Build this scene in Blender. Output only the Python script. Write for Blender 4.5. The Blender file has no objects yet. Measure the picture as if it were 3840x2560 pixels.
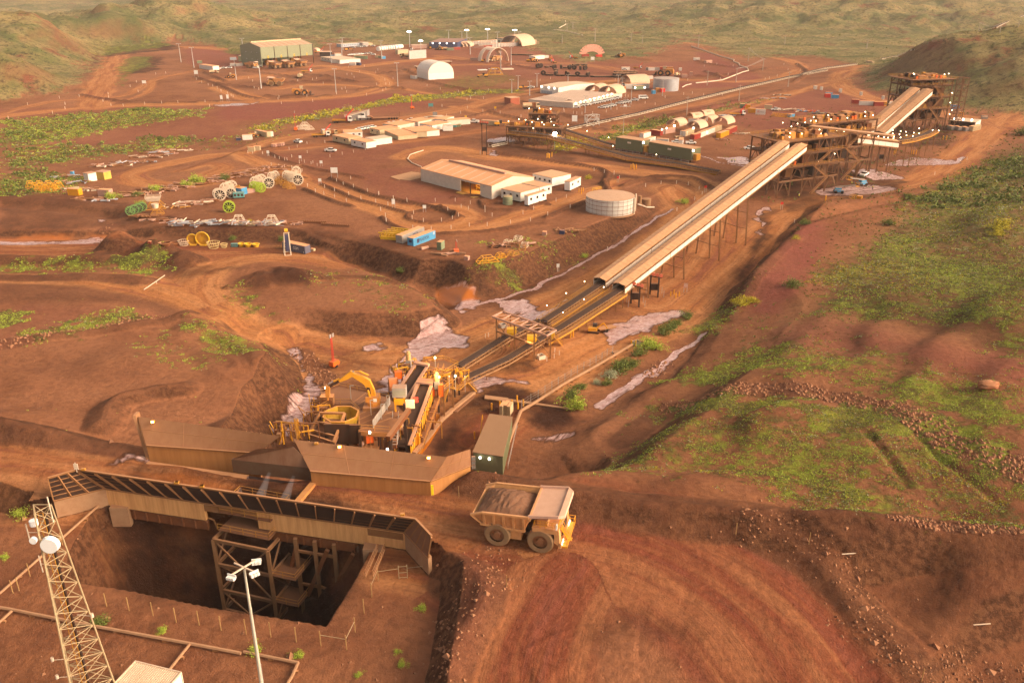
import bpy,math,random,bmesh
from mathutils import Vector,Matrix
import numpy as np
random.seed(7);rng=np.random.default_rng(11)
S=bpy.context.scene;COL=S.collection
PI=math.pi;R=math.radians
CH=72.0;F=3200.0;TP=1378.0/F;PT=math.atan(TP);cP,sP=math.cos(PT),math.sin(PT)
cd=bpy.data.cameras.new('camera');cam=bpy.data.objects.new('camera',cd);COL.objects.link(cam)
cam.location=(0,0,CH);cam.rotation_euler=(PI/2-PT,0,0)
cd.sensor_width=36;cd.lens=36*F/3840;cd.clip_start=1;cd.clip_end=60000
S.camera=cam
RG={'P':(0,0,.6125),'a':(0,0,2.352),'b':(900,80,2.94),'c':(1600,80,2.94),'d':(2300,60,2.94),'e':(3000,60,2.8),'f':(2300,380,2.94),'g':(0,560,1.96),'h':(880,380,2.6133),'i':(1400,560,2.13818),'j':(2700,380,2.06316),'k':(2000,820,2.352),'l':(3000,800,2.2405),'m':(1000,1250,2.352),'n':(1600,1100,2.352),'o':(0,1650,1.7233),'p':(600,1750,1.93545),'q':(1650,1700,3.13538),'s':(0,1000,1.96),'t':(2200,1200,1.43415),'u':(1600,1900,1.05),'v':(1450,1330,4.2382),'w':(1100,1480,3.92),'x':(2850,460,4.704),'y':(3280,280,5.2262),'z':(1860,420,2.8),'A':(400,640,3.01538),'B':(1400,840,7.84),'C':(900,140,3.92),'D':(2200,1030,5.88),'E':(2420,430,5.88),'F':(2560,390,3.36),'G':(1040,860,11.76)}
cur=['P']
def RR(k):cur[0]=k
def src(x,y,k=None):
 o=RG[k or cur[0]];return o[0]+x/o[2],o[1]+y/o[2]
def ray(sx,sy):
 u=(sx-1920)/F;v=(sy-1280)/F
 return np.array((u,cP-v*sP,-sP-v*cP))
def wz(x,y,z,k=None):
 d=ray(*src(x,y,k));t=(z-CH)/d[2];return(d[0]*t,d[1]*t)
def at(x,y,Y,k=None):
 'point of that sight line standing Y metres out'
 d=ray(*src(x,y,k));t=Y/d[1];return(d[0]*t,Y,CH+d[2]*t)
def zat(Y,x,y,k=None):return at(x,y,Y,k)[2]
def _h(ix,iy,s):
 n=(ix*374761393+iy*668265263+s*974634777)&0x7fffffff
 n=((n^(n>>13))*1274126177)&0x7fffffff
 return((n^(n>>16))&0xffff)/65535.0
def vn(x,y,s=0):
 ix=np.floor(x).astype(np.int64);iy=np.floor(y).astype(np.int64);fx=x-ix;fy=y-iy
 fx=fx*fx*(3-2*fx);fy=fy*fy*(3-2*fy)
 a=_h(ix,iy,s);b=_h(ix+1,iy,s);c=_h(ix,iy+1,s);d=_h(ix+1,iy+1,s)
 return(a+(b-a)*fx)+((c+(d-c)*fx)-(a+(b-a)*fx))*fy
def fbm(x,y,o=4,s=0):
 r=0;a=.5;t=0
 for i in range(o):
  r=r+a*vn(x,y,s+i);t+=a;a*=.5;x=x*2.03+17.1;y=y*2.03+5.3
 return r/t-.5
def sst(a,b,x):
 t=np.clip((x-a)/(b-a),0,1);return t*t*(3-2*t)
def W(pts,z=-6,k='P'):
 return[wz(p[0],p[1],p[2]if len(p)>2 else z,k)for p in pts]
def dline(P,X,Y,closed=False,along=False):
 best=np.full(X.shape,1e9);sd=np.zeros(X.shape);al=np.zeros(X.shape);L=0
 n=len(P);m=n if closed else n-1
 for i in range(m):
  ax,ay=P[i];bx,by=P[(i+1)%n];dx,dy=bx-ax,by-ay;l2=dx*dx+dy*dy+1e-9
  t=np.clip(((X-ax)*dx+(Y-ay)*dy)/l2,0,1)
  qx=X-ax-t*dx;qy=Y-ay-t*dy;d=np.sqrt(qx*qx+qy*qy)
  c=d<best
  best=np.where(c,d,best)
  if along:
   sg=np.sign(dx*(Y-ay)-dy*(X-ax));sd=np.where(c,d*sg,sd);al=np.where(c,L+t*math.sqrt(l2),al)
  L+=math.sqrt(l2)
 return(best,sd,al)if along else best
def inside(P,X,Y):
 r=np.zeros(X.shape,bool);n=len(P)
 for i in range(n):
  ax,ay=P[i];bx,by=P[(i+1)%n]
  if ay==by:continue
  c=((ay>Y)!=(by>Y))&(X<(bx-ax)*(Y-ay)/(by-ay)+ax);r^=c
 return r
def sdp(P,X,Y):
 d=dline(P,X,Y,True);return np.where(inside(P,X,Y),-d,d)
def smooth(P,n=3,closed=False):
 P=[tuple(p[:2])for p in P]
 for _ in range(n):
  Q=[]if closed else[P[0]]
  m=len(P)
  for i in range(m if closed else m-1):
   a=P[i];b=P[(i+1)%m]
   Q.append((.75*a[0]+.25*b[0],.75*a[1]+.25*b[1]));Q.append((.25*a[0]+.75*b[0],.25*a[1]+.75*b[1]))
  if not closed:Q.append(P[-1])
  P=Q
 return P
class Sub:
 'restrict work to a bounding box'
 def __init__(s,P,X,Y,m):
  xs=[p[0]for p in P];ys=[p[1]for p in P]
  s.i=np.nonzero((X>min(xs)-m)&(X<max(xs)+m)&(Y>min(ys)-m)&(Y<max(ys)+m))[0]
  s.X=X[s.i];s.Y=Y[s.i]
SKYT=(1.0,.88,.75);SUNE=1.6;EXPO=.88;HAZD=.00008
CP=[(1150,1085,-1),(1230,1060,-4),(1300,1030,-6),(1380,985,-8.5),(1450,930,-9.5),(1330,1125,.5),(1600,1160,1),(2000,1225,1.5),(2352,1265,1.5),(1500,880,-8),(1600,1000,-2.5),(1800,950,0),(2100,1000,1.5),(2352,1000,3),(1700,800,-7),(1900,800,-4),(2200,800,1),(2352,700,4),(2000,600,-5),(2352,500,-1),(2200,450,-5),(2100,520,-6),(1850,640,-6),(2050,760,-1.5),(1950,720,-4),(2000,860,-1.5),(2150,880,.5),(1800,720,-6),(2100,680,-2),(2352,860,2.5),(1900,870,-2),(1700,920,-3.5),(1400,1300,0),(2000,1400,-2),(2352,1560,-4),(0,1560,-1),(600,1560,-1),(1000,1500,-.5),(930,1330,0),(0,1200,0),(1200,1500,.3),(1700,1500,.3),(0,900,-3),(300,850,-3.5),(500,900,-3.5),(620,850,-4.5),(0,980,-1),(400,985,-3),(600,960,-4),(0,700,-6.5),(400,640,-7.5),(600,620,-8),(0,600,-9),(500,580,-9),(700,600,-9),(460,720,-8),(600,770,-10),(800,790,-12.5),(950,800,-13),(250,740,-6),(100,800,-5),(620,800,-8.5),(0,450,-6),(500,450,-6),(900,450,-6),(1300,400,-6),(1000,250,-6),(500,250,-6),(1500,250,-6),(2000,400,-7),(1900,350,-7),(2352,320,-5),(1700,200,-6),(0,350,-8),(300,320,-8),(600,310,-8),(1000,130,-6),(1500,130,-6),(2000,160,-5),(0,250,-5),(300,200,-5),(0,80,-4),(1200,480,-6),(1500,420,-6.5),(1000,60,-8),(1500,60,-9),(2000,60,-8),(2352,60,-8),(500,60,-6)]
_cp=[]
for a,b,c in CP:
 q=wz(a,b,c,'P');_cp.append((q[0]/q[1]*1.3,math.log(q[1]),c))
def base(X,Y):
 num=np.zeros(X.shape);den=np.zeros(X.shape)
 u=X/Y*1.3;v=np.log(Y)
 for a,b,c in _cp:
  w=1/((u-a)**2+(v-b)**2*1.6+.0006)**2;num+=w*c;den+=w
 return num/den
HL=[(40,38,900,170,110,0),(150,30,1120,150,130,0),(285,16,1300,120,150,0),(370,14,1330,130,150,0),(470,45,1250,110,90,0),(205,62,960,110,80,0),(70,126,640,100,70,0),(-120,165,520,100,110,0),(560,55,1250,140,90,0),(690,46,1500,140,120,0),(780,35,1700,160,150,0),(735,50,1300,70,50,0),(920,36,1700,170,150,0),(850,60,1250,110,60,0),(430,80,1000,60,40,0),(620,12,3000,330,300,0),(500,5,3600,400,300,0),(140,2,3200,500,300,0),(-200,-5,3000,500,300,0),(1120,4,2500,160,250,0),(1200,-8,2700,260,300,0),(1400,-6,2800,360,300,0),(1600,-4,2700,350,300,0),(1050,12,2500,120,200,0),(900,-12,4200,700,400,0),(1760,14,1750,260,160,0),(1880,20,1500,240,140,0),(2050,30,1350,260,120,0),(2200,12,1700,300,180,0),(2400,8,1700,330,200,0),(1990,2,2300,400,250,0),(2130,95,690,60,70,0),(2230,84,700,110,90,0),(2352,84,680,130,110,0),(2480,84,650,140,130,0),(2330,165,560,90,50,0),(2460,200,480,90,60,0),(2640,230,420,110,80,0),(1290,130,930,80,30,0),(1180,122,960,40,20,0),(240,105,840,40,25,0),(340,97,930,70,20,0),(430,108,860,40,18,0),(545,102,900,50,20,0)]
BM=[]
def berm(h,w,pts,z=-6,n=2):BM.append((h,w,smooth(W(pts,z),n)))
berm(2.3,3.4,[(1085,1100),(1180,1118),(1330,1148),(1560,1185),(1800,1205),(2100,1235),(2352,1262),(2600,1290)],1)
berm(2.6,3,[(-200,945),(0,985),(120,1003),(240,1018),(320,1032)],0)
berm(1.6,3,[(600,930),(560,960),(520,985)],-3);
berm(1.8,2.4,[(235,985),(250,930),(320,905),(420,890)],-3)
berm(1.2,2.2,[(1030,1300),(1120,1330),(1110,1400),(1060,1470),(1020,1568)],0)
berm(.9,2.4,[(1740,1235),(1880,1300),(1980,1380),(2080,1480),(2160,1568)],0)
berm(-.6,3,[(1780,1250),(1860,1330),(1930,1420),(2000,1568)],0)
berm(.9,2,[(0,790),(200,760),(400,715),(430,705)],-5)
berm(2.2,4,[(430,715),(480,735),(530,760),(575,800),(600,840)],-5)
berm(1.5,4,[(430,740),(500,790),(540,850)],-4)
berm(-1,3.5,[(470,745),(530,790),(565,850)],-4)
berm(.7,1.3,[(390,500),(520,520),(560,524),(680,525),(740,545),(800,560)],-6)
berm(1.1,1.3,[(525,663),(600,650),(700,640),(830,632),(900,640),(960,655),(1000,680)],-8)
berm(-1.2,3,[(0,470),(150,478),(260,490),(330,505)],-6);berm(1.2,3,[(0,458),(150,463),(280,478)],-6)
berm(1.6,2.6,[(0,597),(120,600),(250,604),(330,612)],-9);berm(1.4,3,[(0,640),(200,640),(330,650)],-8)
berm(-.9,4,[(0,610),(180,612),(330,622),(400,640)],-8)
for q in[(250,588,2),(272,580,3.6),(300,582,1.8),(330,584,2.4),(355,598,3.2),(385,590,3.6),(430,604,3.4),(600,652,2.2),(640,640,2),(690,645,2.4)]:
 berm(q[2],4.2,[(q[0]-6,q[1]),(q[0]+6,q[1])],-9,0)
berm(1.3,1.2,[(760,412),(800,425),(850,450),(920,462),(1000,478),(1060,500)],-6)
berm(1.0,1.0,[(700,435),(760,462),(810,476)],-6);berm(1.0,1,[(740,425),(820,460),(880,475),(935,490)],-6)
berm(1.0,1.1,[(880,500),(900,520),(960,540),(1080,537),(1200,522),(1250,516)],-6)
berm(1.0,1,[(1105,462),(1110,480),(1160,487),(1220,480)],-6);berm(.9,1,[(1040,455),(1100,448),(1200,462),(1260,470)],-6)
berm(1.1,1.2,[(1255,500),(1320,475),(1370,455),(1400,440),(1385,422)],-6);berm(1.3,1.5,[(1385,425),(1400,400),(1370,385),(1250,370),(1140,352)],-6)
berm(1.2,1.6,[(1430,428),(1500,405),(1600,408),(1640,425)],-6)
berm(.9,1,[(620,352),(660,372),(720,388),(780,400),(840,410)],-6);berm(.7,1,[(575,345),(640,338),(760,318),(820,312)],-6)
berm(.8,1.1,[(560,408),(640,415),(700,410)],-6)
berm(1.2,2,[(190,222),(240,232),(330,238),(430,236),(520,233)],-6);berm(1.2,2,[(450,180),(520,205),(560,222),(600,228)],-6)
for l in[[(610,222),(680,225),(760,222)],[(600,198),(680,190),(760,188)],[(700,175),(760,178),(820,190)],[(760,178),(690,172)],[(870,170),(930,165),(1000,162)],[(930,160),(960,175),(1010,185),(1040,170)],[(820,208),(880,200),(930,205)],[(960,185),(1040,200),(1100,212)],[(1080,145),(1180,150),(1240,160)],[(1240,170),(1330,172),(1450,168),(1560,172)],[(1200,235),(1300,270),(1450,285),(1480,272)],[(1130,260),(1240,285),(1400,300)],[(1000,285),(1120,262),(1190,235)],[(1500,275),(1560,262),(1700,232),(1800,208)],[(1440,180),(1560,178),(1700,172),(1760,160)],[(1600,140),(1640,150),(1700,158)],[(470,170),(520,190)],[(460,195),(520,198),(590,205)],[(560,165),(640,175),(700,180)],[(1830,150),(1860,170),(1820,190)],[(1620,165),(1660,180)]]:berm(1.5,1.7,l,-6)
berm(2,4,[(1340,135),(1420,130),(1500,140)],-6)
berm(-1.5,3,[(1650,660),(1720,600),(1780,540),(1850,500),(1950,480),(2100,455)],-6)
berm(.7,1.6,[(1680,690),(1760,600),(1830,540)],-5)
berm(-1.0,3,[(1500,850),(1560,810),(1610,740)],-8)
berm(-.5,.8,[(1980,1000),(2030,1060),(2080,1130)],0);berm(-.4,.7,[(2100,1010),(2160,1080),(2300,1180)],0)
for k in range(6):berm(.2,.5,[(1215+k*6,1500+k*16),(1290,1455+k*17),(1370,1440+k*18),(1450,1450+k*20)],0)
berm(1.2,4,[(1320,1010),(1400,950),(1500,885),(1530,850)],-8)
berm(.7,2.5,[(1440,950),(1500,900),(1560,880)],-4)
_rc=W([(993,497)])[0];BM.append((.9,.8,[(_rc[0]+8.5*math.cos(a/12*PI),_rc[1]+8.5*math.sin(a/12*PI))for a in range(25)]))
berm(-3,4,[(790,592),(860,614),(940,642),(1008,672)],-10)
SITE=[(-400,300),(0,235),(60,222),(150,212),(190,195),(215,150),(250,112),(400,100),(520,108),(560,118),(600,110),(740,108),(760,100),(1180,98),(1230,118),(1330,142),(1480,128),(1560,100),(1600,98),(1720,130),(1870,128),(1970,148),(1990,200),(2120,235),(2352,262),(2500,300),(2352,330),(2150,430),(2000,520),(1800,720),(1500,860),(2352,1300),(2600,2200),(-600,2200)]
PADS=[('valley',None,9,[]),('pond',-9.9,3,[(-250,540),(0,545),(120,548),(250,545),(330,552),(300,563),(240,565),(120,563),(0,562),(-250,562)]),('spur',-8,7,[(560,672),(620,660),(740,650),(850,648),(930,660),(985,684),(1000,700),(950,713),(800,712),(680,700),(590,686)]),('pit',-25,8,None)]
PIT=[wz(*p)for p in[(125,1328,-3),(215,1170,-3),(330,1110,0),(620,1120,0),(720,1150,0),(850,1215,0),(848,1268,-3),(816,1330,-3),(750,1436,-3),(636,1418,-3),(476,1392,-3),(309,1357,-3)]]
BENCH=[(-75,107.5),(-68.1,106.8),(-61.9,110.2),(-15.1,99.2),(-11.3,93.4)]+[wz(*p)for p in[(1015,1345,-3),(1000,1420,-2),(975,1568,-2),(950,1750,-3),(-900,1750,-3),(-900,1120,-3),(-100,1140,-3)]]
VAL=W([(1001,663),(1060,690),(1153,686),(1316,609),(1440,545),(1531,498),(1600,462),(1700,430),(1800,415),(2000,430),(2030,470),(1930,480),(1850,500),(1780,560),(1700,640),(1640,695),(1600,735),(1560,770),(1490,850),(1410,905),(1350,955),(1270,1010)],-13)+[(11,133),(5,124),(-2,120.5),(-12,118),(-31,121),(-43,124),(-45,134)]+W([(640,985),(690,920),(700,870),(680,830),(664,797),(700,790),(850,810),(960,795),(1025,755),(1045,715),(1010,690)],-13)
def height(X,Y,pit=True):
 wxy=1.2+Y*.004
 Xw=X+fbm(X/18,Y/18,3,5)*wxy*1.4;Yw=Y+fbm(X/18,Y/18,3,9)*wxy*1.4
 Z=base(X,Y)
 def pad(poly,lev,w,X=X,Y=Y,warp=True,inner=False):
  s=Sub(poly,X,Y,w*2.5+6)
  if not len(s.i):return
  d=sdp(poly,Xw[s.i]if warp else s.X,Yw[s.i]if warp else s.Y)
  k=np.clip(-d/w,0,1)if inner else np.clip(1-d/w,0,1)
  L=lev(s.X,s.Y)if callable(lev)else lev
  Z[s.i]=Z[s.i]*(1-k)+L*k
 pad(W([(330,512),(400,520),(560,527),(723,530),(857,561),(972,595),(1069,609),(1130,606),(1310,543),(1402,518),(1499,478),(1560,440),(1640,400),(1500,330),(1100,310),(600,330),(320,430),(290,490)],-6),-6,5)
 pad(W([(1600,735),(1560,770),(1490,850),(1410,905),(1350,955),(1270,1010),(1200,1050),(1200,1000),(1300,930),(1500,780)],-13),-13,26)
 hr=W([(-900,1035),(0,1035),(320,1068),(640,1105),(720,1100),(990,1140),(1085,1115),(1180,1130),(1560,1200),(1760,1245),(1900,1330),(2060,1568),(2200,1900),(-900,1900)],0)
 pad(hr,0,6)
 pad(VAL,lambda x,y:-13+6*sst(250,370,y),7)
 for nme,lev,w,poly in PADS[1:3]:
  pad(W(poly,lev),lev,w,inner=(nme=='spur')and False)
 if pit:pad(BENCH,-3,3.,warp=False)
 if pit:pad(PIT,lambda x,y:-24+0*x,7,warp=False,inner=True)
 for h,w,P in BM:
  s=Sub(P,X,Y,w*3.2+3)
  if not len(s.i):continue
  d=dline(P,Xw[s.i]*.5+s.X*.5,Yw[s.i]*.5+s.Y*.5)
  f=.88+.24*vn(s.X/3.1,s.Y/3.1,3)
  Z[s.i]+=h*f*np.clip(1.12-d/(w*1.45),0,1)
 H=np.full(X.shape,-1e3);
 rg=1-2*np.abs(fbm(X/150,Y/150,5,31));r2=fbm(X/40,Y/40,4,37)
 for px,py,D,rx,ry,_ in HL:
  x0,y0,z0=at(px,py,D,'P');z0=z0+6
  q=((X-x0)/rx)**2+((Y-y0)/ry)**2
  H=np.maximum(H,z0*1.2*np.exp(-q))
 hh=np.maximum(H,0)*(.62+.5*(rg-.35))+np.maximum(H,0)**.5*r2*2.4
 hh=hh*sst(-5,60,sdp(W(SITE,-5),X,Y))
 far=sst(850,1500,Y)
 Z=Z+np.maximum(hh,0)+far*(fbm(X/300,Y/300,5,51)*44+13*rg-4)+far*r2*7
 right=sst(.28,.45,X/Y)*sst(1300,500,Y)*sst(200,300,Y)
 Z=Z+right*(fbm(X/45,Y/45,4,61)*1.4)
 am=.25+.25*sst(0,1,fbm(X/30,Y/30,2,77)+.5)
 Z=Z+fbm(X/6,Y/6,4,71)*am*sst(40,120,Y)+fbm(X/1.3,Y/1.3,3,73)*.22*sst(400,120,Y)
 return Z
def rows():
 y=[8,20,32,42,48,53];v=56.
 while v<14000:
  y.append(v);v*=1.0036 if v<420 else(1.0065 if v<3500 else 1.02)
 return np.array(y)
YR=rows();UC=np.concatenate([-np.geomspace(2.4,.86,16),np.linspace(-.84,.84,860),np.geomspace(.86,2.4,16)])
NX,NY=len(UC),len(YR)
GX=(YR[:,None]*UC[None,:]);GY=np.repeat(YR[:,None],NX,1)
GZ=height(GX.ravel(),GY.ravel()).reshape(NY,NX)
LY=np.log(YR)
def gz(x,y):
 y=max(9,y);j=min(NY-2,max(0,int(np.searchsorted(YR,y))-1));i=min(NX-2,max(0,int(np.searchsorted(UC,x/y))-1))
 fy=(y-YR[j])/(YR[j+1]-YR[j]);fx=(x/y-UC[i])/(UC[i+1]-UC[i]);fx=min(1,max(0,fx))
 return float((GZ[j,i]*(1-fx)+GZ[j,i+1]*fx)*(1-fy)+(GZ[j+1,i]*(1-fx)+GZ[j+1,i+1]*fx)*fy)
def gza(X,Y):
 j=np.clip(np.searchsorted(YR,Y)-1,0,NY-2);i=np.clip(np.searchsorted(UC,X/Y)-1,0,NX-2)
 fy=(Y-YR[j])/(YR[j+1]-YR[j]);fx=np.clip((X/Y-UC[i])/(UC[i+1]-UC[i]),0,1)
 return(GZ[j,i]*(1-fx)+GZ[j,i+1]*fx)*(1-fy)+(GZ[j+1,i]*(1-fx)+GZ[j+1,i+1]*fx)*fy
_TT=np.geomspace(60,9000,5000)
def g(x,y,k=None):
 'where that sight line meets the ground'
 d=ray(*src(x,y,k));X=d[0]*_TT;Y=d[1]*_TT;Z=CH+d[2]*_TT
 b=np.nonzero(Z<gza(X,Y))[0]
 t=_TT[b[0]]if len(b)else 9000.
 X,Y=d[0]*t,d[1]*t
 return(X,Y,gz(X,Y))
ROADS=[([(_rc[0]+13.5*math.cos(a/8*PI),_rc[1]+13.5*math.sin(a/8*PI))for a in range(17)],4,None,1.1),([(-300,1040),(0,1060),(200,1085),(420,1105),(640,1140),(850,1170),(1050,1200),(1250,1235)],11,0,.55),([(1150,1215),(1300,1225),(1450,1250),(1560,1290),(1680,1370),(1780,1470),(1860,1568),(1960,1700)],13,0,.12),([(1290,1290),(1230,1380),(1195,1450),(1165,1568),(1150,1700)],9,0,.12),([(-200,645),(0,650),(200,655),(330,672),(440,700),(520,735),(620,775),(760,795),(900,797),(1010,780),(1120,735),(1250,680),(1400,610),(1520,540),(1600,470),(1640,440)],7,-10,1),([(500,725),(455,690),(450,655),(490,615),(580,590),(680,585),(780,600)],7,-9,.8),([(640,780),(740,850),(850,800)],8,-12,.9),([(-200,570),(0,575),(200,578),(400,580),(560,578),(660,580)],7,-9,.35),([(1090,890),(1230,870),(1330,810),(1420,770)],13,-13,1),([(1440,765),(1500,740),(1580,690),(1680,600),(1790,500),(1880,470),(2000,462),(2090,450),(2200,385),(2290,310),(2352,270)],9,-11,.85),([(1100,1010),(1160,960),(1200,930)],7,-13,.25),([(700,800),(820,830),(900,840),(1000,830),(1080,800)],10,-13,.75),([(1560,470),(1640,520),(1600,600),(1500,680)],14,-12,.7),([(540,350),(600,378),(660,392),(705,415),(750,445),(820,468),(900,492),(960,525),(1060,530),(1150,512),(1240,483),(1320,456),(1400,430),(1440,415)],5,-6,1),([(700,412),(780,440),(860,465),(940,480),(1000,478),(1060,490),(1090,500)],4,-6,.9),([(930,365),(980,345),(1060,350),(1120,365),(1230,375),(1330,385),(1430,397),(1560,412),(1640,425)],7,-7,1),([(560,350),(600,320),(700,300),(820,287),(960,270),(1060,250),(1140,228),(1200,213),(1300,196),(1400,185),(1550,182),(1700,190),(1800,180),(1850,160),(1815,140),(1740,125),(1640,108),(1560,100)],7,-6,.8),([(640,345),(760,330),(900,330),(1000,318),(1100,300)],5,-6,.5),([(560,352),(500,345),(400,365),(330,385),(290,400),(330,425),(450,428),(560,395),(640,390)],6,-6,.9),([(420,390),(480,375),(520,385),(480,400)],5,-6,.7),([(1050,245),(1160,268),(1280,290),(1400,305),(1480,303),(1540,288),(1620,268),(1740,238),(1850,205),(1940,185)],6,-6,.75),([(1440,290),(1400,280),(1440,262),(1560,250),(1700,215)],4,-6,.7),([(1120,235),(1060,225),(980,215),(930,205)],4,-6,.8),([(-100,280),(0,272),(120,258),(240,245),(400,240),(520,238),(640,232),(760,226),(850,214),(895,195),(870,172),(800,160),(740,150),(700,155)],7,-6,.95),([(500,205),(540,215),(580,228)],9,-6,1),([(480,190),(560,180),(660,170),(760,160),(850,150),(930,140),(1010,135)],10,-6,.85),([(640,205),(700,195),(780,195),(840,200)],6,-6,.95),([(930,165),(1000,152),(1080,148),(1200,150)],7,-6,.7),([(1010,130),(1100,140),(1200,142),(1350,148),(1440,165)],9,-6,.5),([(215,245),(222,215),(245,170),(262,140),(275,122),(330,116),(430,108),(520,112)],11,-5,.75),([(0,262),(60,245),(130,230),(240,226),(300,217),(330,195),(360,180),(420,168),(455,160)],4,-5,.7),([(250,228),(300,228),(345,210),(350,190)],3,-5,.7),([(2352,285),(2250,275),(2150,255),(2050,235),(1980,218),(1935,198),(1925,180),(1945,165),(1990,152)],9,-5,.9),([(2100,255),(2200,270),(2300,300)],9,-6,.5),([(1240,70),(1275,55),(1285,47),(1262,62),(1255,75),(1300,92),(1420,106),(1540,112)],6,-8,.35),([(1540,112),(1700,135)],4,-7,.3),([(1960,165),(1880,168),(1780,160)],6,-7,.3),([(2230,75),(2300,55),(2352,40)],9,20,.1),([(1590,100),(1680,140),(1760,165),(1900,158)],3,-6,.3)]
PINK=[([(1880,500),(1900,560),(1850,640),(1790,710),(1740,700),(1720,690),(1770,600),(1830,520)],-6,1),([(1780,720),(1900,720),(2050,780),(2200,830),(2352,870),(2352,960),(2200,900),(2050,850),(1880,800),(1780,770)],-3,.7),([(0,255),(350,245),(640,245),(900,232),(1000,232),(980,255),(800,268),(560,275),(520,300),(420,335),(300,345),(0,300)],-6,.45),([(500,245),(880,215),(960,215),(1000,240),(620,272),(500,275)],-6,1),([(1600,108),(1690,150),(1760,185),(1700,200),(1560,205),(1440,205),(1560,190),(1650,180),(1680,165),(1600,130)],-6,1),([(200,240),(225,190),(262,125),(300,120),(262,180),(255,240)],-5,.7),([(420,110),(540,108),(560,125),(420,118)],-4,1),([(430,120),(560,125),(650,150),(560,160),(430,150)],-6,.8),([(1560,250),(1950,200),(2100,240),(2050,300),(1900,320),(1700,290)],-6,.7),([(620,355),(700,345),(860,340),(900,330),(1040,325),(960,345),(900,375),(820,400),(740,395)],-6,.4),([(800,400),(960,380),(960,420),(1080,455),(1000,480),(850,440)],-6,.5),([(1350,1480),(1500,1440),(1600,1568),(1340,1568)],0,.1),([(1300,1300),(1400,1290),(1650,1400),(1750,1568),(1600,1568),(1500,1400),(1400,1340)],0,.8),([(0,1095),(110,1085),(180,1085),(100,1112),(0,1125)],0,1),([(-100,1040),(350,1060),(360,1075),(-100,1070)],0,.5),([(400,1080),(640,1110),(560,1130),(300,1080)],0,.5),([(1000,150),(1240,120),(1420,150),(1400,185),(1200,180),(1000,175)],-6,.6),([(900,120),(1230,105),(1300,130),(1000,150),(740,150)],-6,.5),([(1400,150),(1600,140),(1700,170),(1500,185)],-6,.7),([(1080,1240),(1180,1260),(1100,1568),(1000,1568)],0,.5),([(0,690),(400,710),(200,760),(0,790)],-6,.3)]
DARK=[([(1960,560),(2060,490),(2200,420),(2352,330),(2500,300),(2500,900),(2352,860),(2180,790),(2040,730),(1900,690)],-1,.5),([(2100,900),(2250,960),(2352,1000),(2352,1240),(2200,1200),(2100,1080)],1,.3),([(200,1180),(330,1110),(620,1120),(720,1150),(850,1215),(845,1268),(816,1330),(750,1436),(636,1418),(476,1392),(309,1357),(240,1330)],-3,1),([(740,575),(860,570),(980,605),(1080,625),(1200,612),(1310,560),(1420,525),(1500,495),(1530,500),(1310,610),(1150,690),(1000,663),(860,610)],-10,.5),([(170,600),(300,585),(440,590),(480,625),(560,625),(420,640),(330,610),(170,602)],-9,.7),([(585,650),(640,635),(710,640),(700,655),(600,662)],-8,.9),([(1060,920),(1130,885),(1250,900),(1300,930),(1330,960),(1250,980),(1150,940),(1120,960),(1030,1070),(980,1060),(1020,970)],-13,1),([(1790,480),(1830,470),(2000,470),(2080,420),(1900,380),(1800,400)],-8,.8),([(1740,500),(1780,490),(1760,560),(1700,640),(1690,630),(1740,560)],-12,.9),([(1395,770),(1370,745),(1400,735),(1450,740),(1450,755)],-13,1),([(1175,835),(1205,822),(1225,828),(1210,848),(1180,850)],-13,1),([(720,825),(850,790),(870,850),(760,880),(720,870)],-13,.4),([(0,640),(200,655),(420,690),(470,725),(400,715),(200,690),(0,700)],-7,.35),([(1170,390),(1300,395),(1600,420),(1580,430),(1300,410),(1150,400)],-7,.5),([(1110,330),(1200,335),(1320,360),(1320,380),(1160,365)],-7,.6),([(0,460),(250,470),(380,520),(280,535),(0,535)],-9,.5),([(400,525),(720,535),(850,565),(760,580),(560,560),(330,560)],-8,.45),([(350,1040),(640,1070),(720,1110),(640,1140),(400,1090)],0,.25),([(1330,1440),(1480,1400),(1580,1460),(1440,1470),(1350,1500)],0,.4),([(1750,1240),(1900,1300),(2000,1400),(2120,1568),(2010,1568),(1860,1360)],-1,.3),([(1900,1290),(2352,1320),(2352,1568),(2150,1568),(2050,1430)],-2,.2),([(1140,1290),(1190,1290),(1140,1400),(1070,1568),(1000,1568),(1060,1450)],0,.35),([(2000,300),(2200,300),(2180,340),(2020,330)],-6,.8),([(1080,1100),(1330,1160),(1300,1190),(1100,1130)],1,.3),([(0,985),(120,1000),(330,1030),(350,1055),(0,1020)],0,.6),([(190,155),(260,95),(330,85),(420,100),(300,112),(215,120)],0,.9),([(290,165),(330,125),(380,125),(350,160)],-3,.8),([(510,100),(565,98),(565,125),(530,120)],-3,.9)]  # the pit polygon paints the shade of the deep pit into the soil colour
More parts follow.
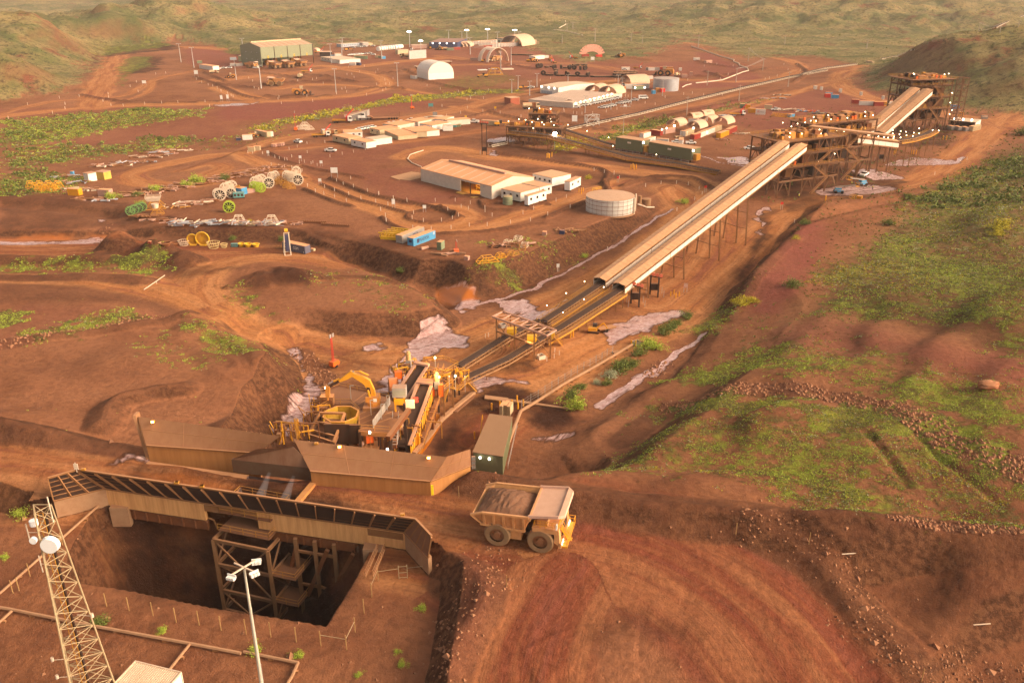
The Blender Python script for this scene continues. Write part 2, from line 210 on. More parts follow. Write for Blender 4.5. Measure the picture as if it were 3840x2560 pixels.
GREEN=[([(1420,1020),(1540,880),(1700,880),(1900,930),(2100,980),(2230,1080),(2352,1160),(2352,1230),(2050,1180),(1800,1130),(1560,1090)],0,.27,.75),([(1560,830),(1700,740),(1900,760),(2100,850),(2300,960),(2352,1040),(2200,990),(1960,880),(1760,840)],-3,.3,.6),([(1900,700),(1960,560),(2100,470),(2352,340),(2500,340),(2500,900),(2250,800),(2050,720)],-1,.3,.6),([(192,120),(260,95),(330,88),(400,100),(300,112),(215,124)],-2,.6,.5),([(268,150),(300,128),(340,126),(342,150),(300,165),(275,195)],-4,.6,.45),([(508,104),(560,98),(562,122),(520,122)],-5,.7,.4),([(1560,118),(1700,110),(1850,128),(1750,135)],-6,.3,.5),([(1560,810),(1660,790),(1760,800),(1850,850),(1720,850),(1560,830)],-5,.45,.3),([(1600,830),(1700,755),(1760,745),(1790,790),(1850,830),(1980,870),(2060,900),(1900,880),(1700,850)],-5,.6,.3),([(1500,850),(1560,838),(1700,870),(1850,900),(1970,930),(2080,960),(2150,1000),(2200,1060),(2140,1030),(2000,985),(1850,960),(1700,930),(1560,890)],0,.85,.5),([(1540,870),(1650,910),(1780,940),(1900,980),(1960,1060),(1880,1110),(1780,1080),(1700,1020),(1580,990),(1480,1010),(1420,1010),(1500,930)],0,.42,.55),([(1740,1050),(1830,1060),(1960,1130),(1970,1165),(1850,1130),(1760,1090)],0,.6,.4),([(1250,1060),(1340,1030),(1450,990),(1500,1020),(1350,1075),(1250,1085)],-1,.25,.5),([(1960,800),(2100,860),(2250,940),(2352,990),(2352,1030),(2200,960),(2080,910),(1940,840)],0,.6,.3),([(2150,960),(2280,1040),(2352,1080),(2352,1120),(2240,1070),(2160,1000)],1,.7,.3),([(2000,520),(2100,500),(2200,560),(2352,620),(2352,700),(2200,690),(2080,620),(1990,560)],-1,.6,.45),([(1880,600),(2000,590),(2150,640),(2000,660),(1880,620)],-4,.45,.7),([(1900,640),(2100,660),(2352,760),(2352,860),(2200,760),(2050,700),(1890,690)],0,.5,.4),([(2080,440),(2200,380),(2352,330),(2352,600),(2200,550),(2060,500)],-3,.4,.6),([(1900,1080),(2050,1110),(2200,1180),(2352,1200),(2352,1240),(2100,1215),(1900,1170)],1,.35,.5),([(0,600),(180,603),(330,605),(330,614),(60,612),(0,606)],-8,1,.3),([(90,765),(180,740),(290,715),(300,725),(190,755),(120,772)],-6,.75,.4),([(0,715),(25,722),(20,740),(0,745)],-6,.9,.3),([(430,712),(500,730),(570,770),(600,800),(540,790),(450,735)],-3,.55,.4),([(330,770),(430,760),(560,830),(560,850),(400,810)],-3,.2,.4),([(520,665),(580,700),(650,712),(560,705)],-8,.45,.3),([(730,600),(920,625),(990,680),(960,720),(900,700),(700,640)],-7,.2,.5),([(0,290),(150,275),(330,255),(480,258),(440,275),(300,290),(150,325),(0,345)],-8,.4,.35),([(0,340),(250,330),(420,310),(480,330),(300,350),(150,375),(0,400)],-8,.32,.5),([(0,405),(120,395),(200,420),(120,450),(0,455)],-7,.35,.3),([(480,340),(620,330),(640,300),(560,300),(480,320)],-7,.15,.6),([(580,285),(680,265),(800,245),(900,225),(1040,210),(1100,205),(1190,205),(1200,212),(1050,222),(900,240),(760,262),(600,292)],-6,.6,.75),([(1000,205),(1060,175),(1160,165),(1200,180),(1150,200)],-6,.35,.6),([(1340,320),(1500,275),(1560,270),(1540,285),(1400,322)],-6,.5,.5),([(1600,262),(1680,240),(1760,230),(1680,250)],-6,.5,.6),([(1240,330),(1330,310),(1360,330),(1290,350)],-6,.3,.9),([(1580,700),(1620,665),(1660,640),(1690,640),(1660,680),(1610,710)],-6,.5,.4),([(1120,560),(1250,550),(1330,530),(1300,555),(1180,580)],-6,.25,.4),([(1090,600),(1180,595),(1180,612),(1090,612)],-6,.5,.4),([(1670,1005),(1800,1005),(1880,1060),(1800,1080),(1690,1050)],0,.3,.2),([(1000,172),(1120,158),(1180,165),(1050,182)],-6,.2,.5),([(1720,420),(1800,420),(1860,400),(1800,380)],-6,.0,.5)]
WET=[([(870,880),(900,840),(930,800),(965,760),(1010,752),(1060,772),(1068,795),(1010,800),(960,840),(930,900),(960,905),(880,920),(850,905)],-13,.9),([(845,800),(870,790),(885,800),(860,808)],-13,.8),([(1020,668),(1100,678),(1110,700),(1070,712),(1040,722),(1040,695)],-13.2,.9),([(1130,695),(1200,690),(1245,700),(1220,720),(1160,715)],-13,1),([(1180,725),(1260,705),(1300,690),(1330,680),(1280,715),(1230,745)],-13,1),([(1300,540),(1345,520),(1360,535),(1330,550)],-13,0),([(1385,760),(1420,735),(1480,725),(1560,710),(1570,720),(1480,760),(1410,795),(1405,780)],-13,.95),([(1440,740),(1550,712),(1500,750)],-13,1),([(1080,870),(1130,870),(1180,872),(1200,880),(1170,880),(1110,895)],-13,.8),([(664,795),(685,800),(700,850),(725,880),(720,920),(690,960),(640,990),(625,995),(660,950),(700,900),(690,850)],-12.5,.75),([(1090,600),(1282,620),(1090,600)],-13,0),([(180,553),(240,547),(256,562),(115,563),(135,557)],-9.8,1),([(0,556),(132,556),(112,562),(0,562)],-9.8,1),([(1220,1000),(1300,985),(1310,990),(1290,1000),(1240,1003)],-12,.5),([(2040,380),(2100,372),(2180,378),(2200,384),(2100,388),(2030,385)],-8,1),([(1950,395),(2010,395),(2080,412),(2000,415)],-8,.75),([(1880,440),(1960,425),(2030,430),(2060,445),(1960,445)],-8,.6),([(1650,363),(1720,363),(1760,380),(1700,378)],-7,1),([(1740,490),(1755,490),(1750,540),(1738,540)],-12,.9),([(490,240),(560,238),(600,234),(560,243),(500,245)],-6,.9),([(1120,325),(1170,320),(1180,328),(1130,333)],-7,.9),([(1125,350),(1145,362),(1120,360)],-7,.9),([(220,545),(235,520),(245,515),(238,540),(232,552)],-9,.8),([(240,1070),(290,1055),(350,1065),(290,1068),(250,1078)],0,.6),([(1440,640),(1452,640),(1440,650)],-13,0)]  # the two flat pond polygons paint pale sky reflection onto the water
WLINE=[([(1610,738),(1560,775),(1520,812),(1505,825)],1.0,-9),([(1505,830),(1470,850),(1420,885),(1385,912)],1.6,-11),([(1540,500),(1430,560),(1316,612),(1250,650),(1153,686),(1090,700)],.8,-12.8),([(1560,340),(1650,375),(1760,390)],.7,-7),([(2190,384),(2210,372)],1.5,-8)]
ORNG=[([(1000,664),(1040,672),(1100,680),(1110,690),(1050,700),(1010,684)],-13.3,1),([(0,546),(175,545),(170,552),(0,554)],-9.8,.8),([(200,547),(300,547),(310,556),(260,561),(240,555)],-9.8,.7),([(1090,1000),(1000,940),(1010,930),(1040,960),(1060,985)],-13,0),([(300,1090),(420,1085),(560,1110),(545,1130),(400,1110)],0,.45),([(1380,735),(1400,735),(1395,750)],-13,.6)]
ROCK=[([(0,795),(150,760),(300,725),(420,700)],2.2,-5),([(1560,838),(1700,850),(1820,870),(1940,900),(2060,950),(2130,1000),(2180,1040),(2260,1080),(2352,1115)],3.2,0),([(2060,1205),(2200,1222),(2352,1235)],1.5,2),([(690,800),(715,830),(745,870)],2.4,-12),([(215,565),(240,545),(265,533)],2,-10),([(1500,830),(1530,812)],2,-10)]
def masks(X,Y):
 n=len(X);wxy=.8+Y*.0025
 n1=fbm(X/9,Y/9,4,105);n2=fbm(X/9,Y/9,4,109);Xw=X+n1*wxy*5;Yw=Y+n2*wxy*5
 fine=fbm(X/2.2,Y/2.2,4,111);mid=fbm(X/14,Y/14,4,113)
 r={k:np.zeros(n)for k in('road','pink','dark','green','spin','wet','orange','rock','tone','yel')}
 tr=np.zeros((n,2));bestq=np.full(n,1e9)
 def area(key,pts,z,v,soft,amp=0):
  P=W(pts,z);s=Sub(P,X,Y,soft*3+10)
  if not len(s.i)or v==0:return
  d=sdp(P,Xw[s.i],Yw[s.i])+amp*soft*(mid[s.i]+fine[s.i])
  k=sst(soft,-soft,d)*v;r[key][s.i]=np.maximum(r[key][s.i],k)
  return s.i,k
 yy=lambda z:1
 for pts,hw,z,tn in ROADS:
  P=smooth(W(pts,z)if z is not None else pts,2);s=Sub(P,X,Y,hw*2.2+4)
  if not len(s.i):continue
  d,sg,al=dline(P,s.X+n1[s.i]*1.5,s.Y+n2[s.i]*1.5,False,True)
  k=sst(hw*1.25,hw*.7,d+2.5*mid[s.i]*hw*.25)
  r['road'][s.i]=np.maximum(r['road'][s.i],k);
  q=d/hw+fine[s.i]*.9;c=q<bestq[s.i];idx=s.i[c];bestq[idx]=q[c];tr[idx,0]=sg[c];tr[idx,1]=al[c];r['tone'][idx]=tn
 for pts,z,v in PINK:area('pink',pts,z,v,4)
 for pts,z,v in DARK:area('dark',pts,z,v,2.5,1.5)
 for pts,z,v,y in GREEN:
  q=area('green',pts,z,v,7,2)
  if q is not None:r['yel'][q[0]]=np.where(q[1]>.05,y,r['yel'][q[0]])
 for pts,z,v in WET:area('wet',pts,z,v,1.2,3)
 for pts,z,v in ORNG:area('orange',pts,z,v,1.2,.8)
 for pts,w,z in WLINE:
  P=W(pts,z);s=Sub(P,X,Y,12)
  if len(s.i):r['wet'][s.i]=np.maximum(r['wet'][s.i],sst(w,w*.4,dline(P,s.X+n1[s.i]*4,s.Y+n2[s.i]*4)+fine[s.i]*w)*.9)
 for pts,w,z in ROCK:
  P=W(pts,z);s=Sub(P,X,Y,12)
  if len(s.i):r['rock'][s.i]=np.maximum(r['rock'][s.i],sst(w*1.3,w*.8,dline(P,s.X+n1[s.i]*4,s.Y+n2[s.i]*4)))
 SP=W(SITE,-5);d=sdp(SP,Xw,Yw);r['spin']=sst(-4,10,d+Y*.02*(mid+fine)*2)
 hillz=sst(4,12,gza(X,Y))*(Y>430);r['spin']=np.maximum(r['spin'],hillz)
 low=(Y<480);r['spin']=np.where(low,r['spin']*.35*sst(120,300,Y),r['spin'])
 for h,w,P in BM:
  if h<.3 or w>3.4:continue
  s=Sub(P,X,Y,w*2+3)
  if len(s.i):
   b=sst(w*1.5,w*1.15,dline(P,s.X+n1[s.i]*.8,s.Y+n2[s.i]*.8));r['road'][s.i]*=1-b;r['dark'][s.i]=np.maximum(r['dark'][s.i],b*.5)
 r['road']*=(1-np.minimum(1,r['spin']*.6))
 return r,tr
def addattrs(me,X,Y):
 r,tr=masks(X,Y);n=len(X)
 A=np.zeros((n,4),np.float32);B=np.zeros((n,4),np.float32)
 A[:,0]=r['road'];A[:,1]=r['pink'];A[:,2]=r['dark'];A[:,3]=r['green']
 B[:,0]=r['spin'];B[:,1]=r['wet'];B[:,2]=r['orange'];B[:,3]=r['rock']
 for nm,v in(('cover_a',A),('cover_b',B)):
  a=me.attributes.new(nm,'FLOAT_COLOR','POINT');a.data.foreach_set('color',v.ravel())
 V=np.zeros((n,3),np.float32);V[:,0]=tr[:,0];V[:,1]=tr[:,1];V[:,2]=r['tone']
 a=me.attributes.new('track','FLOAT_VECTOR','POINT');a.data.foreach_set('vector',V.ravel())
 a=me.attributes.new('yel','FLOAT','POINT');a.data.foreach_set('value',r['yel'].astype(np.float32))
 return r
def gridmesh(name,X,Y,Z,mt):
 ny,nx=X.shape;me=bpy.data.meshes.new(name);n=nx*ny
 co=np.stack([X.ravel(),Y.ravel(),Z.ravel()],1).astype(np.float32)
 me.vertices.add(n);me.vertices.foreach_set('co',co.ravel())
 i=np.arange(n).reshape(ny,nx);q=np.stack([i[:-1,:-1],i[:-1,1:],i[1:,1:],i[1:,:-1]],-1).reshape(-1,4).astype(np.int32)
 me.loops.add(q.size);me.loops.foreach_set('vertex_index',q.ravel())
 me.polygons.add(len(q));me.polygons.foreach_set('loop_start',np.arange(0,q.size,4,dtype=np.int32))
 me.polygons.foreach_set('use_smooth',np.ones(len(q),bool))
 me.update();me.materials.append(mt)
 o=bpy.data.objects.new(name,me);COL.objects.link(o);return o
class NT:
 def __init__(s,name):
  s.m=bpy.data.materials.new(name);s.m.use_nodes=True;s.t=s.m.node_tree;s.t.nodes.clear()
 def n(s,ty,**k):
  o=s.t.nodes.new(ty)
  for a,b in k.items():setattr(o,a,b)
  return o
 def l(s,a,b):s.t.links.new(a,b)
 def v(s,x,sock):
  if isinstance(x,(int,float)):sock.default_value=x
  elif isinstance(x,(tuple,list)):sock.default_value=tuple(x)+((1,)if len(x)==3 and len(sock.default_value)==4 else())
  else:s.l(x,sock)
 def math(s,op,a,b=0,c=False):
  o=s.n('ShaderNodeMath',operation=op,use_clamp=c);s.v(a,o.inputs[0]);s.v(b,o.inputs[1]);return o.outputs[0]
 def mix(s,f,a,b,bt='MIX'):
  o=s.n('ShaderNodeMix',data_type='RGBA',blend_type=bt);s.v(f,o.inputs[0]);s.v(a,o.inputs[6]);s.v(b,o.inputs[7]);return o.outputs[2]
 def noise(s,vec,sc,det=4,rough=.6,dist=0):
  o=s.n('ShaderNodeTexNoise');o.inputs['Scale'].default_value=sc;o.inputs['Detail'].default_value=det;o.inputs['Roughness'].default_value=rough;o.inputs['Distortion'].default_value=dist
  if vec is not None:s.l(vec,o.inputs['Vector'])
  return o.outputs['Fac']
 def ramp(s,x,a,b,lo=0,hi=1):
  o=s.n('ShaderNodeMapRange',interpolation_type='SMOOTHSTEP');s.v(x,o.inputs[0])
  for i,q in zip((1,2,3,4),(a,b,lo,hi)):s.v(q,o.inputs[i])
  return o.outputs[0]
 def done(s,col,rough=.8,metal=0,bump=None,bd=.1,spec=.3,em=None,es=0,alpha=None):
  b=s.n('ShaderNodeBsdfPrincipled');s.v(col,b.inputs['Base Color']);s.v(rough,b.inputs['Roughness']);s.v(metal,b.inputs['Metallic']);s.v(spec,b.inputs['Specular IOR Level'])
  if bump is not None:
   u=s.n('ShaderNodeBump');u.inputs['Distance'].default_value=bd;u.inputs['Strength'].default_value=1;s.l(bump,u.inputs['Height']);s.l(u.outputs[0],b.inputs['Normal'])
  if em:s.v(em,b.inputs['Emission Color']);b.inputs['Emission Strength'].default_value=es
  o=s.n('ShaderNodeOutputMaterial');s.l(b.outputs[0],o.inputs[0]);return s.m
def soil_mat():
 t=NT('iron_soil');pos=t.n('ShaderNodeNewGeometry').outputs['Position']
 A=t.n('ShaderNodeAttribute',attribute_name='cover_a');B=t.n('ShaderNodeAttribute',attribute_name='cover_b');T=t.n('ShaderNodeAttribute',attribute_name='track');Yl=t.n('ShaderNodeAttribute',attribute_name='yel')
 sa=t.n('ShaderNodeSeparateColor');t.l(A.outputs['Color'],sa.inputs[0]);sb=t.n('ShaderNodeSeparateColor');t.l(B.outputs['Color'],sb.inputs[0]);st=t.n('ShaderNodeSeparateXYZ');t.l(T.outputs['Vector'],st.inputs[0])
 road,pink,dark,green=sa.outputs[0],sa.outputs[1],sa.outputs[2],A.outputs['Alpha'];spin,wet,org,rock=sb.outputs[0],sb.outputs[1],sb.outputs[2],B.outputs['Alpha']
 big=t.noise(pos,.018,4);mid=t.noise(pos,.11,5);fin=t.noise(pos,.9,5,.7);vf=t.noise(pos,4.5,3,.7)
 cv=t.n('ShaderNodeCombineXYZ');t.l(t.math('MULTIPLY',st.outputs[0],1.1),cv.inputs[0]);t.l(t.math('MULTIPLY',st.outputs[1],.035),cv.inputs[1])
 s1=t.noise(cv.outputs[0],.8,5,.72,1.6)
 cv2=t.n('ShaderNodeCombineXYZ');t.l(t.math('MULTIPLY',st.outputs[0],.22),cv2.inputs[0]);t.l(t.math('MULTIPLY',st.outputs[1],.02),cv2.inputs[1])
 s2=t.noise(cv2.outputs[0],1.0,3,.6,.3)
 c=t.mix(t.ramp(mid,.35,.65),C_SOIL1,C_SOIL2);c=t.mix(t.ramp(big,.35,.7),c,C_SOIL3)
 c=t.mix(t.math('MULTIPLY',pink,t.ramp(mid,.2,.6,.55,1)),c,C_PINK)
 rc=t.mix(st.outputs[2],C_ROADD,C_ROAD);rc=t.mix(t.math('MULTIPLY',t.ramp(s2,.42,.6),t.ramp(st.outputs[2],-.6,.8)),rc,t.mix(.6,rc,C_ROADL));rc=t.mix(t.ramp(s2,.46,.34,0,.6),rc,C_PINK);rc=t.mix(t.math('MULTIPLY',t.ramp(s1,.46,.66,0,.6),t.ramp(mid,.35,.6,.3,1)),rc,C_SOIL2)
 c=t.mix(t.math('MULTIPLY',road,.93),c,rc)
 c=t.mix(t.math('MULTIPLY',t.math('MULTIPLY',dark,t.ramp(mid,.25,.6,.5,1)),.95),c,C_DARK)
 c=t.mix(t.math('MULTIPLY',rock,.7),c,C_ROCK)
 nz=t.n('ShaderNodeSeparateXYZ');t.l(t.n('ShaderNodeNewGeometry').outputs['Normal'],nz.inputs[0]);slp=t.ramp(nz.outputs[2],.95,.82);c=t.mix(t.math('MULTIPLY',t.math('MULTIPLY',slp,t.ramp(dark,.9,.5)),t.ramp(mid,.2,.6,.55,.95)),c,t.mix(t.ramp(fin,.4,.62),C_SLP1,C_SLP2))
 gm=t.ramp(t.math('ADD',green,t.math('MULTIPLY',t.math('SUBTRACT',t.noise(pos,.35,6,.75),.5),2.0)),.2,.55)
 gc=t.mix(t.ramp(t.noise(pos,.16,4,.7),.38,.55,0,.9),t.mix(Yl.outputs['Fac'],(.19,.25,.025),(.28,.29,.04)),(.07,.075,.022));c=t.mix(t.math('MULTIPLY',t.math('MULTIPLY',gm,t.ramp(green,.02,.2)),.75),c,gc)
 h1=t.noise(pos,.035,6,.62);h2=t.noise(pos,.22,6,.75);h3=t.noise(pos,.009,4,.6)
 sc=t.mix(t.ramp(h1,.42,.62),C_STRAW,C_HGRN);sc=t.mix(t.ramp(h3,.45,.65,0,.6),sc,C_STRAW2);sc=t.mix(t.ramp(t.noise(pos,.02,5,.7),.56,.66),sc,C_HRED)
 sc=t.mix(t.ramp(h2,.5,.6,0,.85),sc,C_HDRK);sc=t.mix(t.ramp(t.noise(pos,.006,5,.7),.52,.6,0,.55),sc,(.075,.09,.03))
 gx=t.n('ShaderNodeSeparateXYZ');t.l(t.n('ShaderNodeNewGeometry').outputs['Normal'],gx.inputs[0])
 sc=t.mix(t.ramp(gx.outputs[2],.93,.8,0,.5),sc,C_HRED)
 c=t.mix(spin,c,sc)
 c=t.mix(t.ramp(fin,.35,.6,.28,0),c,(.05,.02,.012));c=t.mix(t.ramp(t.noise(pos,.35,6,.78),.52,.68,0,.2),c,(.05,.02,.012));c=t.mix(t.ramp(vf,.58,.75,0,.2),c,(.5,.27,.17))
 w=t.math('MULTIPLY',wet,t.math('MULTIPLY',t.ramp(t.noise(pos,.5,5,.7),.3,.5,.55,1),t.ramp(s1,.62,.5,.5,1)));c=t.mix(t.ramp(w,.03,.25,0,.7),c,C_DARK);c=t.mix(t.ramp(w,.2,.5),c,t.mix(t.ramp(fin,.4,.6,0,.5),C_WET,C_PINK));c=t.mix(org,c,C_ORG)
 rough=t.math('SUBTRACT',.93,t.math('MULTIPLY',t.math('MAXIMUM',t.ramp(w,.45,.8),org),.78))
 b=t.math('ADD',t.math('MULTIPLY',fin,.55),t.math('ADD',t.math('MULTIPLY',vf,.3),t.math('MULTIPLY',t.math('MULTIPLY',s1,road),.35)))
 b=t.math('ADD',b,t.math('MULTIPLY',t.math('MULTIPLY',h2,spin),3.0));b=t.math('ADD',b,t.math('MULTIPLY',gm,.3))
 b=t.math('MULTIPLY',b,t.math('SUBTRACT',1.0,t.math('MULTIPLY',t.math('MAXIMUM',t.ramp(w,.3,.6),org),.95)))
 sp=t.math('ADD',.06,t.math('MULTIPLY',t.math('MAXIMUM',t.ramp(w,.3,.6),org),.6));return t.done(c,rough,0,b,.55,sp)
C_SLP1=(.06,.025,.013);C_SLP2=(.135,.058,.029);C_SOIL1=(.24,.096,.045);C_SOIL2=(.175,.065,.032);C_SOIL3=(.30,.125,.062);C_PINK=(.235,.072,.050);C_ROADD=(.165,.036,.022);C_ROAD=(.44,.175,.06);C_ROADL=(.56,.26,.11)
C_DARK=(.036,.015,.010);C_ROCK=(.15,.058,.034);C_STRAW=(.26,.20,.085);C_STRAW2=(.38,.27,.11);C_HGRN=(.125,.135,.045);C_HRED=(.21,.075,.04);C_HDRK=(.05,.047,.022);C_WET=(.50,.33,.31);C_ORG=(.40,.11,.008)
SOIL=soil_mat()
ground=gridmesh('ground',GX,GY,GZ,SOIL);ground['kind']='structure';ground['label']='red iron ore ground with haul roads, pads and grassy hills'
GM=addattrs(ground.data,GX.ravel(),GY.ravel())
from mathutils import Matrix
MT={}
def mat(name,c,rough=.7,metal=0,dust=.35,dirt=.5,spec=.12,em=0,emc=None,sc=.6,streak=0):
 'painted or bare surface with red dust lying on what faces up, and grime'
 if name in MT:return MT[name]
 t=NT(name);gm=t.n('ShaderNodeNewGeometry');pos=gm.outputs['Position']
 if em:m=t.done(c,.4,0,em=emc or c,es=em)
 else:
  mp=t.n('ShaderNodeMapping');mp.inputs['Scale'].default_value=(1,1,.07 if streak else 1);t.l(pos,mp.inputs[0]);n=t.noise(mp.outputs[0],sc*(3 if streak else 1),5,.7);n2=t.noise(pos,sc*.15,3,.6)
  d=tuple(x*.62 for x in c);col=t.mix(t.ramp(n,.3,.75,0,dirt),c,(c[0]*.55+.05,c[1]*.5+.015,c[2]*.45+.008))
  s=t.n('ShaderNodeSeparateXYZ');t.l(gm.outputs['Normal'],s.inputs[0])
  f=t.math('MULTIPLY',t.ramp(s.outputs[2],.25,.85),t.ramp(n2,.1,.6,dust*.7,min(1,dust*1.15)),True)
  col=t.mix(f,col,(.50,.25,.13))
  m=t.done(col,rough,metal,n,.015,spec)
 MT[name]=m;return m
WHITE=mat('white_paint',(.74,.68,.62),.5,dust=.35,dirt=.35);CREAM=mat('cream_paint',(.55,.43,.27),.6,dust=.75);BEIGE=mat('beige_cladding',(.64,.55,.46),.5,dust=.9,dirt=.35)
CARW=mat('car_white',(.78,.76,.72),.3,dust=.2,dirt=.2,spec=.6);GLASS=mat('dark_glass',(.02,.02,.022),.12,dust=.1,dirt=.1,spec=.7);TYRE=mat('tyre_rubber',(.028,.024,.022),.85,dust=.5,dirt=.8)
RUST=mat('rusty_steel',(.20,.075,.03),.75,dust=.45,dirt=.8,sc=1.5);BROWNS=mat('brown_dusty_steel',(.27,.13,.055),.75,dust=.6,dirt=.6,sc=1.2);DKS=mat('dark_steel',(.05,.032,.025),.7,dust=.3,dirt=.7)
PLATE=mat('dusty_plate',(.21,.10,.055),.65,dust=.05,dirt=.55,sc=.5);CONC=mat('stained_concrete',(.36,.21,.12),.85,dust=.3,dirt=.6,sc=.7)
GREY=mat('grey_paint',(.33,.30,.28),.6,dust=.6);GALV=mat('galvanised_steel',(.46,.44,.42),.45,.2,dust=.3,dirt=.35);GREENW=mat('olive_cladding',(.15,.155,.085),.6,dust=.8,dirt=.25);SHEDG=mat('sage_cladding',(.245,.255,.165),.6,dust=.5,dirt=.2)
ORNR=mat('dusty_orange_roof',(.74,.36,.18),.6,dust=.15,dirt=.2);YEL=mat('yellow_paint',(.72,.34,.02),.45,dust=.3,dirt=.5);YELD=mat('dirty_yellow',(.50,.24,.035),.6,dust=.5,dirt=.7);YELB=mat('bright_yellow',(.72,.42,.03),.4,dust=.15,dirt=.2)
HVY=mat('machine_orange',(.58,.245,.05),.5,dust=.5,dirt=.6);ORA=mat('safety_orange',(.75,.13,.02),.5,dust=.2,dirt=.3);RED=mat('red_paint',(.34,.05,.035),.6,dust=.5);LRED=mat('bright_red',(.65,.05,.04),.5,dust=.2)
BLUE=mat('sky_blue_paint',(.09,.32,.55),.5,dust=.8,dirt=.15);NAVY=mat('navy_paint',(.045,.06,.13),.6,dust=.5);SLATE=mat('slate_blue_paint',(.13,.125,.17),.6,dust=.95,dirt=.2);TEAL=mat('teal_paint',(.12,.33,.33),.5,dust=.2);GRN=mat('green_paint',(.14,.28,.09),.5,dust=.2)
LIME=mat('lime_paint',(.38,.50,.05),.5,dust=.15,dirt=.2);BONE=mat('bone_white',(.70,.58,.45),.6,dust=.35,dirt=.3);FAB=mat('sand_fabric',(.66,.43,.30),.7,dust=.2,dirt=.15);PALEB=mat('pale_blue_steel',(.40,.45,.52),.5,dust=.5);GREENB=mat('dull_green_tank',(.22,.27,.17),.6,dust=.4)
BELT=mat('ore_covered_belt',(.035,.026,.024),.85,dust=.06,dirt=.5,sc=3);ORE=mat('ore_load',(.15,.08,.052),.95,dust=.08,dirt=.9,sc=2.5);PINKW=mat('dusty_pink_steel',(.50,.30,.24),.6,dust=.6);GALR=mat('gallery_roof_sheet',(.66,.37,.20),.6,dust=.25,dirt=.75,sc=.8);GALW=mat('gallery_side_sheet',(.72,.63,.54),.5,dust=.2,dirt=.15,sc=.2)
TIMB=mat('weathered_timber',(.30,.17,.10),.85,dust=.5);SKIN=mat('skin',(.42,.22,.14),.6,dust=0,dirt=0);HIVIS=mat('hi_vis_cloth',(.75,.72,.05),.8,dust=.05,dirt=.1);NAVC=mat('navy_cloth',(.03,.035,.06),.9,dust=.1)
LAMP=mat('lamp_glow_warm',(1,.80,.50),em=10,emc=(1,.78,.46,1));LAMPW=mat('lamp_glow_white',(1,.93,.82),em=7,emc=(1,.88,.70,1));MURK=mat('interior_shade_fill',(.03,.02,.014),.9,dust=.1)  # MURK: near-black fill painting the shade inside open-sided buildings
MEST=mat('amber_lamp',(1,.55,.1),em=22,emc=(1,.5,.08,1))
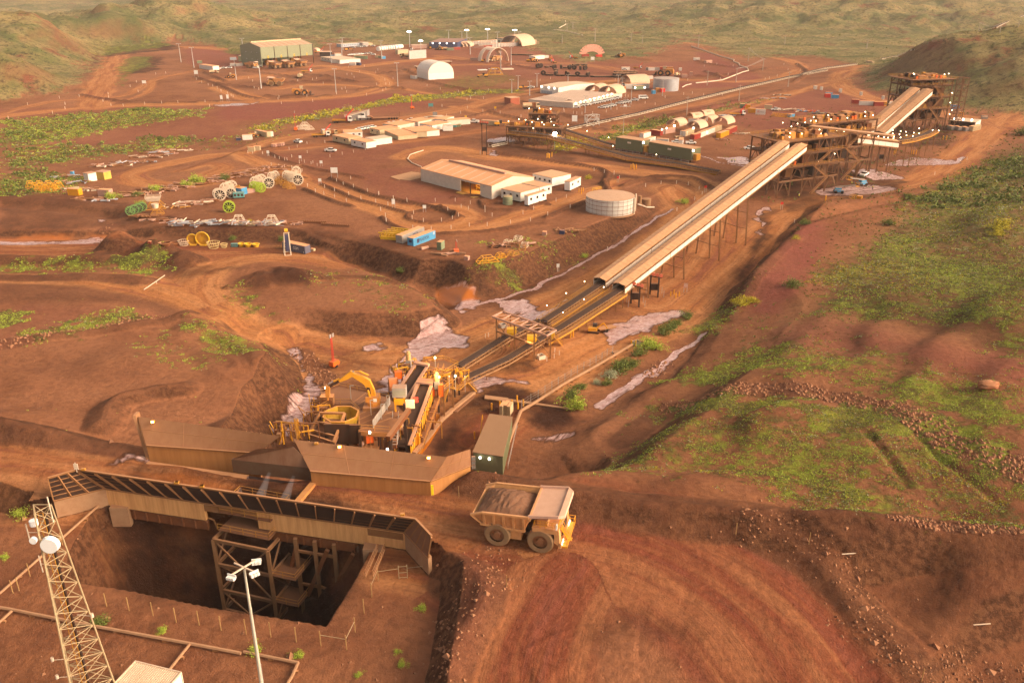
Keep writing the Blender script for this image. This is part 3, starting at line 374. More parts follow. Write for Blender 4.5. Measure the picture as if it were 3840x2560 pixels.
class MB:
 def __init__(s,o=(0,0,0),a=0):
  s.v=[];s.f=[];s.o=o;s.c=math.cos(a);s.s=math.sin(a)
 def P(s,p):
  s.v.append((s.o[0]+p[0]*s.c-p[1]*s.s,s.o[1]+p[0]*s.s+p[1]*s.c,s.o[2]+p[2]));return len(s.v)-1
 def face(s,*pts):s.f.append([s.P(p)for p in pts]);return s
 def hexa(s,a):
  i=[s.P(p)for p in a]
  for q in((0,3,2,1),(4,5,6,7),(0,1,5,4),(1,2,6,5),(2,3,7,6),(3,0,4,7)):s.f.append([i[k]for k in q])
  return s
 def box(s,x0,x1,y0,y1,z0,z1):
  return s.hexa([(x0,y0,z0),(x1,y0,z0),(x1,y1,z0),(x0,y1,z0),(x0,y0,z1),(x1,y0,z1),(x1,y1,z1),(x0,y1,z1)])
 def bar(s,p,q,w,h=None,up=(0,0,1)):
  p=Vector(p);q=Vector(q);h=h or w;d=(q-p).normalized();u=Vector(up)
  if abs(d.dot(u))>.98:u=Vector((0,1,0))
  x=d.cross(u).normalized()*w/2;y=x.cross(d).normalized()*h/2
  return s.hexa([p-x-y,p+x-y,q+x-y,q-x-y,p-x+y,p+x+y,q+x+y,q-x+y])
 def tube(s,p,q,r,r2=None,n=8,cap=True):
  p=Vector(p);q=Vector(q);r2=r if r2 is None else r2;d=(q-p).normalized();u=Vector((0,0,1))
  if abs(d.z)>.98:u=Vector((0,1,0))
  x=d.cross(u).normalized();y=x.cross(d)
  a=[s.P(p+(x*math.cos(k*2*PI/n)+y*math.sin(k*2*PI/n))*r)for k in range(n)]
  b=[s.P(q+(x*math.cos(k*2*PI/n)+y*math.sin(k*2*PI/n))*r2)for k in range(n)]
  for k in range(n):s.f.append([a[k],a[(k+1)%n],b[(k+1)%n],b[k]])
  if cap:s.f.append(a[::-1]);s.f.append(b)
  return s
 def path(s,pts,r,n=6):
  for a,b in zip(pts,pts[1:]):s.tube(a,b,r,n=n)
  return s
 def ring(s,c,r,rt,ax='y',n=16,m=6):
  g=[]
  for i in range(n):
   a=i*2*PI/n;row=[]
   for j in range(m):
    b=j*2*PI/m;rr=r+rt*math.cos(b);h=rt*math.sin(b)
    q=(rr*math.cos(a),h,rr*math.sin(a))if ax=='y' else((rr*math.cos(a),rr*math.sin(a),h)if ax=='z' else(h,rr*math.cos(a),rr*math.sin(a)))
    row.append(s.P((c[0]+q[0],c[1]+q[1],c[2]+q[2])))
   g.append(row)
  for i in range(n):
   for j in range(m):s.f.append([g[i][j],g[(i+1)%n][j],g[(i+1)%n][(j+1)%m],g[i][(j+1)%m]])
  return s
 def prism(s,pts,y0,y1):
  'outline in x,z pushed from y0 to y1'
  a=[s.P((p[0],y0,p[1]))for p in pts];b=[s.P((p[0],y1,p[1]))for p in pts];n=len(pts)
  s.f.append(a[::-1]);s.f.append(b)
  for k in range(n):s.f.append([a[k],a[(k+1)%n],b[(k+1)%n],b[k]])
  return s
 def slab(s,pts,z0,z1):
  a=[s.P((p[0],p[1],z0))for p in pts];b=[s.P((p[0],p[1],z1))for p in pts];n=len(pts)
  s.f.append(a[::-1]);s.f.append(b)
  for k in range(n):s.f.append([a[k],a[(k+1)%n],b[(k+1)%n],b[k]])
  return s
 def clusters(s):
  n=len(s.v);p=list(range(n))
  def f(a):
   while p[a]!=a:p[a]=p[p[a]];a=p[a]
   return a
  for q in s.f:
   a=f(q[0])
   for b in q[1:]:p[f(b)]=a
  g={}
  for i in range(n):g.setdefault(f(i),[]).append(i)
  ks=list(g.values())
  if len(ks)<2 or len(ks)>260:return None
  V=np.array(s.v);lo=np.array([V[k].min(0)for k in ks])-.09;hi=np.array([V[k].max(0)for k in ks])+.09
  lab=list(range(len(ks)))
  ov=((lo[:,None]<=hi[None])&(hi[:,None]>=lo[None])).all(2);seen=-np.ones(len(ks),int);c=0
  for i in range(len(ks)):
   if seen[i]>=0:continue
   st=[i];seen[i]=c
   while st:
    j=st.pop()
    for k in np.nonzero(ov[j]&(seen<0))[0]:seen[k]=c;st.append(k)
   c+=1
  if c<2 or c>45:return None
  out=[MB()for _ in range(c)];vm={}
  for ci,k in zip(seen,ks):
   for i in k:vm[i]=(ci,len(out[ci].v));out[ci].v.append(s.v[i])
  for q in s.f:out[vm[q[0]][0]].f.append([vm[i][1]for i in q])
  return out
 def bd(s,name,m,parent=None,world=False,smooth=False,sharp=False):
  if parent is not None and name not in('ore_load',):
   cl=s.clusters()
   if cl:return[q._build(name,m,parent,world,smooth,sharp)for q in cl][0]
  return s._build(name,m,parent,world,smooth,sharp)
 def _build(s,name,m,parent=None,world=False,smooth=False,sharp=False):
  me=bpy.data.meshes.new(name);v=s.v
  if world and parent is not None:
   M=PM[parent.name].inverted();v=[tuple(M@Vector(p))for p in v]
  me.from_pydata(v,[],s.f);me.materials.append(m)
  bm=bmesh.new();bm.from_mesh(me);bmesh.ops.recalc_face_normals(bm,faces=bm.faces[:]);bm.to_mesh(me);bm.free()
  if smooth:
   me.polygons.foreach_set('use_smooth',[True]*len(me.polygons))
   if not sharp:me.set_sharp_from_angle(angle=R(40))
  o=bpy.data.objects.new(name,me);COL.objects.link(o)
  if parent is not None:o.parent=parent
  return o
import bmesh
PM={}
def tag(o,label=None,cat=None,group=None,kind=None):
 if label:o['label']=label
 if cat:o['category']=cat
 if group:o['group']=group
 if kind:o['kind']=kind
 return o
def T(name,label,cat,loc=(0,0,0),rz=0,group=None):
 o=bpy.data.objects.new(name,None);COL.objects.link(o);o.location=loc;o.rotation_euler=(0,0,rz);o.empty_display_size=.5
 PM[o.name]=Matrix.Translation(loc)@Matrix.Rotation(rz,4,'Z');return tag(o,label,cat,group)
def single(mb,name,m,label,cat,loc=(0,0,0),rz=0,group=None,smooth=False):
 o=mb.bd(name,m,None,smooth=smooth);o.location=loc;o.rotation_euler=(0,0,rz);return tag(o,label,cat,group)
CH_={}
def kids(o):
 return[c for c in bpy.data.objects if c.parent==o]
def tree(o):return(o,[tree(c)for c in kids(o)])
def cp(t,par=None):
 c=t[0].copy();COL.objects.link(c)
 if par is not None:c.parent=par
 for k in t[1]:cp(k,c)
 return c
PR={}
def put(kind,loc,rz,label,cat,group=None,s=1,tilt=None):
 'a thing of that kind; the first is the built one, later ones are copies of it and of its parts'
 if kind not in PR:
  r=MAKERS[kind]();PR[kind]=tree(r)
 else:r=cp(PR[kind]);r.name=PR[kind][0].name
 r.location=loc;r.rotation_euler=(tilt or 0,0,rz);r.scale=(s,s,s)if isinstance(s,(int,float))else s
 for k in('label','group','category'):
  if k in r:del r[k]
 return tag(r,label,cat,group)
MAKERS={};BD={}
def maker(f):MAKERS[f.__name__]=f;return f
ORD=['first','second','third','fourth','fifth','sixth','seventh','eighth','ninth','tenth','eleventh','twelfth','thirteenth','fourteenth','fifteenth','sixteenth','seventeenth','eighteenth','nineteenth','twentieth']
def yaw(p,q):return math.atan2(q[1]-p[1],q[0]-p[0])
def E(name):
 o=bpy.data.objects.new(name,None);COL.objects.link(o);PM[o.name]=Matrix.Identity(4);return o
def text(s,size,name,m,parent,loc,rot,ext=.01):
 c=bpy.data.curves.new(name,'FONT');c.body=s;c.size=size;c.align_x='CENTER';c.align_y='CENTER';c.extrude=ext
 o=bpy.data.objects.new(name,c);COL.objects.link(o)
 dg=bpy.context.evaluated_depsgraph_get();me=bpy.data.meshes.new_from_object(o.evaluated_get(dg));bpy.data.objects.remove(o)
 me.materials.clear();me.materials.append(m);o=bpy.data.objects.new(name,me);COL.objects.link(o);o.parent=parent;o.location=loc;o.rotation_euler=rot;return o
@maker
def ute():
 r=E('ute');b=MB()
 b.prism([(-2.6,.45),(2.5,.45),(2.6,.8),(2.5,1.05),(1.3,1.15),(-2.6,1.15)],-.92,.92);b.prism([(-.7,1.15),(.0,1.78),(1.1,1.78)][:0]or[(-.75,1.7),(.75,1.7),(.75,1.82),(-.75,1.82)],-.78,.78)
 for y in(-.9,.84):b.box(-2.6,-.8,y,y+.06,1.15,1.38)
 b.bd('body',CARW,r);w=MB();w.prism([(-.85,1.15),(1.35,1.15),(.75,1.72),(-.78,1.72)],-.84,.84);w.bd('windows',GLASS,r)
 for x in(-1.6,1.55):
  for y in(-.95,.72):MB().tube((x,y,.4),(x,y+.23,.4),.4,n=10).bd('wheel',TYRE,r)
 return r
@maker
def van():
 r=E('minibus');b=MB();b.prism([(-2.7,.4),(2.5,.4),(2.7,.9),(2.3,1.3),(1.7,2.1),(-2.7,2.15)],-.95,.95);b.bd('body',CARW,r)
 w=MB();w.prism([(-2.4,1.3),(2.2,1.3),(1.6,1.95),(-2.4,1.95)],-.97,.97);w.bd('windows',GLASS,r)
 for x in(-1.7,1.6):
  for y in(-.98,.74):MB().tube((x,y,.4),(x,y+.24,.4),.4,n=10).bd('wheel',TYRE,r)
 return r
def _cont(mt,L=6.06,name='shipping_container',H=2.6):
 def f():
  r=E(name);b=MB();n=int(L/.28);pts=[]
  b.box(-L/2,L/2,-1.2,1.2,.12,H-.04)
  c=MB()
  for x in(-L/2,L/2-.14):
   for y in(-1.22,1.08):c.box(x,x+.14,y,y+.14,0,H)
  for y in(-1.22,1.1):
   for z in(.02,H-.14):c.box(-L/2,L/2,y,y+.12,z,z+.14)
  for k in range(1,n):
   x=-L/2+k*L/n;b.box(x,x+.12,-1.235,1.235,.2,H-.2)
  b.bd('body',mt,r);c.bd('frame',mt,r)
  d=MB()
  for y in(-1.1,.03):d.box(L/2+.01,L/2+.05,y,y+1.07,.15,H-.15)
  for y in(-.85,-.3,.3,.85):d.tube((L/2+.08,y,.2),(L/2+.08,y,H-.2),.03,n=5)
  d.bd('door',mt,r);MB().box(-L/2+.05,L/2-.05,-1.15,1.15,H-.03,H+.015).bd('roof',ORNR if mt is not NAVY else mt,r)
  return r
 return f
for k,m in dict(w=WHITE,c=CREAM,r=RED,y=YEL,g=GREY,n=NAVY,b=BLUE,s=SLATE,o=HVY,gn=GREENB,p=PINKW,pb=PALEB,lr=LRED,t=TEAL).items():
 MAKERS['c20'+k]=_cont(m);MAKERS['c40'+k]=_cont(m,12.19)
def body_box(mb,x0,x1,y0,y1,z0,z1):mb.box(x0,x1,y0,y1,z0,z1)
@maker
def haul_truck():
 r=E('haul_truck');A=mat('truck_orange',(.66,.34,.14),.6,dust=.6,dirt=.5,sc=.9)
 for x,n_ in((3.45,'f'),(-2.45,'r')):
  for sy in(-1,1):
   ww=MB();y0=sy*2.25 if n_=='f' else sy*1.35;y1=sy*3.35;
   prof=[(1.0,0),(1.65,0),(1.8,.15),(1.8,.85),(1.65,1.0),(1.0,1.0)]
   n=28;rows_=[]
   for k in range(n):
    a=k*2*PI/n;rows_.append([ww.P((x+math.cos(a)*q*(1.015 if k%2 and q>1.7 else 1),y0+(y1-y0)*t,1.8+math.sin(a)*q*(1.015 if k%2 and q>1.7 else 1)))for q,t in prof])
   for k in range(n):
    for j in range(5):ww.f.append([rows_[k][j],rows_[(k+1)%n][j],rows_[(k+1)%n][j+1],rows_[k][j+1]])
   ty=ww.bd('wheel',mat('dusty_tyre',(.27,.175,.095),.9,dust=.4,dirt=.5),r,smooth=1)
   MB().tube((x,y0,1.8),(x,y1-sy*.32,1.8),1.04,n=20).tube((x,y1-sy*.35,1.8),(x,y1-sy*.12,1.8),.55,.42,n=14).bd('rim',mat('rim_brown',(.28,.13,.06),.6,dust=.3),ty,smooth=1)
 c=MB();c.box(-4.4,5.0,-1.1,1.1,1.5,2.5);c.box(-3.4,-1.5,-1.3,1.3,1.2,2.3);c.box(2.6,4.4,-2.2,2.2,1.5,2.1);c.bd('chassis',DKS,r)
 t=MB()
 for sy in(-1,1):t.tube((-.1,sy*1.3,2.0),(-.1,sy*2.7,2.0),.85,n=12);t.box(-.95,.75,min(sy*1.5,sy*2.75),max(sy*1.5,sy*2.75),1.2,2.9)
 t.bd('fuel_tank',A,r)
 b=MB();W_=3.65
 outl=[(-5.9,4.35),(-4.9,3.2),(-2.6,2.85),(1.25,2.95),(2.1,5.0)]
 def sheet(p,q,y0,y1,th=.16):
  b.hexa([(p[0],y0,p[1]),(q[0],y0,q[1]),(q[0],y1,q[1]),(p[0],y1,p[1]),(p[0],y0,p[1]+th),(q[0],y0,q[1]+th),(q[0],y1,q[1]+th),(p[0],y1,p[1]+th)])
 for p,q in zip(outl,outl[1:]):sheet(p,q,-3.0,3.0,.2)
 top=[(-6.1,4.75),(-4.0,5.35),(1.9,5.5)]
 for sy in(-1,1):
  y=sy*3.0;y2=sy*W_
  low=[(-5.9,4.35),(-4.9,3.25),(-2.6,2.9),(1.25,3.0),(2.1,5.0)]
  P_=[(-5.9,4.4,4.75),(-4.6,3.15,5.2),(-2.6,2.9,5.38),(1.2,3.0,5.5),(2.05,5.0,5.5)]
  for(xa,za,ta),(xb,zb,tb)in zip(P_,P_[1:]):
   b.hexa([(xa,y,za),(xb,y,zb),(xb,y2,tb),(xa,y2,ta),(xa,y-sy*.12,za),(xb,y-sy*.12,zb),(xb,y2-sy*.14,tb),(xa,y2-sy*.14,ta)])
  b.bar((-5.95,y2,4.75),(-4.4,y2,5.3),.3,.25);b.bar((-4.4,y2,5.3),(2.0,y2,5.58),.32,.28);b.bar((-5.9,y2*.97,4.6),(-4.7,y*1.04,3.3),.25,.2)
  b.bar((-4.8,y*1.05,3.2),(1.4,y*1.05,3.05),.28,.35)
  for x in(-4.3,-3.0,-1.65,-.3,1.05):b.hexa([(x,y*.98,3.0),(x+.3,y*.98,3.0),(x+.3,y2,5.4),(x,y2,5.3),(x,y*1.08,3.0),(x+.3,y*1.08,3.0),(x+.3,y2+sy*.16,5.4),(x,y2+sy*.16,5.3)])
 b.hexa([(1.95,-W_,5.0),(2.2,-W_,5.0),(2.2,W_,5.0),(1.95,W_,5.0),(1.95,-W_,5.75),(2.2,-W_,5.75),(2.2,W_,5.75),(1.95,W_,5.75)])
 b.bd('tray',A,r)
 cn=MB();cn.hexa([(1.9,-3.65,5.45),(6.0,-3.5,5.95),(6.0,3.5,5.95),(1.9,3.65,5.45),(1.9,-3.65,5.65),(6.0,-3.5,6.15),(6.0,3.5,6.15),(1.9,3.65,5.65)])
 for sy in(-1,1):cn.bar((1.9,sy*3.62,5.75),(5.9,sy*3.55,6.25),.2,.38)
 cn.hexa([(5.9,-3.6,6.0),(6.7,-2.9,5.9),(6.7,2.9,5.9),(5.9,3.6,6.0),(5.9,-3.6,6.4),(6.6,-2.9,6.35),(6.6,2.9,6.35),(5.9,3.6,6.4)])
 cn.bd('canopy',mat('pale_pink_canopy',(.66,.42,.32),.6,dust=.35,dirt=.35,sc=.8),r)
 ld=MB();nx,ny=22,14;gr=[]
 for i in range(nx):
  x=-5.3+i*7.2/(nx-1);row=[]
  for j in range(ny):
   y=-3.3+j*6.6/(ny-1);q=max(0,1-((x+1.9)/3.7)**2)*max(0,1-(y/3.6)**2)
   row.append(ld.P((x,y,4.65+1.5*q+.12*(i/nx)+random.uniform(-.09,.09))))
  gr.append(row)
 for i in range(nx-1):
  for j in range(ny-1):ld.f.append([gr[i][j],gr[i+1][j],gr[i+1][j+1],gr[i][j+1]])
 for k in range(30):
  x=random.uniform(-4.5,1.2);y=random.uniform(-2.6,2.6);q=max(0,1-((x+1.9)/3.7)**2)*max(0,1-(y/3.6)**2);z=4.6+1.5*q;e=random.uniform(.06,.2)
  ld.hexa([(x-e,y-e*.7,z-e),(x+e,y-e,z-e),(x+e*.8,y+e,z-e),(x-e,y+e,z-e),(x-e*.5,y-e*.5,z+e*.6),(x+e*.6,y-e*.4,z+e*.5),(x+e*.4,y+e*.5,z+e*.7),(x-e*.4,y+e*.5,z+e*.4)])
 ld.bd('ore_load',ORE,r,smooth=False)
 d=MB();d.box(2.3,5.9,-3.3,3.3,3.75,3.95);d.box(4.7,6.0,-1.6,1.6,1.4,3.75);d.box(5.9,6.25,-3.2,3.2,1.15,1.9)
 for sy in(-1,1):d.box(2.4,5.6,min(sy*2.5,sy*3.3),max(sy*2.5,sy*3.3),3.3,3.75);d.hexa([(5.3,sy*2.1,1.9),(6.1,sy*2.1,1.5),(6.1,sy*3.2,1.5),(5.3,sy*3.2,1.9),(5.3,sy*2.1,3.75),(5.9,sy*2.1,3.75),(5.9,sy*3.2,3.75),(5.3,sy*3.2,3.75)])
 d.bd('deck',A,r)
 gl=MB();gl.box(6.0,6.08,-1.35,1.35,1.6,3.55);gl.bd('grille',DKS,r)
 cb=MB();cb.box(2.9,4.9,.3,2.5,3.95,5.45);cb.bd('cab',mat('cab_brown',(.25,.15,.07),.5,dust=.3),r)
 MB().box(2.85,4.97,.38,2.42,4.5,5.25).box(3.1,4.7,.27,2.53,4.5,5.25).bd('cab_window',GLASS,r)
 MB().box(2.9,4.3,-2.7,-.4,3.95,4.9).bd('control_cabinet',A,r)
 rl=MB()
 for sy in(-1,1):
  for z in(4.35,4.7,5.05):rl.tube((2.6,sy*3.25,z),(5.8,sy*3.25,z),.04,n=5)
  for x in(2.6,3.4,4.2,5.0,5.8):rl.tube((x,sy*3.25,3.9),(x,sy*3.25,5.05),.04,n=5)
 for z in(4.35,4.7,5.05):rl.tube((5.85,-3.2,z),(5.85,3.2,z),.04,n=5)
 for y in(-2.4,-1.2,0,1.2,2.4):rl.tube((5.85,y,3.9),(5.85,y,5.05),.04,n=5)
 rl.bd('handrail',YEL,r)
 la=MB()
 for y in(-2.4,-1.7):la.bar((6.0,y,3.9),(7.0,y+1.2,1.2),.1,.22)
 for k in range(8):q=k/7;la.box(6.0+q,6.3+q,-2.4+1.2*q,-1.7+1.2*q,3.8-2.6*q,3.86-2.6*q)
 la.box(6.1,7.0,-2.9,2.9,1.1,1.35)
 for sy in(-1,1):
  for z in(1.9,2.4):la.tube((6.2,sy*2.9,z),(7.0,sy*2.9,z),.04,n=5)
  la.tube((7.0,sy*2.9,1.3),(7.0,sy*2.9,2.4),.05,n=5);la.tube((7,sy*1.9,1.3),(7,sy*1.9,2.4),.05,n=5);la.tube((7,sy*1.9,2.4),(7,sy*2.9,2.4),.05,n=5)
  for y in(1.2,):la.tube((5.9,sy*y,4.6),(6.9,sy*y,2.3),.04,n=5)
 la.bd('ladder',YEL,r)
 for y in(-2.5,-1.9,1.9,2.5):MB().box(6.25,6.34,y-.2,y+.2,1.4,1.75).bd('headlight',mat('headlight',(.9,.85,.7),em=2.5,emc=(1,.85,.6,1)),r)
 for y in(-1.3,.3):MB().box(5.9,5.97,y-.25,y+.25,4.6,5.0).bd('plate',CARW,r)
 for sy in(-1,1):MB().box(5.6,5.75,min(sy*3.3,sy*3.75),max(sy*3.3,sy*3.75),4.3,5.1).bd('mirror',CARW,r)
 return r
@maker
def wheel_loader():
 r=E('wheel_loader')
 for x in(-1.9,1.9):
  for sy in(-1,1):
   w_=MB().tube((x,sy*1.1,1.4),(x,sy*2.0,1.4),1.4,n=18).bd('wheel',TYRE,r,smooth=1);MB().tube((x,sy*1.1,1.4),(x,sy*2.05,1.4),.65,n=12).bd('rim',HVY,w_)
 b=MB();b.box(-4.3,-.4,-1.2,1.2,1.4,3.4);b.box(.2,3.2,-.9,.9,1.3,2.4);b.box(-4.6,-4.2,-1.3,1.3,1,2.8);b.bd('body',HVY,r)
 MB().box(-.6,1.0,-.9,.9,3.1,4.6).bd('cab',CREAM,r);MB().box(-.64,1.04,-.8,.8,3.5,4.4).bd('cab_window',GLASS,r)
 a=MB();
 for y in(-.8,.8):a.bar((1.6,y,2.4),(4.6,y,1.0),.3,.5)
 a.bd('lift_arm',HVY,r);k=MB();k.prism([(4.4,.2),(6.4,.1),(6.5,.3),(4.9,.5),(4.7,1.9),(4.4,1.9)],-2.1,2.1);k.bd('bucket',DKS,r);return r
@maker
def tanker():
 r=E('water_truck');MB().box(-4.2,4.2,-.9,.9,.7,1.1).bd('chassis',DKS,r);MB().prism([(2.4,.9),(4.4,.9),(4.4,2.0),(4.0,3.0),(2.4,3.1)],-1.2,1.2).bd('cab',CREAM,r);MB().prism([(2.9,2.0),(4.42,2.0),(4.05,2.85),(2.9,2.85)],-1.22,1.22).bd('cab_window',GLASS,r)
 MB().tube((-4.2,0,2.1),(.4,0,2.1),1.15,n=14).bd('tank',CREAM,r,smooth=1);MB().box(.5,2.2,-1.1,1.1,1.1,3.2).bd('pump_box',RUST,r)
 for x in(-3.2,-1.9,2.9):
  for y in(-1.2,.9):MB().tube((x,y,.55),(x,y+.3,.55),.55,n=10).bd('wheel',TYRE,r)
 return r
@maker
def flat_truck():
 r=E('flatbed_truck');MB().box(-5,4.2,-.5,.5,.8,1.1).bd('chassis',DKS,r);MB().prism([(2.6,.9),(4.5,.9),(4.5,1.9),(4.1,2.9),(2.6,3.0)],-1.2,1.2).bd('cab',CARW,r);MB().prism([(3.1,1.9),(4.52,1.9),(4.15,2.75),(3.1,2.75)],-1.22,1.22).bd('cab_window',GLASS,r)
 MB().box(-5,1.4,-1.25,1.25,1.15,1.35).box(-5,1.4,-1.25,-1.2,1.35,1.7).box(-5,1.4,1.2,1.25,1.35,1.7).bd('tray',YELD,r)
 for x in(-3.8,-2.5,3.2):
  for y in(-1.2,.9):MB().tube((x,y,.55),(x,y+.3,.55),.55,n=10).bd('wheel',TYRE,r)
 cr=MB();cr.box(1.5,2.3,-.6,.6,1.1,3.0);cr.bar((1.9,0,3.0),(5.5,.8,6.5),.35,.4);cr.bd('crane_boom',LRED,r);return r
@maker
def low_loader():
 r=E('low_loader_truck');MB().box(2.5,7.5,-.6,.6,.8,1.1).box(5.6,7.2,-1.1,1.1,1,3.2).prism([(7.2,.9),(9,.9),(9,2.1),(7.2,2.2)],-.9,.9).bd('cab',CARW,r);MB().box(5.9,7.25,-1.12,1.12,2.2,3.0).bd('cab_window',GLASS,r)
 MB().prism([(-10,.9),(2,.9),(3,1.7),(4.6,1.7),(4.6,1.5),(3.2,1.5),(2.2,.65),(-10,.65)],-1.4,1.4).bar((-10,-1,.9),(-10.5,-1,3.4),.2).bar((-10,1,.9),(-10.5,1,3.4),.2).bd('trailer_deck',RUST,r)
 for x in(-9,-7.8,-6.6,-5.4,3.2,4.4,8):
  for y in(-1.4,1.0):MB().tube((x,y,.5),(x,y+.4,.5),.5,n=10).bd('wheel',TYRE,r)
 return r
@maker
def grader():
 r=E('grader');MB().bar((-1,0,1.9),(4.4,0,1.6),.4,.4).box(-4,-1.2,-.8,.8,1,2.2).bd('body',YEL,r);MB().box(-1.3,.2,-.7,.7,1.6,3.2).bd('cab',GLASS,r);MB().bar((.6,-1.8,.5),(1.6,1.8,.5),.15,.6).bd('blade',DKS,r)
 for x in(-3.4,-1.9,4.2):
  for y in(-1.1,.7):MB().tube((x,y,.6),(x,y+.4,.6),.6,n=10).bd('wheel',TYRE,r)
 return r
@maker
def excavator():
 r=E('mini_excavator')
 for y in(-1,.6):MB().prism([(-1.5,.1),(1.5,.1),(1.7,.4),(1.5,.7),(-1.5,.7),(-1.7,.4)],y,y+.4).bd('track',DKS,r)
 MB().box(-1.5,1,-.9,.9,.75,1.7).bd('body',YEL,r);MB().box(-.3,.9,.0,.85,1.7,2.7).bd('cab',GLASS,r);MB().bar((.9,0,1.5),(2.8,0,3.2),.25,.35).bd('boom',YEL,r);MB().bar((2.8,0,3.2),(3.9,0,1.5),.2,.28).bd('stick',YEL,r);MB().prism([(3.6,.6),(4.2,.6),(4.1,1.5),(3.7,1.5)],-.4,.4).bd('bucket',DKS,r);return r
@maker
def boom_lift():
 r=E('boom_lift');MB().box(-1.4,1.4,-1.1,1.1,.5,1.2).box(-1.2,.8,-.8,.8,1.25,1.9).bd('base',BLUE,r)
 for x in(-1,1):
  for y in(-1.3,1.0):MB().tube((x,y,.5),(x,y+.3,.5),.5,n=10).bd('wheel',TYRE,r)
 MB().bar((-.8,0,2),(5.2,0,2.9),.35,.4).bd('boom',GREY,r);b=MB()
 for z in(2.4,3.5):
  for p,q in(((5.2,-.9),(6.2,-.9)),((6.2,-.9),(6.2,.9)),((6.2,.9),(5.2,.9)),((5.2,.9),(5.2,-.9))):b.tube((*p,z),(*q,z),.05,n=5)
 for p in((5.2,-.9),(6.2,-.9),(6.2,.9),(5.2,.9)):b.tube((*p,2.4),(*p,3.5),.05,n=5)
 b.box(5.2,6.2,-.9,.9,2.35,2.42);b.bd('basket',YEL,r);return r
@maker
def light_tower():
 r=E('mobile_light_tower');MB().box(-1.1,1.1,-.7,.7,.5,1.7).bar((1.1,0,.6),(2.2,0,.5),.12).bd('trailer_body',ORA,r)
 for y in(-.9,.65):MB().tube((0,y,.4),(0,y+.25,.4),.4,n=10).bd('wheel',TYRE,r)
 m=MB()
 for dx,dy in((-.18,-.18),(.18,-.18),(.18,.18),(-.18,.18)):m.bar((dx-.3,dy,1.7),(dx*.7-.3,dy*.7,8.2),.07)
 for k in range(9):z=1.8+k*.7;m.bar((-.48,-.16,z),(-.12,-.16,z+.7),.04);m.bar((-.12,.16,z),(-.48,.16,z+.7),.04)
 m.bd('mast',LRED,r)
 for dx in(-.5,.5):
  for dz in(8.1,8.6):MB().box(-.3+dx-.3,-.3+dx+.3,-.3,-.1,dz,dz+.4).bd('floodlight',GREY,r)
 return r
@maker
def generator():
 r=E('generator_set');MB().box(-1.7,1.7,-.8,.8,.4,2.0).bd('canopy',TEAL,r);MB().box(-1.9,1.9,-.9,.9,.05,.38).bd('skid',DKS,r)
 for x in(-1.1,0,1.1):MB().box(x-.35,x+.35,-.83,-.81,.8,1.6).bd('vent',DKS,r)
 return r
def _reel(mt,drum,fr=1.0):
 def f():
  r=E('belt_reel');Rr=2.1
  for y in(-.85,.85):
   m=MB();n=10
   pp=[(Rr*math.cos(k*2*PI/n),y,Rr+Rr*math.sin(k*2*PI/n))for k in range(n)]
   for k in range(n):m.bar(pp[k],pp[(k+1)%n],.24,.26);m.bar((0,y,Rr),pp[k],.18,.16)
   m.tube((0,y-.1,Rr),(0,y+.1,Rr),.3,n=10);m.bd('flange',mt,r)
  if drum:MB().tube((0,-.75,Rr),(0,.75,Rr),1.75,n=20).bd('belt_roll',BELT,r,smooth=1)
  else:MB().tube((0,-.8,Rr),(0,.8,Rr),.25,n=8).bd('axle',mt,r)
  return r
 return f
MAKERS['reel_w']=_reel(BONE,True);MAKERS['reel_wo']=_reel(BONE,False);MAKERS['reel_g']=_reel(GRN,True);MAKERS['reel_l']=_reel(LIME,False);MAKERS['reel_ld']=_reel(LIME,True)
def _stand(mt):
 def f():
  r=E('reel_stand');m=MB()
  for y in(-1.6,1.6):
   m.bar((-2,y,.1),(2,y,.1),.22);m.bar((-2,y,.1),(-.9,y,2.3),.18);m.bar((2,y,.1),(.9,y,2.3),.18);m.bar((-.9,y,2.3),(.9,y,2.3),.2);m.bar((0,y,.1),(0,y,2.3),.12);m.bar((-1.4,y,1.2),(1.4,y,1.2),.12)
  for x,z in((-2,.1),(2,.1),(-.9,2.3),(.9,2.3)):m.bar((x,-1.6,z),(x,1.6,z),.18)
  m.bd('frame',mt,r);b=MB();b.bar((-2,-1.6,.1),(2,1.6,.1),.14);b.bar((2,-1.6,.15),(-2,1.6,.15),.14);b.bd('brace',mt,r);return r
 return f
MAKERS['stand_y']=_stand(YELD);MAKERS['stand_l']=_stand(LIME);MAKERS['stand_w']=_stand(BONE);MAKERS['stand_o']=_stand(YEL)
def _big_tyre():
 r=E('truck_tyre');
 ww=MB();prof=[(.5,0),(1.55,0),(1.75,.2),(1.75,.95),(1.55,1.15),(.5,1.15)];n=20;rw=[]
 for k in range(n):
  a=k*2*PI/n;rw.append([ww.P((math.cos(a)*q,math.sin(a)*q,h))for q,h in prof])
 for k in range(n):
  for j in range(6):ww.f.append([rw[k][j],rw[(k+1)%n][j],rw[(k+1)%n][(j+1)%6],rw[k][(j+1)%6]])
 ww.bd('tyre',TYRE,r,smooth=1);return r
MAKERS['tyre']=_big_tyre
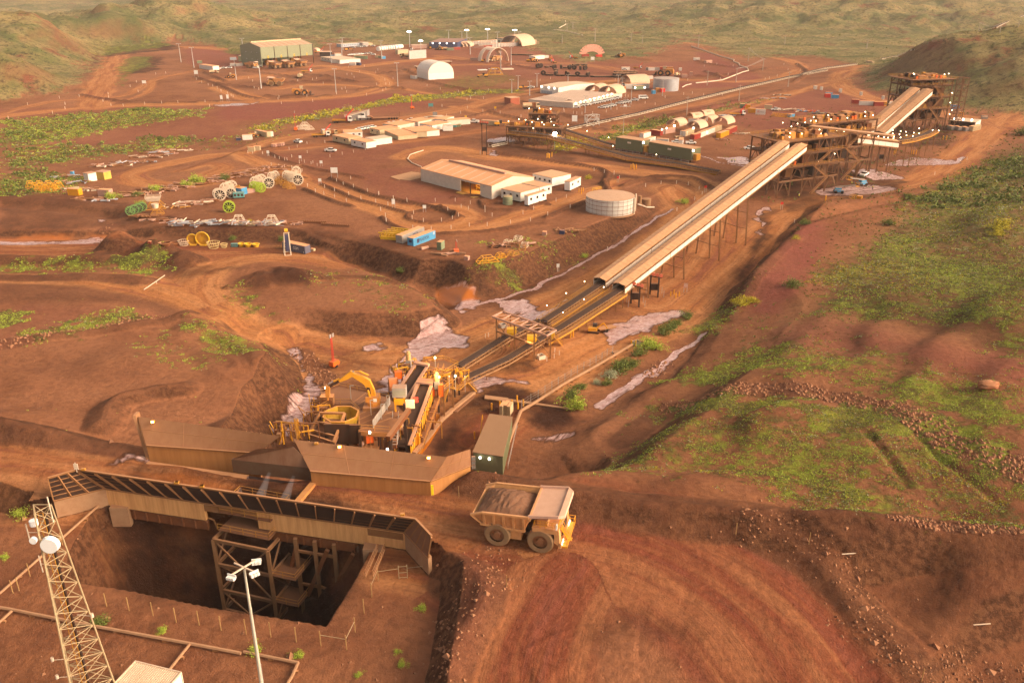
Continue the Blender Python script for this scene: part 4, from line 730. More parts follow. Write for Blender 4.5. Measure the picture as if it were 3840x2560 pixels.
@maker
def dome():
 'half-round fabric shelter on container-height walls, axis along x'
 r=E('dome_shelter');a=MB();n=14;L=5
 for k in range(n):
  t0,t1=PI*k/n,PI*(k+1)/n
  p=[(4.6*math.cos(t),3.6*math.sin(t))for t in(t0,t1)];q=[(4.45*math.cos(t),3.47*math.sin(t))for t in(t0,t1)]
  a.hexa([(-L,p[0][0],p[0][1]),(L,p[0][0],p[0][1]),(L,p[1][0],p[1][1]),(-L,p[1][0],p[1][1]),(-L,q[0][0],q[0][1]),(L,q[0][0],q[0][1]),(L,q[1][0],q[1][1]),(-L,q[1][0],q[1][1])])
 a.bd('canopy',FAB,r,smooth=1);h=MB()
 for x in(-4.9,-2.5,0,2.5,4.9):
  for k in range(8):
   t0,t1=PI*k/8,PI*(k+1)/8;h.bar((x,4.38*math.cos(t0),3.38*math.sin(t0)),(x,4.38*math.cos(t1),3.38*math.sin(t1)),.1)
 h.bd('hoop',GALV,r);return r
@maker
def fence_post():
 return MB().box(-.035,.035,-.035,.035,0,1.6).bd('fence_post',mat('straw_post',(.40,.24,.10),.8,dust=.1),None)
@maker
def marker_post():
 return MB().box(-.09,.09,-.05,.05,0,1.35).bd('marker_post',mat('marker_white',(.78,.62,.50),.6,dust=.1,dirt=.2),None)
@maker
def bollard():
 return MB().tube((0,0,0),(0,0,1.5),.16,n=8).bd('bollard',YEL,None)
@maker
def person():
 me=bpy.data.meshes.new('person');V=[(0,0,.98),(0,0,1.2),(0,0,1.42),(0,0,1.55),(0,0,1.7),(.0,.1,.93),(.02,.13,.5),(-.03,.13,.08),(.12,.13,.04),(0,-.1,.93),(.1,-.13,.5),(.03,-.13,.08),(.18,-.13,.04),(0,.2,1.4),(.03,.27,1.12),(.2,.27,.95),(.26,.27,.9),(0,-.2,1.4),(.03,-.27,1.12),(.18,-.26,.93),(.24,-.26,.87)]
 Ed=[(0,1),(1,2),(2,3),(3,4),(0,5),(5,6),(6,7),(7,8),(0,9),(9,10),(10,11),(11,12),(2,13),(13,14),(14,15),(15,16),(2,17),(17,18),(18,19),(19,20)]
 rad=[.15,.14,.16,.06,.11,.1,.07,.05,.045,.1,.07,.05,.045,.075,.05,.035,.03,.075,.05,.035,.03]
 me.from_pydata(V,Ed,[]);o=bpy.data.objects.new('person',me);COL.objects.link(o);m=o.modifiers.new('s','SKIN')
 for i,q in enumerate(me.skin_vertices[0].data):q.radius=(rad[i],rad[i]);q.use_root=(i==0)
 o.modifiers.new('u','SUBSURF').levels=1
 dg=bpy.context.evaluated_depsgraph_get();m2=bpy.data.meshes.new_from_object(o.evaluated_get(dg));bpy.data.objects.remove(o);m2.materials.clear();m2.materials.append(NAVC);m2.materials.append(SKIN)
 for p in m2.polygons:
  z=p.center.z;p.material_index=1 if(z>1.52 or(z<.99 and abs(p.center.y)>.22))else 0;p.use_smooth=1
 r=bpy.data.objects.new('person',m2);COL.objects.link(r)
 MB().tube((0,0,1.0),(0,0,1.46),.215,.2,n=10).bd('vest',HIVIS,r);MB().tube((0,0,1.7),(0,0,1.84),.15,.09,n=10).bd('helmet',CARW,r);return r
def blobmesh(name,n,rx,rz,leaf,mt,parent,h0=.2,seed=1):
 'many small leaf faces through a crown volume'
 q=np.random.default_rng(seed);V=[];Fc=[]
 cl=q.normal(0,.42,(max(4,n//40),3));cl[:,2]=np.abs(cl[:,2])
 for i in range(n):
  c=cl[i%len(cl)];p=c+q.normal(0,.22,3);p[2]=max(p[2],-.05);d=q.normal(0,1,3);d/=np.linalg.norm(d);e=np.cross(d,q.normal(0,1,3));e/=np.linalg.norm(e)
  pos=np.array((p[0]*rx,p[1]*rx,h0+p[2]*rz));s=leaf*q.uniform(.6,1.3)
  k=len(V);V+=[tuple(pos-d*s),tuple(pos+e*s*.5),tuple(pos+d*s),tuple(pos-e*s*.5)];Fc.append((k,k+1,k+2,k+3))
 me=bpy.data.meshes.new(name);me.from_pydata(V,[],Fc);me.materials.append(mt);o=bpy.data.objects.new(name,me);COL.objects.link(o)
 if parent is not None:o.parent=parent
 return o
def leafmat(name,a,b,c=None):
 t=NT(name);pos=t.n('ShaderNodeNewGeometry');rp=pos.outputs['Random Per Island'];col=t.mix(rp,a,b)
 if c:col=t.mix(t.ramp(t.noise(pos.outputs['Position'],.05,4,.7),.45,.62),col,c)
 m=t.done(col,.7,0,spec=.2);MT[name]=m;return m
LF1=leafmat('leaf_olive',(.075,.10,.02),(.18,.21,.04));LF2=leafmat('leaf_green',(.22,.30,.025),(.44,.50,.07));LF3=leafmat('leaf_yellow',(.34,.29,.015),(.50,.42,.03));LF4=leafmat('leaf_grey',(.30,.31,.18),(.42,.42,.26));STEM=mat('woody_stem',(.12,.07,.04),.9,dust=0)
def _bush(lm,n,leaf,seed,rz=.95):
 def f():
  r=E('bush');blobmesh('foliage',n,1,rz,leaf,lm,r,.25,seed);m=MB()
  for k in range(7):a=k*.9;m.tube((0,0,-.1),(.5*math.cos(a),.5*math.sin(a),.6+.1*(k%3)),.05,.02,n=5)
  m.bd('stem',STEM,r);return r
 return f
for i,l in enumerate((LF1,LF2,LF3,LF4)):
 for k in range(2):MAKERS['bush%d%d'%(i,k)]=_bush(l,900,.085,10+i*3+k)
def pole(kx,x,y,y1,label,group,lit=False,cross=False,power=False):
 'tall pole, foot at (x,y), top reaching the height seen at y1'
 p=g(x,y,kx);H=zat(p[1],x,y1,kx)-p[2];k='pp' if power else 'lp'
 key='%s%d%d'%(k,int(lit),int(cross))
 if key not in MAKERS:
  def f():
   r=E('power_pole' if power else 'light_pole');MB().tube((0,0,0),(0,0,10),.22,.10,n=8).bd('pole',GALV if not power else mat('pole_grey',(.40,.33,.27),.7,dust=.2),r)
   if power:
    MB().bar((-1.2,0,9.3),(1.2,0,9.3),.14).bd('crossarm',mat('pole_grey',(.4,.33,.27)),r)
    for q in(-1.1,0,1.1):MB().tube((q,0,9.35),(q,0,9.75),.08,n=6).bd('insulator',BROWNS,r)
   else:
    MB().bar((-.9,0,9.95),(.9,0,9.95),.12).bd('crossarm',GALV,r)
    for q in(-.8,.8):MB().box(q-.3,q+.3,-.35,.1,9.75,10.05).bd('lamp_head',LAMPW if lit else GALV,r)
    if lit:
     u=MB();u.tube((0,-.1,9.7),(0,-.1,10.4),.75,n=10);u.bd('lamp_glass',LAMPW,r)
   return r
  MAKERS[key]=f
 s=H/10;w_=max(.6,p[1]/430)
 return put(key,(p[0],p[1],p[2]-.1),.2,label,'power pole' if power else 'light pole',group,(w_*1.0,w_*1.0,s))
def bldg(name,label,cat,k,p0,p1,dep,h,roof='flat',wall=WHITE,rm=None,win=0,door=0,ac=0,base=.0,rh=.0,group=None,wside=0,over=.15,z=None,ww=1.1,wh=.9):
 a=g(*p0,k);b=g(*p1,k)
 if isinstance(dep,tuple):c=g(*dep,k);L0=math.dist(a[:2],b[:2]);yw=yaw(a,b);dep=abs(-(c[0]-b[0])*math.sin(yw)+(c[1]-b[1])*math.cos(yw))
 L=math.dist(a[:2],b[:2]);yw=yaw(a,b);zz=z if z is not None else min(a[2],b[2])
 if isinstance(h,tuple):h=zat(a[1],*h,k)-zz
 r=T(name,label,cat,(a[0],a[1],zz),yw,group);o=base;rm=rm or ORNR
 w=MB();w.box(0,L,0,dep,-.3 if not base else o,o+h)
 if roof=='gable':
  w.prism([(0,0)]*0 or[(0,o+h),(L,o+h),(L,o+h+.01),(0,o+h+.01)],0.02,dep-.02)
  for x in(0,L-.05):w.hexa([(x,0,o+h),(x+.05,0,o+h),(x+.05,dep,o+h),(x,dep,o+h),(x,dep/2-.01,o+h+rh),(x+.05,dep/2-.01,o+h+rh),(x+.05,dep/2+.01,o+h+rh),(x,dep/2+.01,o+h+rh)])
 w.bd('wall',wall,r);q=MB()
 if roof=='gable':
  t=.12;
  q.hexa([(-over,-over,o+h-.02),(L+over,-over,o+h-.02),(L+over,dep/2,o+h+rh),(-over,dep/2,o+h+rh),(-over,-over,o+h+t),(L+over,-over,o+h+t),(L+over,dep/2,o+h+rh+t),(-over,dep/2,o+h+rh+t)])
  q.hexa([(-over,dep/2,o+h+rh),(L+over,dep/2,o+h+rh),(L+over,dep+over,o+h-.02),(-over,dep+over,o+h-.02),(-over,dep/2,o+h+rh+t),(L+over,dep/2,o+h+rh+t),(L+over,dep+over,o+h+t),(-over,dep+over,o+h+t)])
 else:q.box(-over,L+over,-over,dep+over,o+h+.003,o+h+.15)
 q.bd('roof',rm,r)
 for i in range(win):
  x=L*(i+.5)/win;MB().box(x-ww/2,x+ww/2,-.05,.04,o+h*.45,o+h*.45+wh).bd('window',GLASS,r)
 for i in range(wside):
  y=dep*(i+.5)/wside;MB().box(L-.04,L+.05,y-ww/2,y+ww/2,o+h*.45,o+h*.45+wh).bd('window',GLASS,r)
 for i in range(door):
  x=L*(i+1)/(door+1)+.9;MB().box(x-.45,x+.45,-.06,.04,o+.1,o+2.1).bd('door',GREY,r)
 for i in range(ac):
  x=L*(i+.5)/ac+1.2;MB().box(x-.4,x+.4,-.45,-.06,o+.3,o+.9).bd('air_conditioner',GREY,r)
 if base:
  s=MB()
  for i in range(5):
   for y in(.3,dep-.3):s.box(L*i/4*.96+.1,L*i/4*.96+.4,y-.15,y+.15,-.3,o)
  s.bd('stump',DKS,r)
 BD[r.name]=(L,dep,h,o);return r
def w3(k,x,y,z):return(*wz(x,y,z,k),z)
def lerp(a,b,t):return tuple(a[i]+(b[i]-a[i])*t for i in range(len(a)))
def off(p,yw,a,b,z=0):return(p[0]+a*math.cos(yw)-b*math.sin(yw),p[1]+a*math.sin(yw)+b*math.cos(yw),p[2]+z)
HOLE=[wz(*p,0,'p')for p in[(560,185),(985,250),(1085,120),(640,60)]]
nl=[w3('o',680,310,.2),w3('p',1775,470,.2)];DKP=[(-72,107),(-61.7,111.2),(-15,100.2),(-9.6,96.2),(-7,104),(-12.4,108.4),(-30.2,111.4),(-31.4,113.2),(-41,114.9),(-43,115.3),(-58.6,119.1),(-66,121),(-74,116)]
m_=(GX>-76)&(GX<-5)&(GY>90)&(GY<124);jj,ii=np.nonzero(m_);j0,j1,i0,i1=jj.min(),jj.max()+1,ii.min(),ii.max()+1
dx,dy=GX[j0:j1,i0:i1],GY[j0:j1,i0:i1];fl=inside(DKP,dx.ravel(),dy.ravel())&~inside(HOLE,dx.ravel(),dy.ravel())
dz=height(dx.ravel(),dy.ravel(),False)+.05;okv=fl.reshape(dx.shape);n_=dx.size;idx=np.arange(n_).reshape(dx.shape)
q_=np.stack([idx[:-1,:-1],idx[:-1,1:],idx[1:,1:],idx[1:,:-1]],-1).reshape(-1,4);q_=q_[fl[q_].all(1)]
used=np.unique(q_);rm_=-np.ones(n_,int);rm_[used]=np.arange(len(used))
me=bpy.data.meshes.new('road_deck');me.from_pydata(np.stack([dx.ravel(),dy.ravel(),dz],1)[used].tolist(),[],rm_[q_].tolist());me.materials.append(SOIL)
dk=bpy.data.objects.new('road_deck',me);COL.objects.link(dk);addattrs(me,dx.ravel()[used],dy.ravel()[used]);dk['kind']='structure';dk['label']='haul road surface over the crusher vault'
def ring_slab(b):
 H=[(*p,0)for p in HOLE]
 A,B,Cc,D=H;
 for poly in([(-61.5,110.3),(-15.3,99.4),(B[0]+.0,B[1]-.3),(A[0],A[1]-.3)],[(B[0],B[1]-.3),(-15.3,99.4),(-12.4,108.2),(Cc[0],Cc[1]+.3)],[(A[0],A[1]-.3),(D[0],D[1]+.3),(-58.6,118.8),(-61.5,110.3)]):b.slab(poly,-1.3,-.15)
 return b
vault=T('road_bridge','rusty steel bridge carrying the haul road over the dark crusher pit','bridge',(-38,105,0))
ring_slab(MB()).bd('deck_slab',BROWNS,vault,world=1)
NE,NW=w3('p',1775,470,.2),w3('o',680,310,.2)
gb=MB()
for t0,t1 in((0,.345),(.56,1)):
 a=off(lerp(NW,NE,t0),0,0,.6,-3.4);b2=off(lerp(NW,NE,t1),0,0,.6,-3.4);gb.bar((a[0],a[1],-4.2),(b2[0],b2[1],-4.2),.5,1.5)
 for k in range(9):c=lerp(a,b2,k/8);gb.box(c[0]-.1,c[0]+.1,c[1]-.45,c[1]-.2,-4.9,-3.5)
for k in range(5):c=lerp(NW,NE,.1+.2*k);gb.bar((c[0]+.5,c[1]+1,-2),(c[0]+3.2,c[1]+9.5,-2),.5,1.1)
gb.bd('girder',RUST,vault,world=1)
ab=MB();
for(k,x,y)in(('o',770,470),('p',1545,640)):
 c=w3(k,x,y,-3.5);ab.box(c[0]-1.4,c[0]+1.4,c[1],c[1]+2.4,-6,-2.6)
ab.bd('abutment',CONC,vault,world=1)
mt_=MB();p0=w3('o',660,385,-2.9);p1=w3('o',1380,500,-2.9);mt_.path([p0,off(p1,0,-1,0),off(p1,0,0,0,-.4),off(p1,0,.3,0,-2)],.13)
mt_.bd('service_pipe',BROWNS,vault,world=1)
def wall_seg(b0,b1,t0,t1,conc_h,wl,ribs,part=True,rev=False,conc=True,panel=PLATE,ribm=BROWNS):
 d=yaw(b0,b1)
 if conc:
  m=MB();n=(math.sin(d)*-1,math.cos(d));th=.55 if not rev else.55
  q=[(b0[0],b0[1]),(b1[0],b1[1]),(b1[0]+n[0]*th*(1 if not rev else 1),b1[1]+n[1]*th),(b0[0]+n[0]*th,b0[1]+n[1]*th)]
  m.slab(q,b0[2]-conc_h,b0[2]);m.bd('concrete_wall',CONC,wl,world=1)
 m=MB();
 b0,b1,t0,t1=[Vector(q)for q in(b0,b1,t0,t1)];nn=(b1-b0).cross(t0-b0).normalized()*.1
 m.hexa([b0,b1,t1,t0,b0+nn,b1+nn,t1+nn,t0+nn]);m.bd('steel_panel',panel,wl,world=1)
 return b0,b1,t0,t1,nn
nw=T('retaining_wall','near side wall of the dump pocket with dark diagonal ribs on streaked concrete','wall',(NW[0],NW[1],0))
S1=(w3('o',345,390,.2),w3('o',680,310,.2),w3('o',310,245,3.6),w3('o',500,190,3.6));S3=(w3('p',1775,470,.2),w3('p',1945,655,.2),w3('p',1855,378,3.6),w3('p',1970,500,3.6))
S2=(S1[1],S3[0],S1[3],S3[2])
wall_seg(*S1,3.2,nw,3);
gapA,gapB=.345,.525
cm=MB()
for a,b2 in((0,gapA),(gapB,1)):
 p,q=lerp(S2[0],S2[1],a),lerp(S2[0],S2[1],b2);d=yaw(p,q);n=(-math.sin(d)*.55,math.cos(d)*.55);m=MB();m.slab([p[:2],q[:2],(q[0]+n[0],q[1]+n[1]),(p[0]+n[0],p[1]+n[1])],-3,.2);m.bd('concrete_wall',mat('streaked_concrete',(.70,.37,.15),.8,dust=.2,dirt=.8,sc=.5,streak=1),nw,world=1)
wall_seg(*S2,3,nw,18,conc=False,panel=DKS);wall_seg(*S3,3.2,nw,3)
wall_seg(S1[0],S1[1],S1[2],S1[3],0,nw,0,conc=False,panel=DKS)
for s_,nr in((S1,4),(S2,19),(S3,5)):
 b0,b1,t0,t1=s_
 for k in range(nr):
  t=(k+.02)/(nr-.96);m=MB();a=lerp(b0,b1,t);b2=lerp(t0,t1,t);o_=(0.05,-.28,-.05)
  m.bar((a[0]+o_[0],a[1]-.12,a[2]+.05),(b2[0]+o_[0],b2[1]-.2,b2[2]-.1),.16,.34);m.bd('rib',BROWNS,nw,world=1)
 m=MB()
 for h in(.2,.4,.6,.8):
  a=lerp(b0,t0,h);c=lerp(b1,t1,h);m.bar((a[0],a[1]-.07,a[2]),(c[0],c[1]-.07,c[2]),.1,.1)
 a,c=t0,t1;m.bar((a[0],a[1]-.05,a[2]+.05),(c[0],c[1]-.05,c[2]+.05),.3,.25);m.bar(b0,b1,.45,.18);m.bd('rail_beam',BROWNS,nw,world=1)
def lampbox(par,p,lit=False,m=MEST):
 r=MB();r.box(p[0]-.28,p[0]+.28,p[1]-.2,p[1]+.2,p[2],p[2]+.3);o=r.bd('floodlight',YELD,par,world=1)
 if lit:
  l_=MB();l_.box(p[0]-.2,p[0]+.2,p[1]-.3,p[1]-.21,p[2]+.02,p[2]+.26);l_.bd('lamp_glass',m,par,world=1)
for k,x,y in(('o',540,192),('o',1140,278),('o',1305,302),('p',125,118),('p',305,145),('p',1760,350)):lampbox(nw,w3(k,x,y,3.8))
sg=MB();c=w3('o',495,200,3.6)
for k in range(3):sg.box(c[0]-.3,c[0]-.02,c[1],c[1]+.1,c[2]+.3+k*.35,c[2]+.55+k*.35);sg.box(c[0]+.05,c[0]+.33,c[1],c[1]+.1,c[2]+.3+k*.35,c[2]+.55+k*.35)
sg.box(c[0]-.02,c[0]+.05,c[1],c[1]+.08,c[2]-.2,c[2]+1.5);sg.bd('signal_light',BONE,nw,world=1)
FP=mat('pinkish_wall_plate',(.27,.13,.065),.6,dust=.15,dirt=.6,sc=.25,streak=1);FC=mat('ochre_concrete',(.46,.21,.07),.8,dust=.15,dirt=.6,sc=.3,streak=1)
def far_wall(name,label,segs):
 wl=T(name,label,'wall',(segs[0][0][0],segs[0][0][1],0))
 for b0,b1,run,hh,t0s,t1s in segs:
  d=yaw(b0,b1);n=(-math.sin(d),math.cos(d));m=MB();z=2.6
  m.slab([b0[:2],b1[:2],(b1[0]+n[0]*.6,b1[1]+n[1]*.6),(b0[0]+n[0]*.6,b0[1]+n[1]*.6)],-2,z);m.bd('concrete_wall',FC,wl,world=1)
  c0,c1=(b0[0]-n[0]*.1,b0[1]-n[1]*.1,z),(b1[0]-n[0]*.1,b1[1]-n[1]*.1,z);L=math.dist(b0,b1)
  T0,T1=t0s,t1s
  v=[Vector(q)for q in(c0,c1,T1,T0)];nn=(v[1]-v[0]).cross(v[3]-v[0]).normalized()*-.14;m=MB();NN=14;G_=[[[m.P(tuple(Vector(lerp(lerp(c0,c1,i/NN),lerp(T0,T1,i/NN),j/4))+nn*k))for j in range(5)]for i in range(NN+1)]for k in(0,1)]
  for k in(0,1):
   for i in range(NN):
    for j in range(4):m.f.append([G_[k][i][j],G_[k][i+1][j],G_[k][i+1][j+1],G_[k][i][j+1]])
  m.bd('steel_panel',FP,wl,world=1,smooth=1,sharp=True)
  m=MB();m.bar(c0,c1,.3,.16)
  for t in(.55,):m.bar(lerp(c0,T0,t),lerp(c1,T1,t),.05,.07)
  for k in range(1,3):m.bar(lerp(c0,c1,k/3),lerp(T0,T1,k/3),.05,.05)
  m.bd('seam',BROWNS,wl,world=1)
  m=MB();
  for k in range(int(L/1.8)+1):
   t=k*1.8/L;a=lerp(c0,c1,t);b2=lerp(T0,T1,t);m.bar((a[0]+n[0]*.3,a[1]+n[1]*.3,a[2]-.2),(b2[0]+n[0]*.3,b2[1]+n[1]*.3,b2[2]-.2),.14,.3)
  m.bd('rib',BROWNS,wl,world=1)
 return wl
R0,R1,R2=w3('m',400,1338,0),w3('m',1449,1430,0),w3('m',1800,1290,0)
tz=5.6
fr=far_wall('dump_wall','long ochre and pink wall right of the dump pocket with two amber floodlights','' or[(R0,R1,0,0,w3('m',240,935,tz),w3('m',1590,1088,tz)),(R1,R2,0,0,w3('m',1590,1088,tz),w3('m',1797,1022,4.9))])
L0,L1=w3('s',1098,1412,0),w3('m',-60,1175,0)
fl_=far_wall('dump_wall','stained wall left of the dump pocket with one small amber lamp','' or[(L0,L1,0,0,w3('s',1015,1100,tz),w3('s',2055,1243,tz))])
fl_.name='dump_wall'
m=MB();a=L0;m.hexa([(a[0]-.5,a[1],-.1),(a[0],a[1],-.1),(a[0],a[1]+.7,-.1),(a[0]-.5,a[1]+.7,-.1)]+[tuple(Vector(w3('s',1015,1095,tz))+Vector(q))for q in((-.8,-.2,.1),(-.3,-.2,.1),(-.3,1.3,.1),(-.8,1.3,.1))]);m.bd('end_frame',BROWNS,fl_,world=1)
for p,l_ in((w3('m',645,1000,tz-.1),1),(w3('m',1430,1096,tz-.2),1),(w3('m',438,975,tz-.1),0)):lampbox(fr,p,l_)
lampbox(fl_,w3('s',1125,1140,tz-.1),1)
b=MB();c=w3('m',1452,1330,2.5);b.box(c[0]-.06,c[0]+.3,c[1]-.1,c[1]-.03,.7,2.4);b.bd('reflector_strip',mat('reflector',(.9,.75,.02),.4,dust=0,dirt=.1),fr,world=1)
hp=T('dump_hopper','dark steel dump hopper sunk in the road between the walls, wet with spray','hopper',(*HOLE[0],0))
b=MB();A,B,Cc,D=[Vector((*p,-.1))for p in HOLE];cen=(A+B+Cc+D)/4;lo=[cen+(q-cen)*.45+Vector((0,0,-8))for q in(A,B,Cc,D)]
up=[A,B,Cc,D]
for k in range(4):
 p,q=up[k],up[(k+1)%4];b.face(p,q,lo[(k+1)%4],lo[k]);
b.bd('hopper_plate',mat('wet_dark_steel',(.06,.04,.038),.35,dust=.1,dirt=.7,spec=.6),hp,world=1)
b=MB();BW0,BW1=w3('m',-60,1175,0),w3('m',400,1338,0);zb=2.6
v0,v1=Vector((D.x-2.6,D.y+.9,0)),Vector((Cc.x+1.2,Cc.y+.5,0));b.hexa([v0,v1,v1+Vector((.1,.6,0)),v0+Vector((.1,.6,0)),v0+Vector((0,0,2.3)),v1+Vector((0,0,2.3)),v1+Vector((.1,.6,2.3)),v0+Vector((.1,.6,2.3))])
b.bd('back_wall',mat('dark_concrete',(.13,.08,.05),.6,dust=.1,dirt=.8),hp,world=1)
b=MB();t0,t1=Vector(w3('m',-90,1020,tz-.3)),Vector(w3('m',235,1000,tz-.3));b.hexa([v0+Vector((0,0,2.3)),v1+Vector((0,0,2.3)),t1,t0]+[q+Vector((0,.15,-.1))for q in(v0+Vector((0,0,2.3)),v1+Vector((0,0,2.3)),t1,t0)]);b.bd('back_plate',mat('water_stained_plate',(.24,.13,.08),.45,dust=.1,dirt=1,sc=.3,streak=1),hp,world=1)
b=MB();b.bar(w3('p',1000,255,.25),w3('p',1110,125,.25),.9,.6);b.bd('kerb_beam',FC,hp,world=1)
for k,(x,y)in enumerate(((800,80),(975,105))):
 c=w3('p',x,y,1.2);s_=MB();s_.tube((c[0],c[1],c[2]+1),(c[0]-1.2,c[1]-3,c[2]-2.2),.25,.9,n=10)
 mm=bpy.data.materials.new('water_mist');mm.use_nodes=True;t_=mm.node_tree;t_.nodes.clear();pv=t_.nodes.new('ShaderNodeVolumePrincipled');pv.inputs['Color'].default_value=(.8,.8,.9,1);pv.inputs['Density'].default_value=.22;oo=t_.nodes.new('ShaderNodeOutputMaterial');t_.links.new(pv.outputs[0],oo.inputs['Volume'])
 o=s_.bd('water_spray',mm,None);tag(o,['left plume of pale water mist over the dump hopper','right plume of pale water mist over the dump hopper'][k],'water spray',kind='stuff')
def frame(par,corners,zs,mt=BROWNS,w=.35,brace=True,bw=.18,cols=None):
 'rectangular trestle: corners world xy, levels zs'
 for p in corners:MB().bar((p[0],p[1],zs[0]),(p[0],p[1],zs[-1]),w,w).bd('column',mt,par,world=1)
 n=len(corners)
 for i,z in enumerate(zs[1:]):
  m=MB()
  for k in range(n):p,q=corners[k],corners[(k+1)%n];m.bar((*p[:2],z),(*q[:2],z),w*.7,w)
  m.bd('beam',mt,par,world=1)
 if brace:
  m=MB()
  for i in range(len(zs)-1):
   for k in range(n):
    p,q=corners[k],corners[(k+1)%n];mid=((p[0]+q[0])/2,(p[1]+q[1])/2)
    if(i+k)%2:m.bar((*p[:2],zs[i]),(*mid,zs[i+1]),bw);m.bar((*q[:2],zs[i]),(*mid,zs[i+1]),bw)
    else:m.bar((*mid,zs[i]),(*p[:2],zs[i+1]),bw);m.bar((*mid,zs[i]),(*q[:2],zs[i+1]),bw)
  m.bd('brace',mt,par,world=1)
def rail(m,pts,h=1.1,r=.035,n=2,step=2.0,tb=False):
 for a,b in zip(pts,pts[1:]):
  L=math.dist(a,b);k=max(1,int(L/step))
  for i in range(k+1):p=lerp(a,b,i/k);m.bar(p,(p[0],p[1],p[2]+h),r*1.6)
  for j in range(n):z=h*(j+1)/n;m.bar((a[0],a[1],a[2]+z),(b[0],b[1],b[2]+z),r*1.6)
ct=T('crusher_tower','dark braced steel tower with platforms standing in the pit','steel tower',(-38,98,-24))
fl0=w3('p',385,520,-4.4);fr0=w3('p',780,600,-4.4);dd=yaw(fl0,fr0);cs=[fl0,fr0,off(fr0,dd,0,8),off(fl0,dd,0,8)]
frame(ct,cs,[-26,-21.5,-17.5,-13.8,-9,-4.6],mat('pit_steel',(.22,.115,.055),.7,dust=.4,dirt=.6),.5,True,.22)
b=MB();pl=[off(q,dd,u,v)for q,u,v in((fl0,.3,2),(fr0,-.3,2),(fr0,-.3,7.5),(fl0,.3,7.5))];b.slab([p[:2]for p in pl],-1.1,-.95);b.slab([off(p,dd,.2,-1.2)[:2]for p in pl],-3.4,-3.3);b.bd('platform',PLATE,ct,world=1)
b=MB();P_=[(p[0],p[1],-.95)for p in pl]+[(pl[0][0],pl[0][1],-.95)];rail(b,P_);P_=[(p[0],p[1],-3.3)for p in[off(q,dd,.2,-1.2)for q in pl[:3]]];rail(b,P_)
for z in(-9,-13.8):rail(b,[off((*fr0[:2],z),dd,0,0),off((*fr0[:2],z),dd,4,0),off((*fr0[:2],z),dd,4,5)])
b.bd('handrail',YELD,ct,world=1)
b=MB()
for k,(x,y,z0,z1)in enumerate(((6.5,2,-24,-18),(8,3,-26,-24))):
 p=off((*fl0[:2],z0),dd,x+10,y);q=off((*fl0[:2],z1),dd,x+8.5,y+4);b.bar(p,q,.12,.25);b.bar(off(p,dd,1,0),off(q,dd,1,0),.12,.25)
 for i in range(12):c=lerp(p,q,i/12);b.bar(c,off(c,dd,1,0),.25,.06)
b.bd('stair',YELD,ct,world=1)
b=MB();
for z in(-9,-13.8):c=off((*fr0[:2],z),dd,0,0);b.slab([off(c,dd,0,0)[:2],off(c,dd,4,0)[:2],off(c,dd,4,5)[:2],off(c,dd,0,5)[:2]],z-.1,z)
b.bd('landing',PLATE,ct,world=1)
t2=T('support_trestle','second dark trestle with long diagonal struts beside the crusher tower','trestle',(-30,98,-24))
a0=w3('p',985,545,-4.5);a1=w3('p',1265,590,-4.5);d2=yaw(a0,a1)
for p in(a0,a1,off(a0,d2,0,6),off(a1,d2,0,6),lerp(a0,a1,.5)):MB().bar((p[0],p[1],-26),(p[0],p[1],-3.8),.55,.55).bd('column',mat('pit_steel',(.16,.085,.045)),t2,world=1)
for(u,z0,v,z1)in((0,-22,9,-5),(1,-14,5,-5),(-2,-12,0,-5.5)):
 MB().bar(off((a0[0],a0[1],z0),d2,u,0),off((a0[0],a0[1],z1),d2,v,0),.5,.6).bd('strut',RUST,t2,world=1)
m=MB()
for z in(-6,-12,-18):m.bar((*a0[:2],z),(*a1[:2],z),.3,.4)
m.bd('beam',BROWNS,t2,world=1)
cv=MB();cv.bar(off((fl0[0],fl0[1],-20),dd,14,6),off((fl0[0],fl0[1],-6),dd,4,7),1.4,.5);cv.bd('chute',BROWNS,ct,world=1)
DZ=-5.0
pd=T('plant_deck','dusty steel working deck carrying the rock breaker and the hopper','platform',w3('m',780,640,DZ))
dk_=[(480,520),(640,470),(880,520),(1075,565),(1215,700),(1090,868),(818,850),(818,700),(745,622),(560,622),(450,690)];dp=[wz(x,y,DZ,'m')for x,y in dk_]
MB().slab(dp,DZ-.3,DZ).bd('deck_plate',PLATE,pd,world=1)
b=MB()
for k in range(7):
 p,q=lerp(dp[8],dp[6],k/6),lerp(dp[2],dp[4],k/6);b.bar((*p,DZ+.03),(*q,DZ+.03),.12,.06)
b.bar((*dp[5],DZ-.6),(*dp[6],DZ-.6),.4,.9);b.bar((*dp[6],DZ-.6),(*dp[7],DZ-.6),.4,.9);b.bd('edge_beam',BROWNS,pd,world=1)
for x,y in dk_[:1]+dk_[2:8]+[(980,760)]:p=wz(x,y,DZ,'m');MB().bar((*p,-13.5),(*p,DZ-.3),.5,.5).bd('column',DKS,pd,world=1)
b=MB();rail(b,[(*q,DZ)for q in dp[:4]]);rail(b,[(*q,DZ)for q in dp[5:]]);b.bd('handrail',YELD,pd,world=1)
b=MB();p,q=w3('w',1170,490,DZ),w3('w',1425,130,DZ);
for k in range(10):
 a,c=lerp(p,q,k/10),lerp(p,q,(k+.93)/10);b.hexa([a,c,(c[0]+.06,c[1],DZ),(a[0]+.06,a[1],DZ),(*a[:2],DZ+1.7),(*c[:2],DZ+1.7),(c[0]+.06,c[1],DZ+1.7),(a[0]+.06,a[1],DZ+1.7)])
b.bd('screen_panel',GREY,pd,world=1)
b=MB();p,q=w3('w',1430,520,-6.2),w3('w',1465,310,DZ)
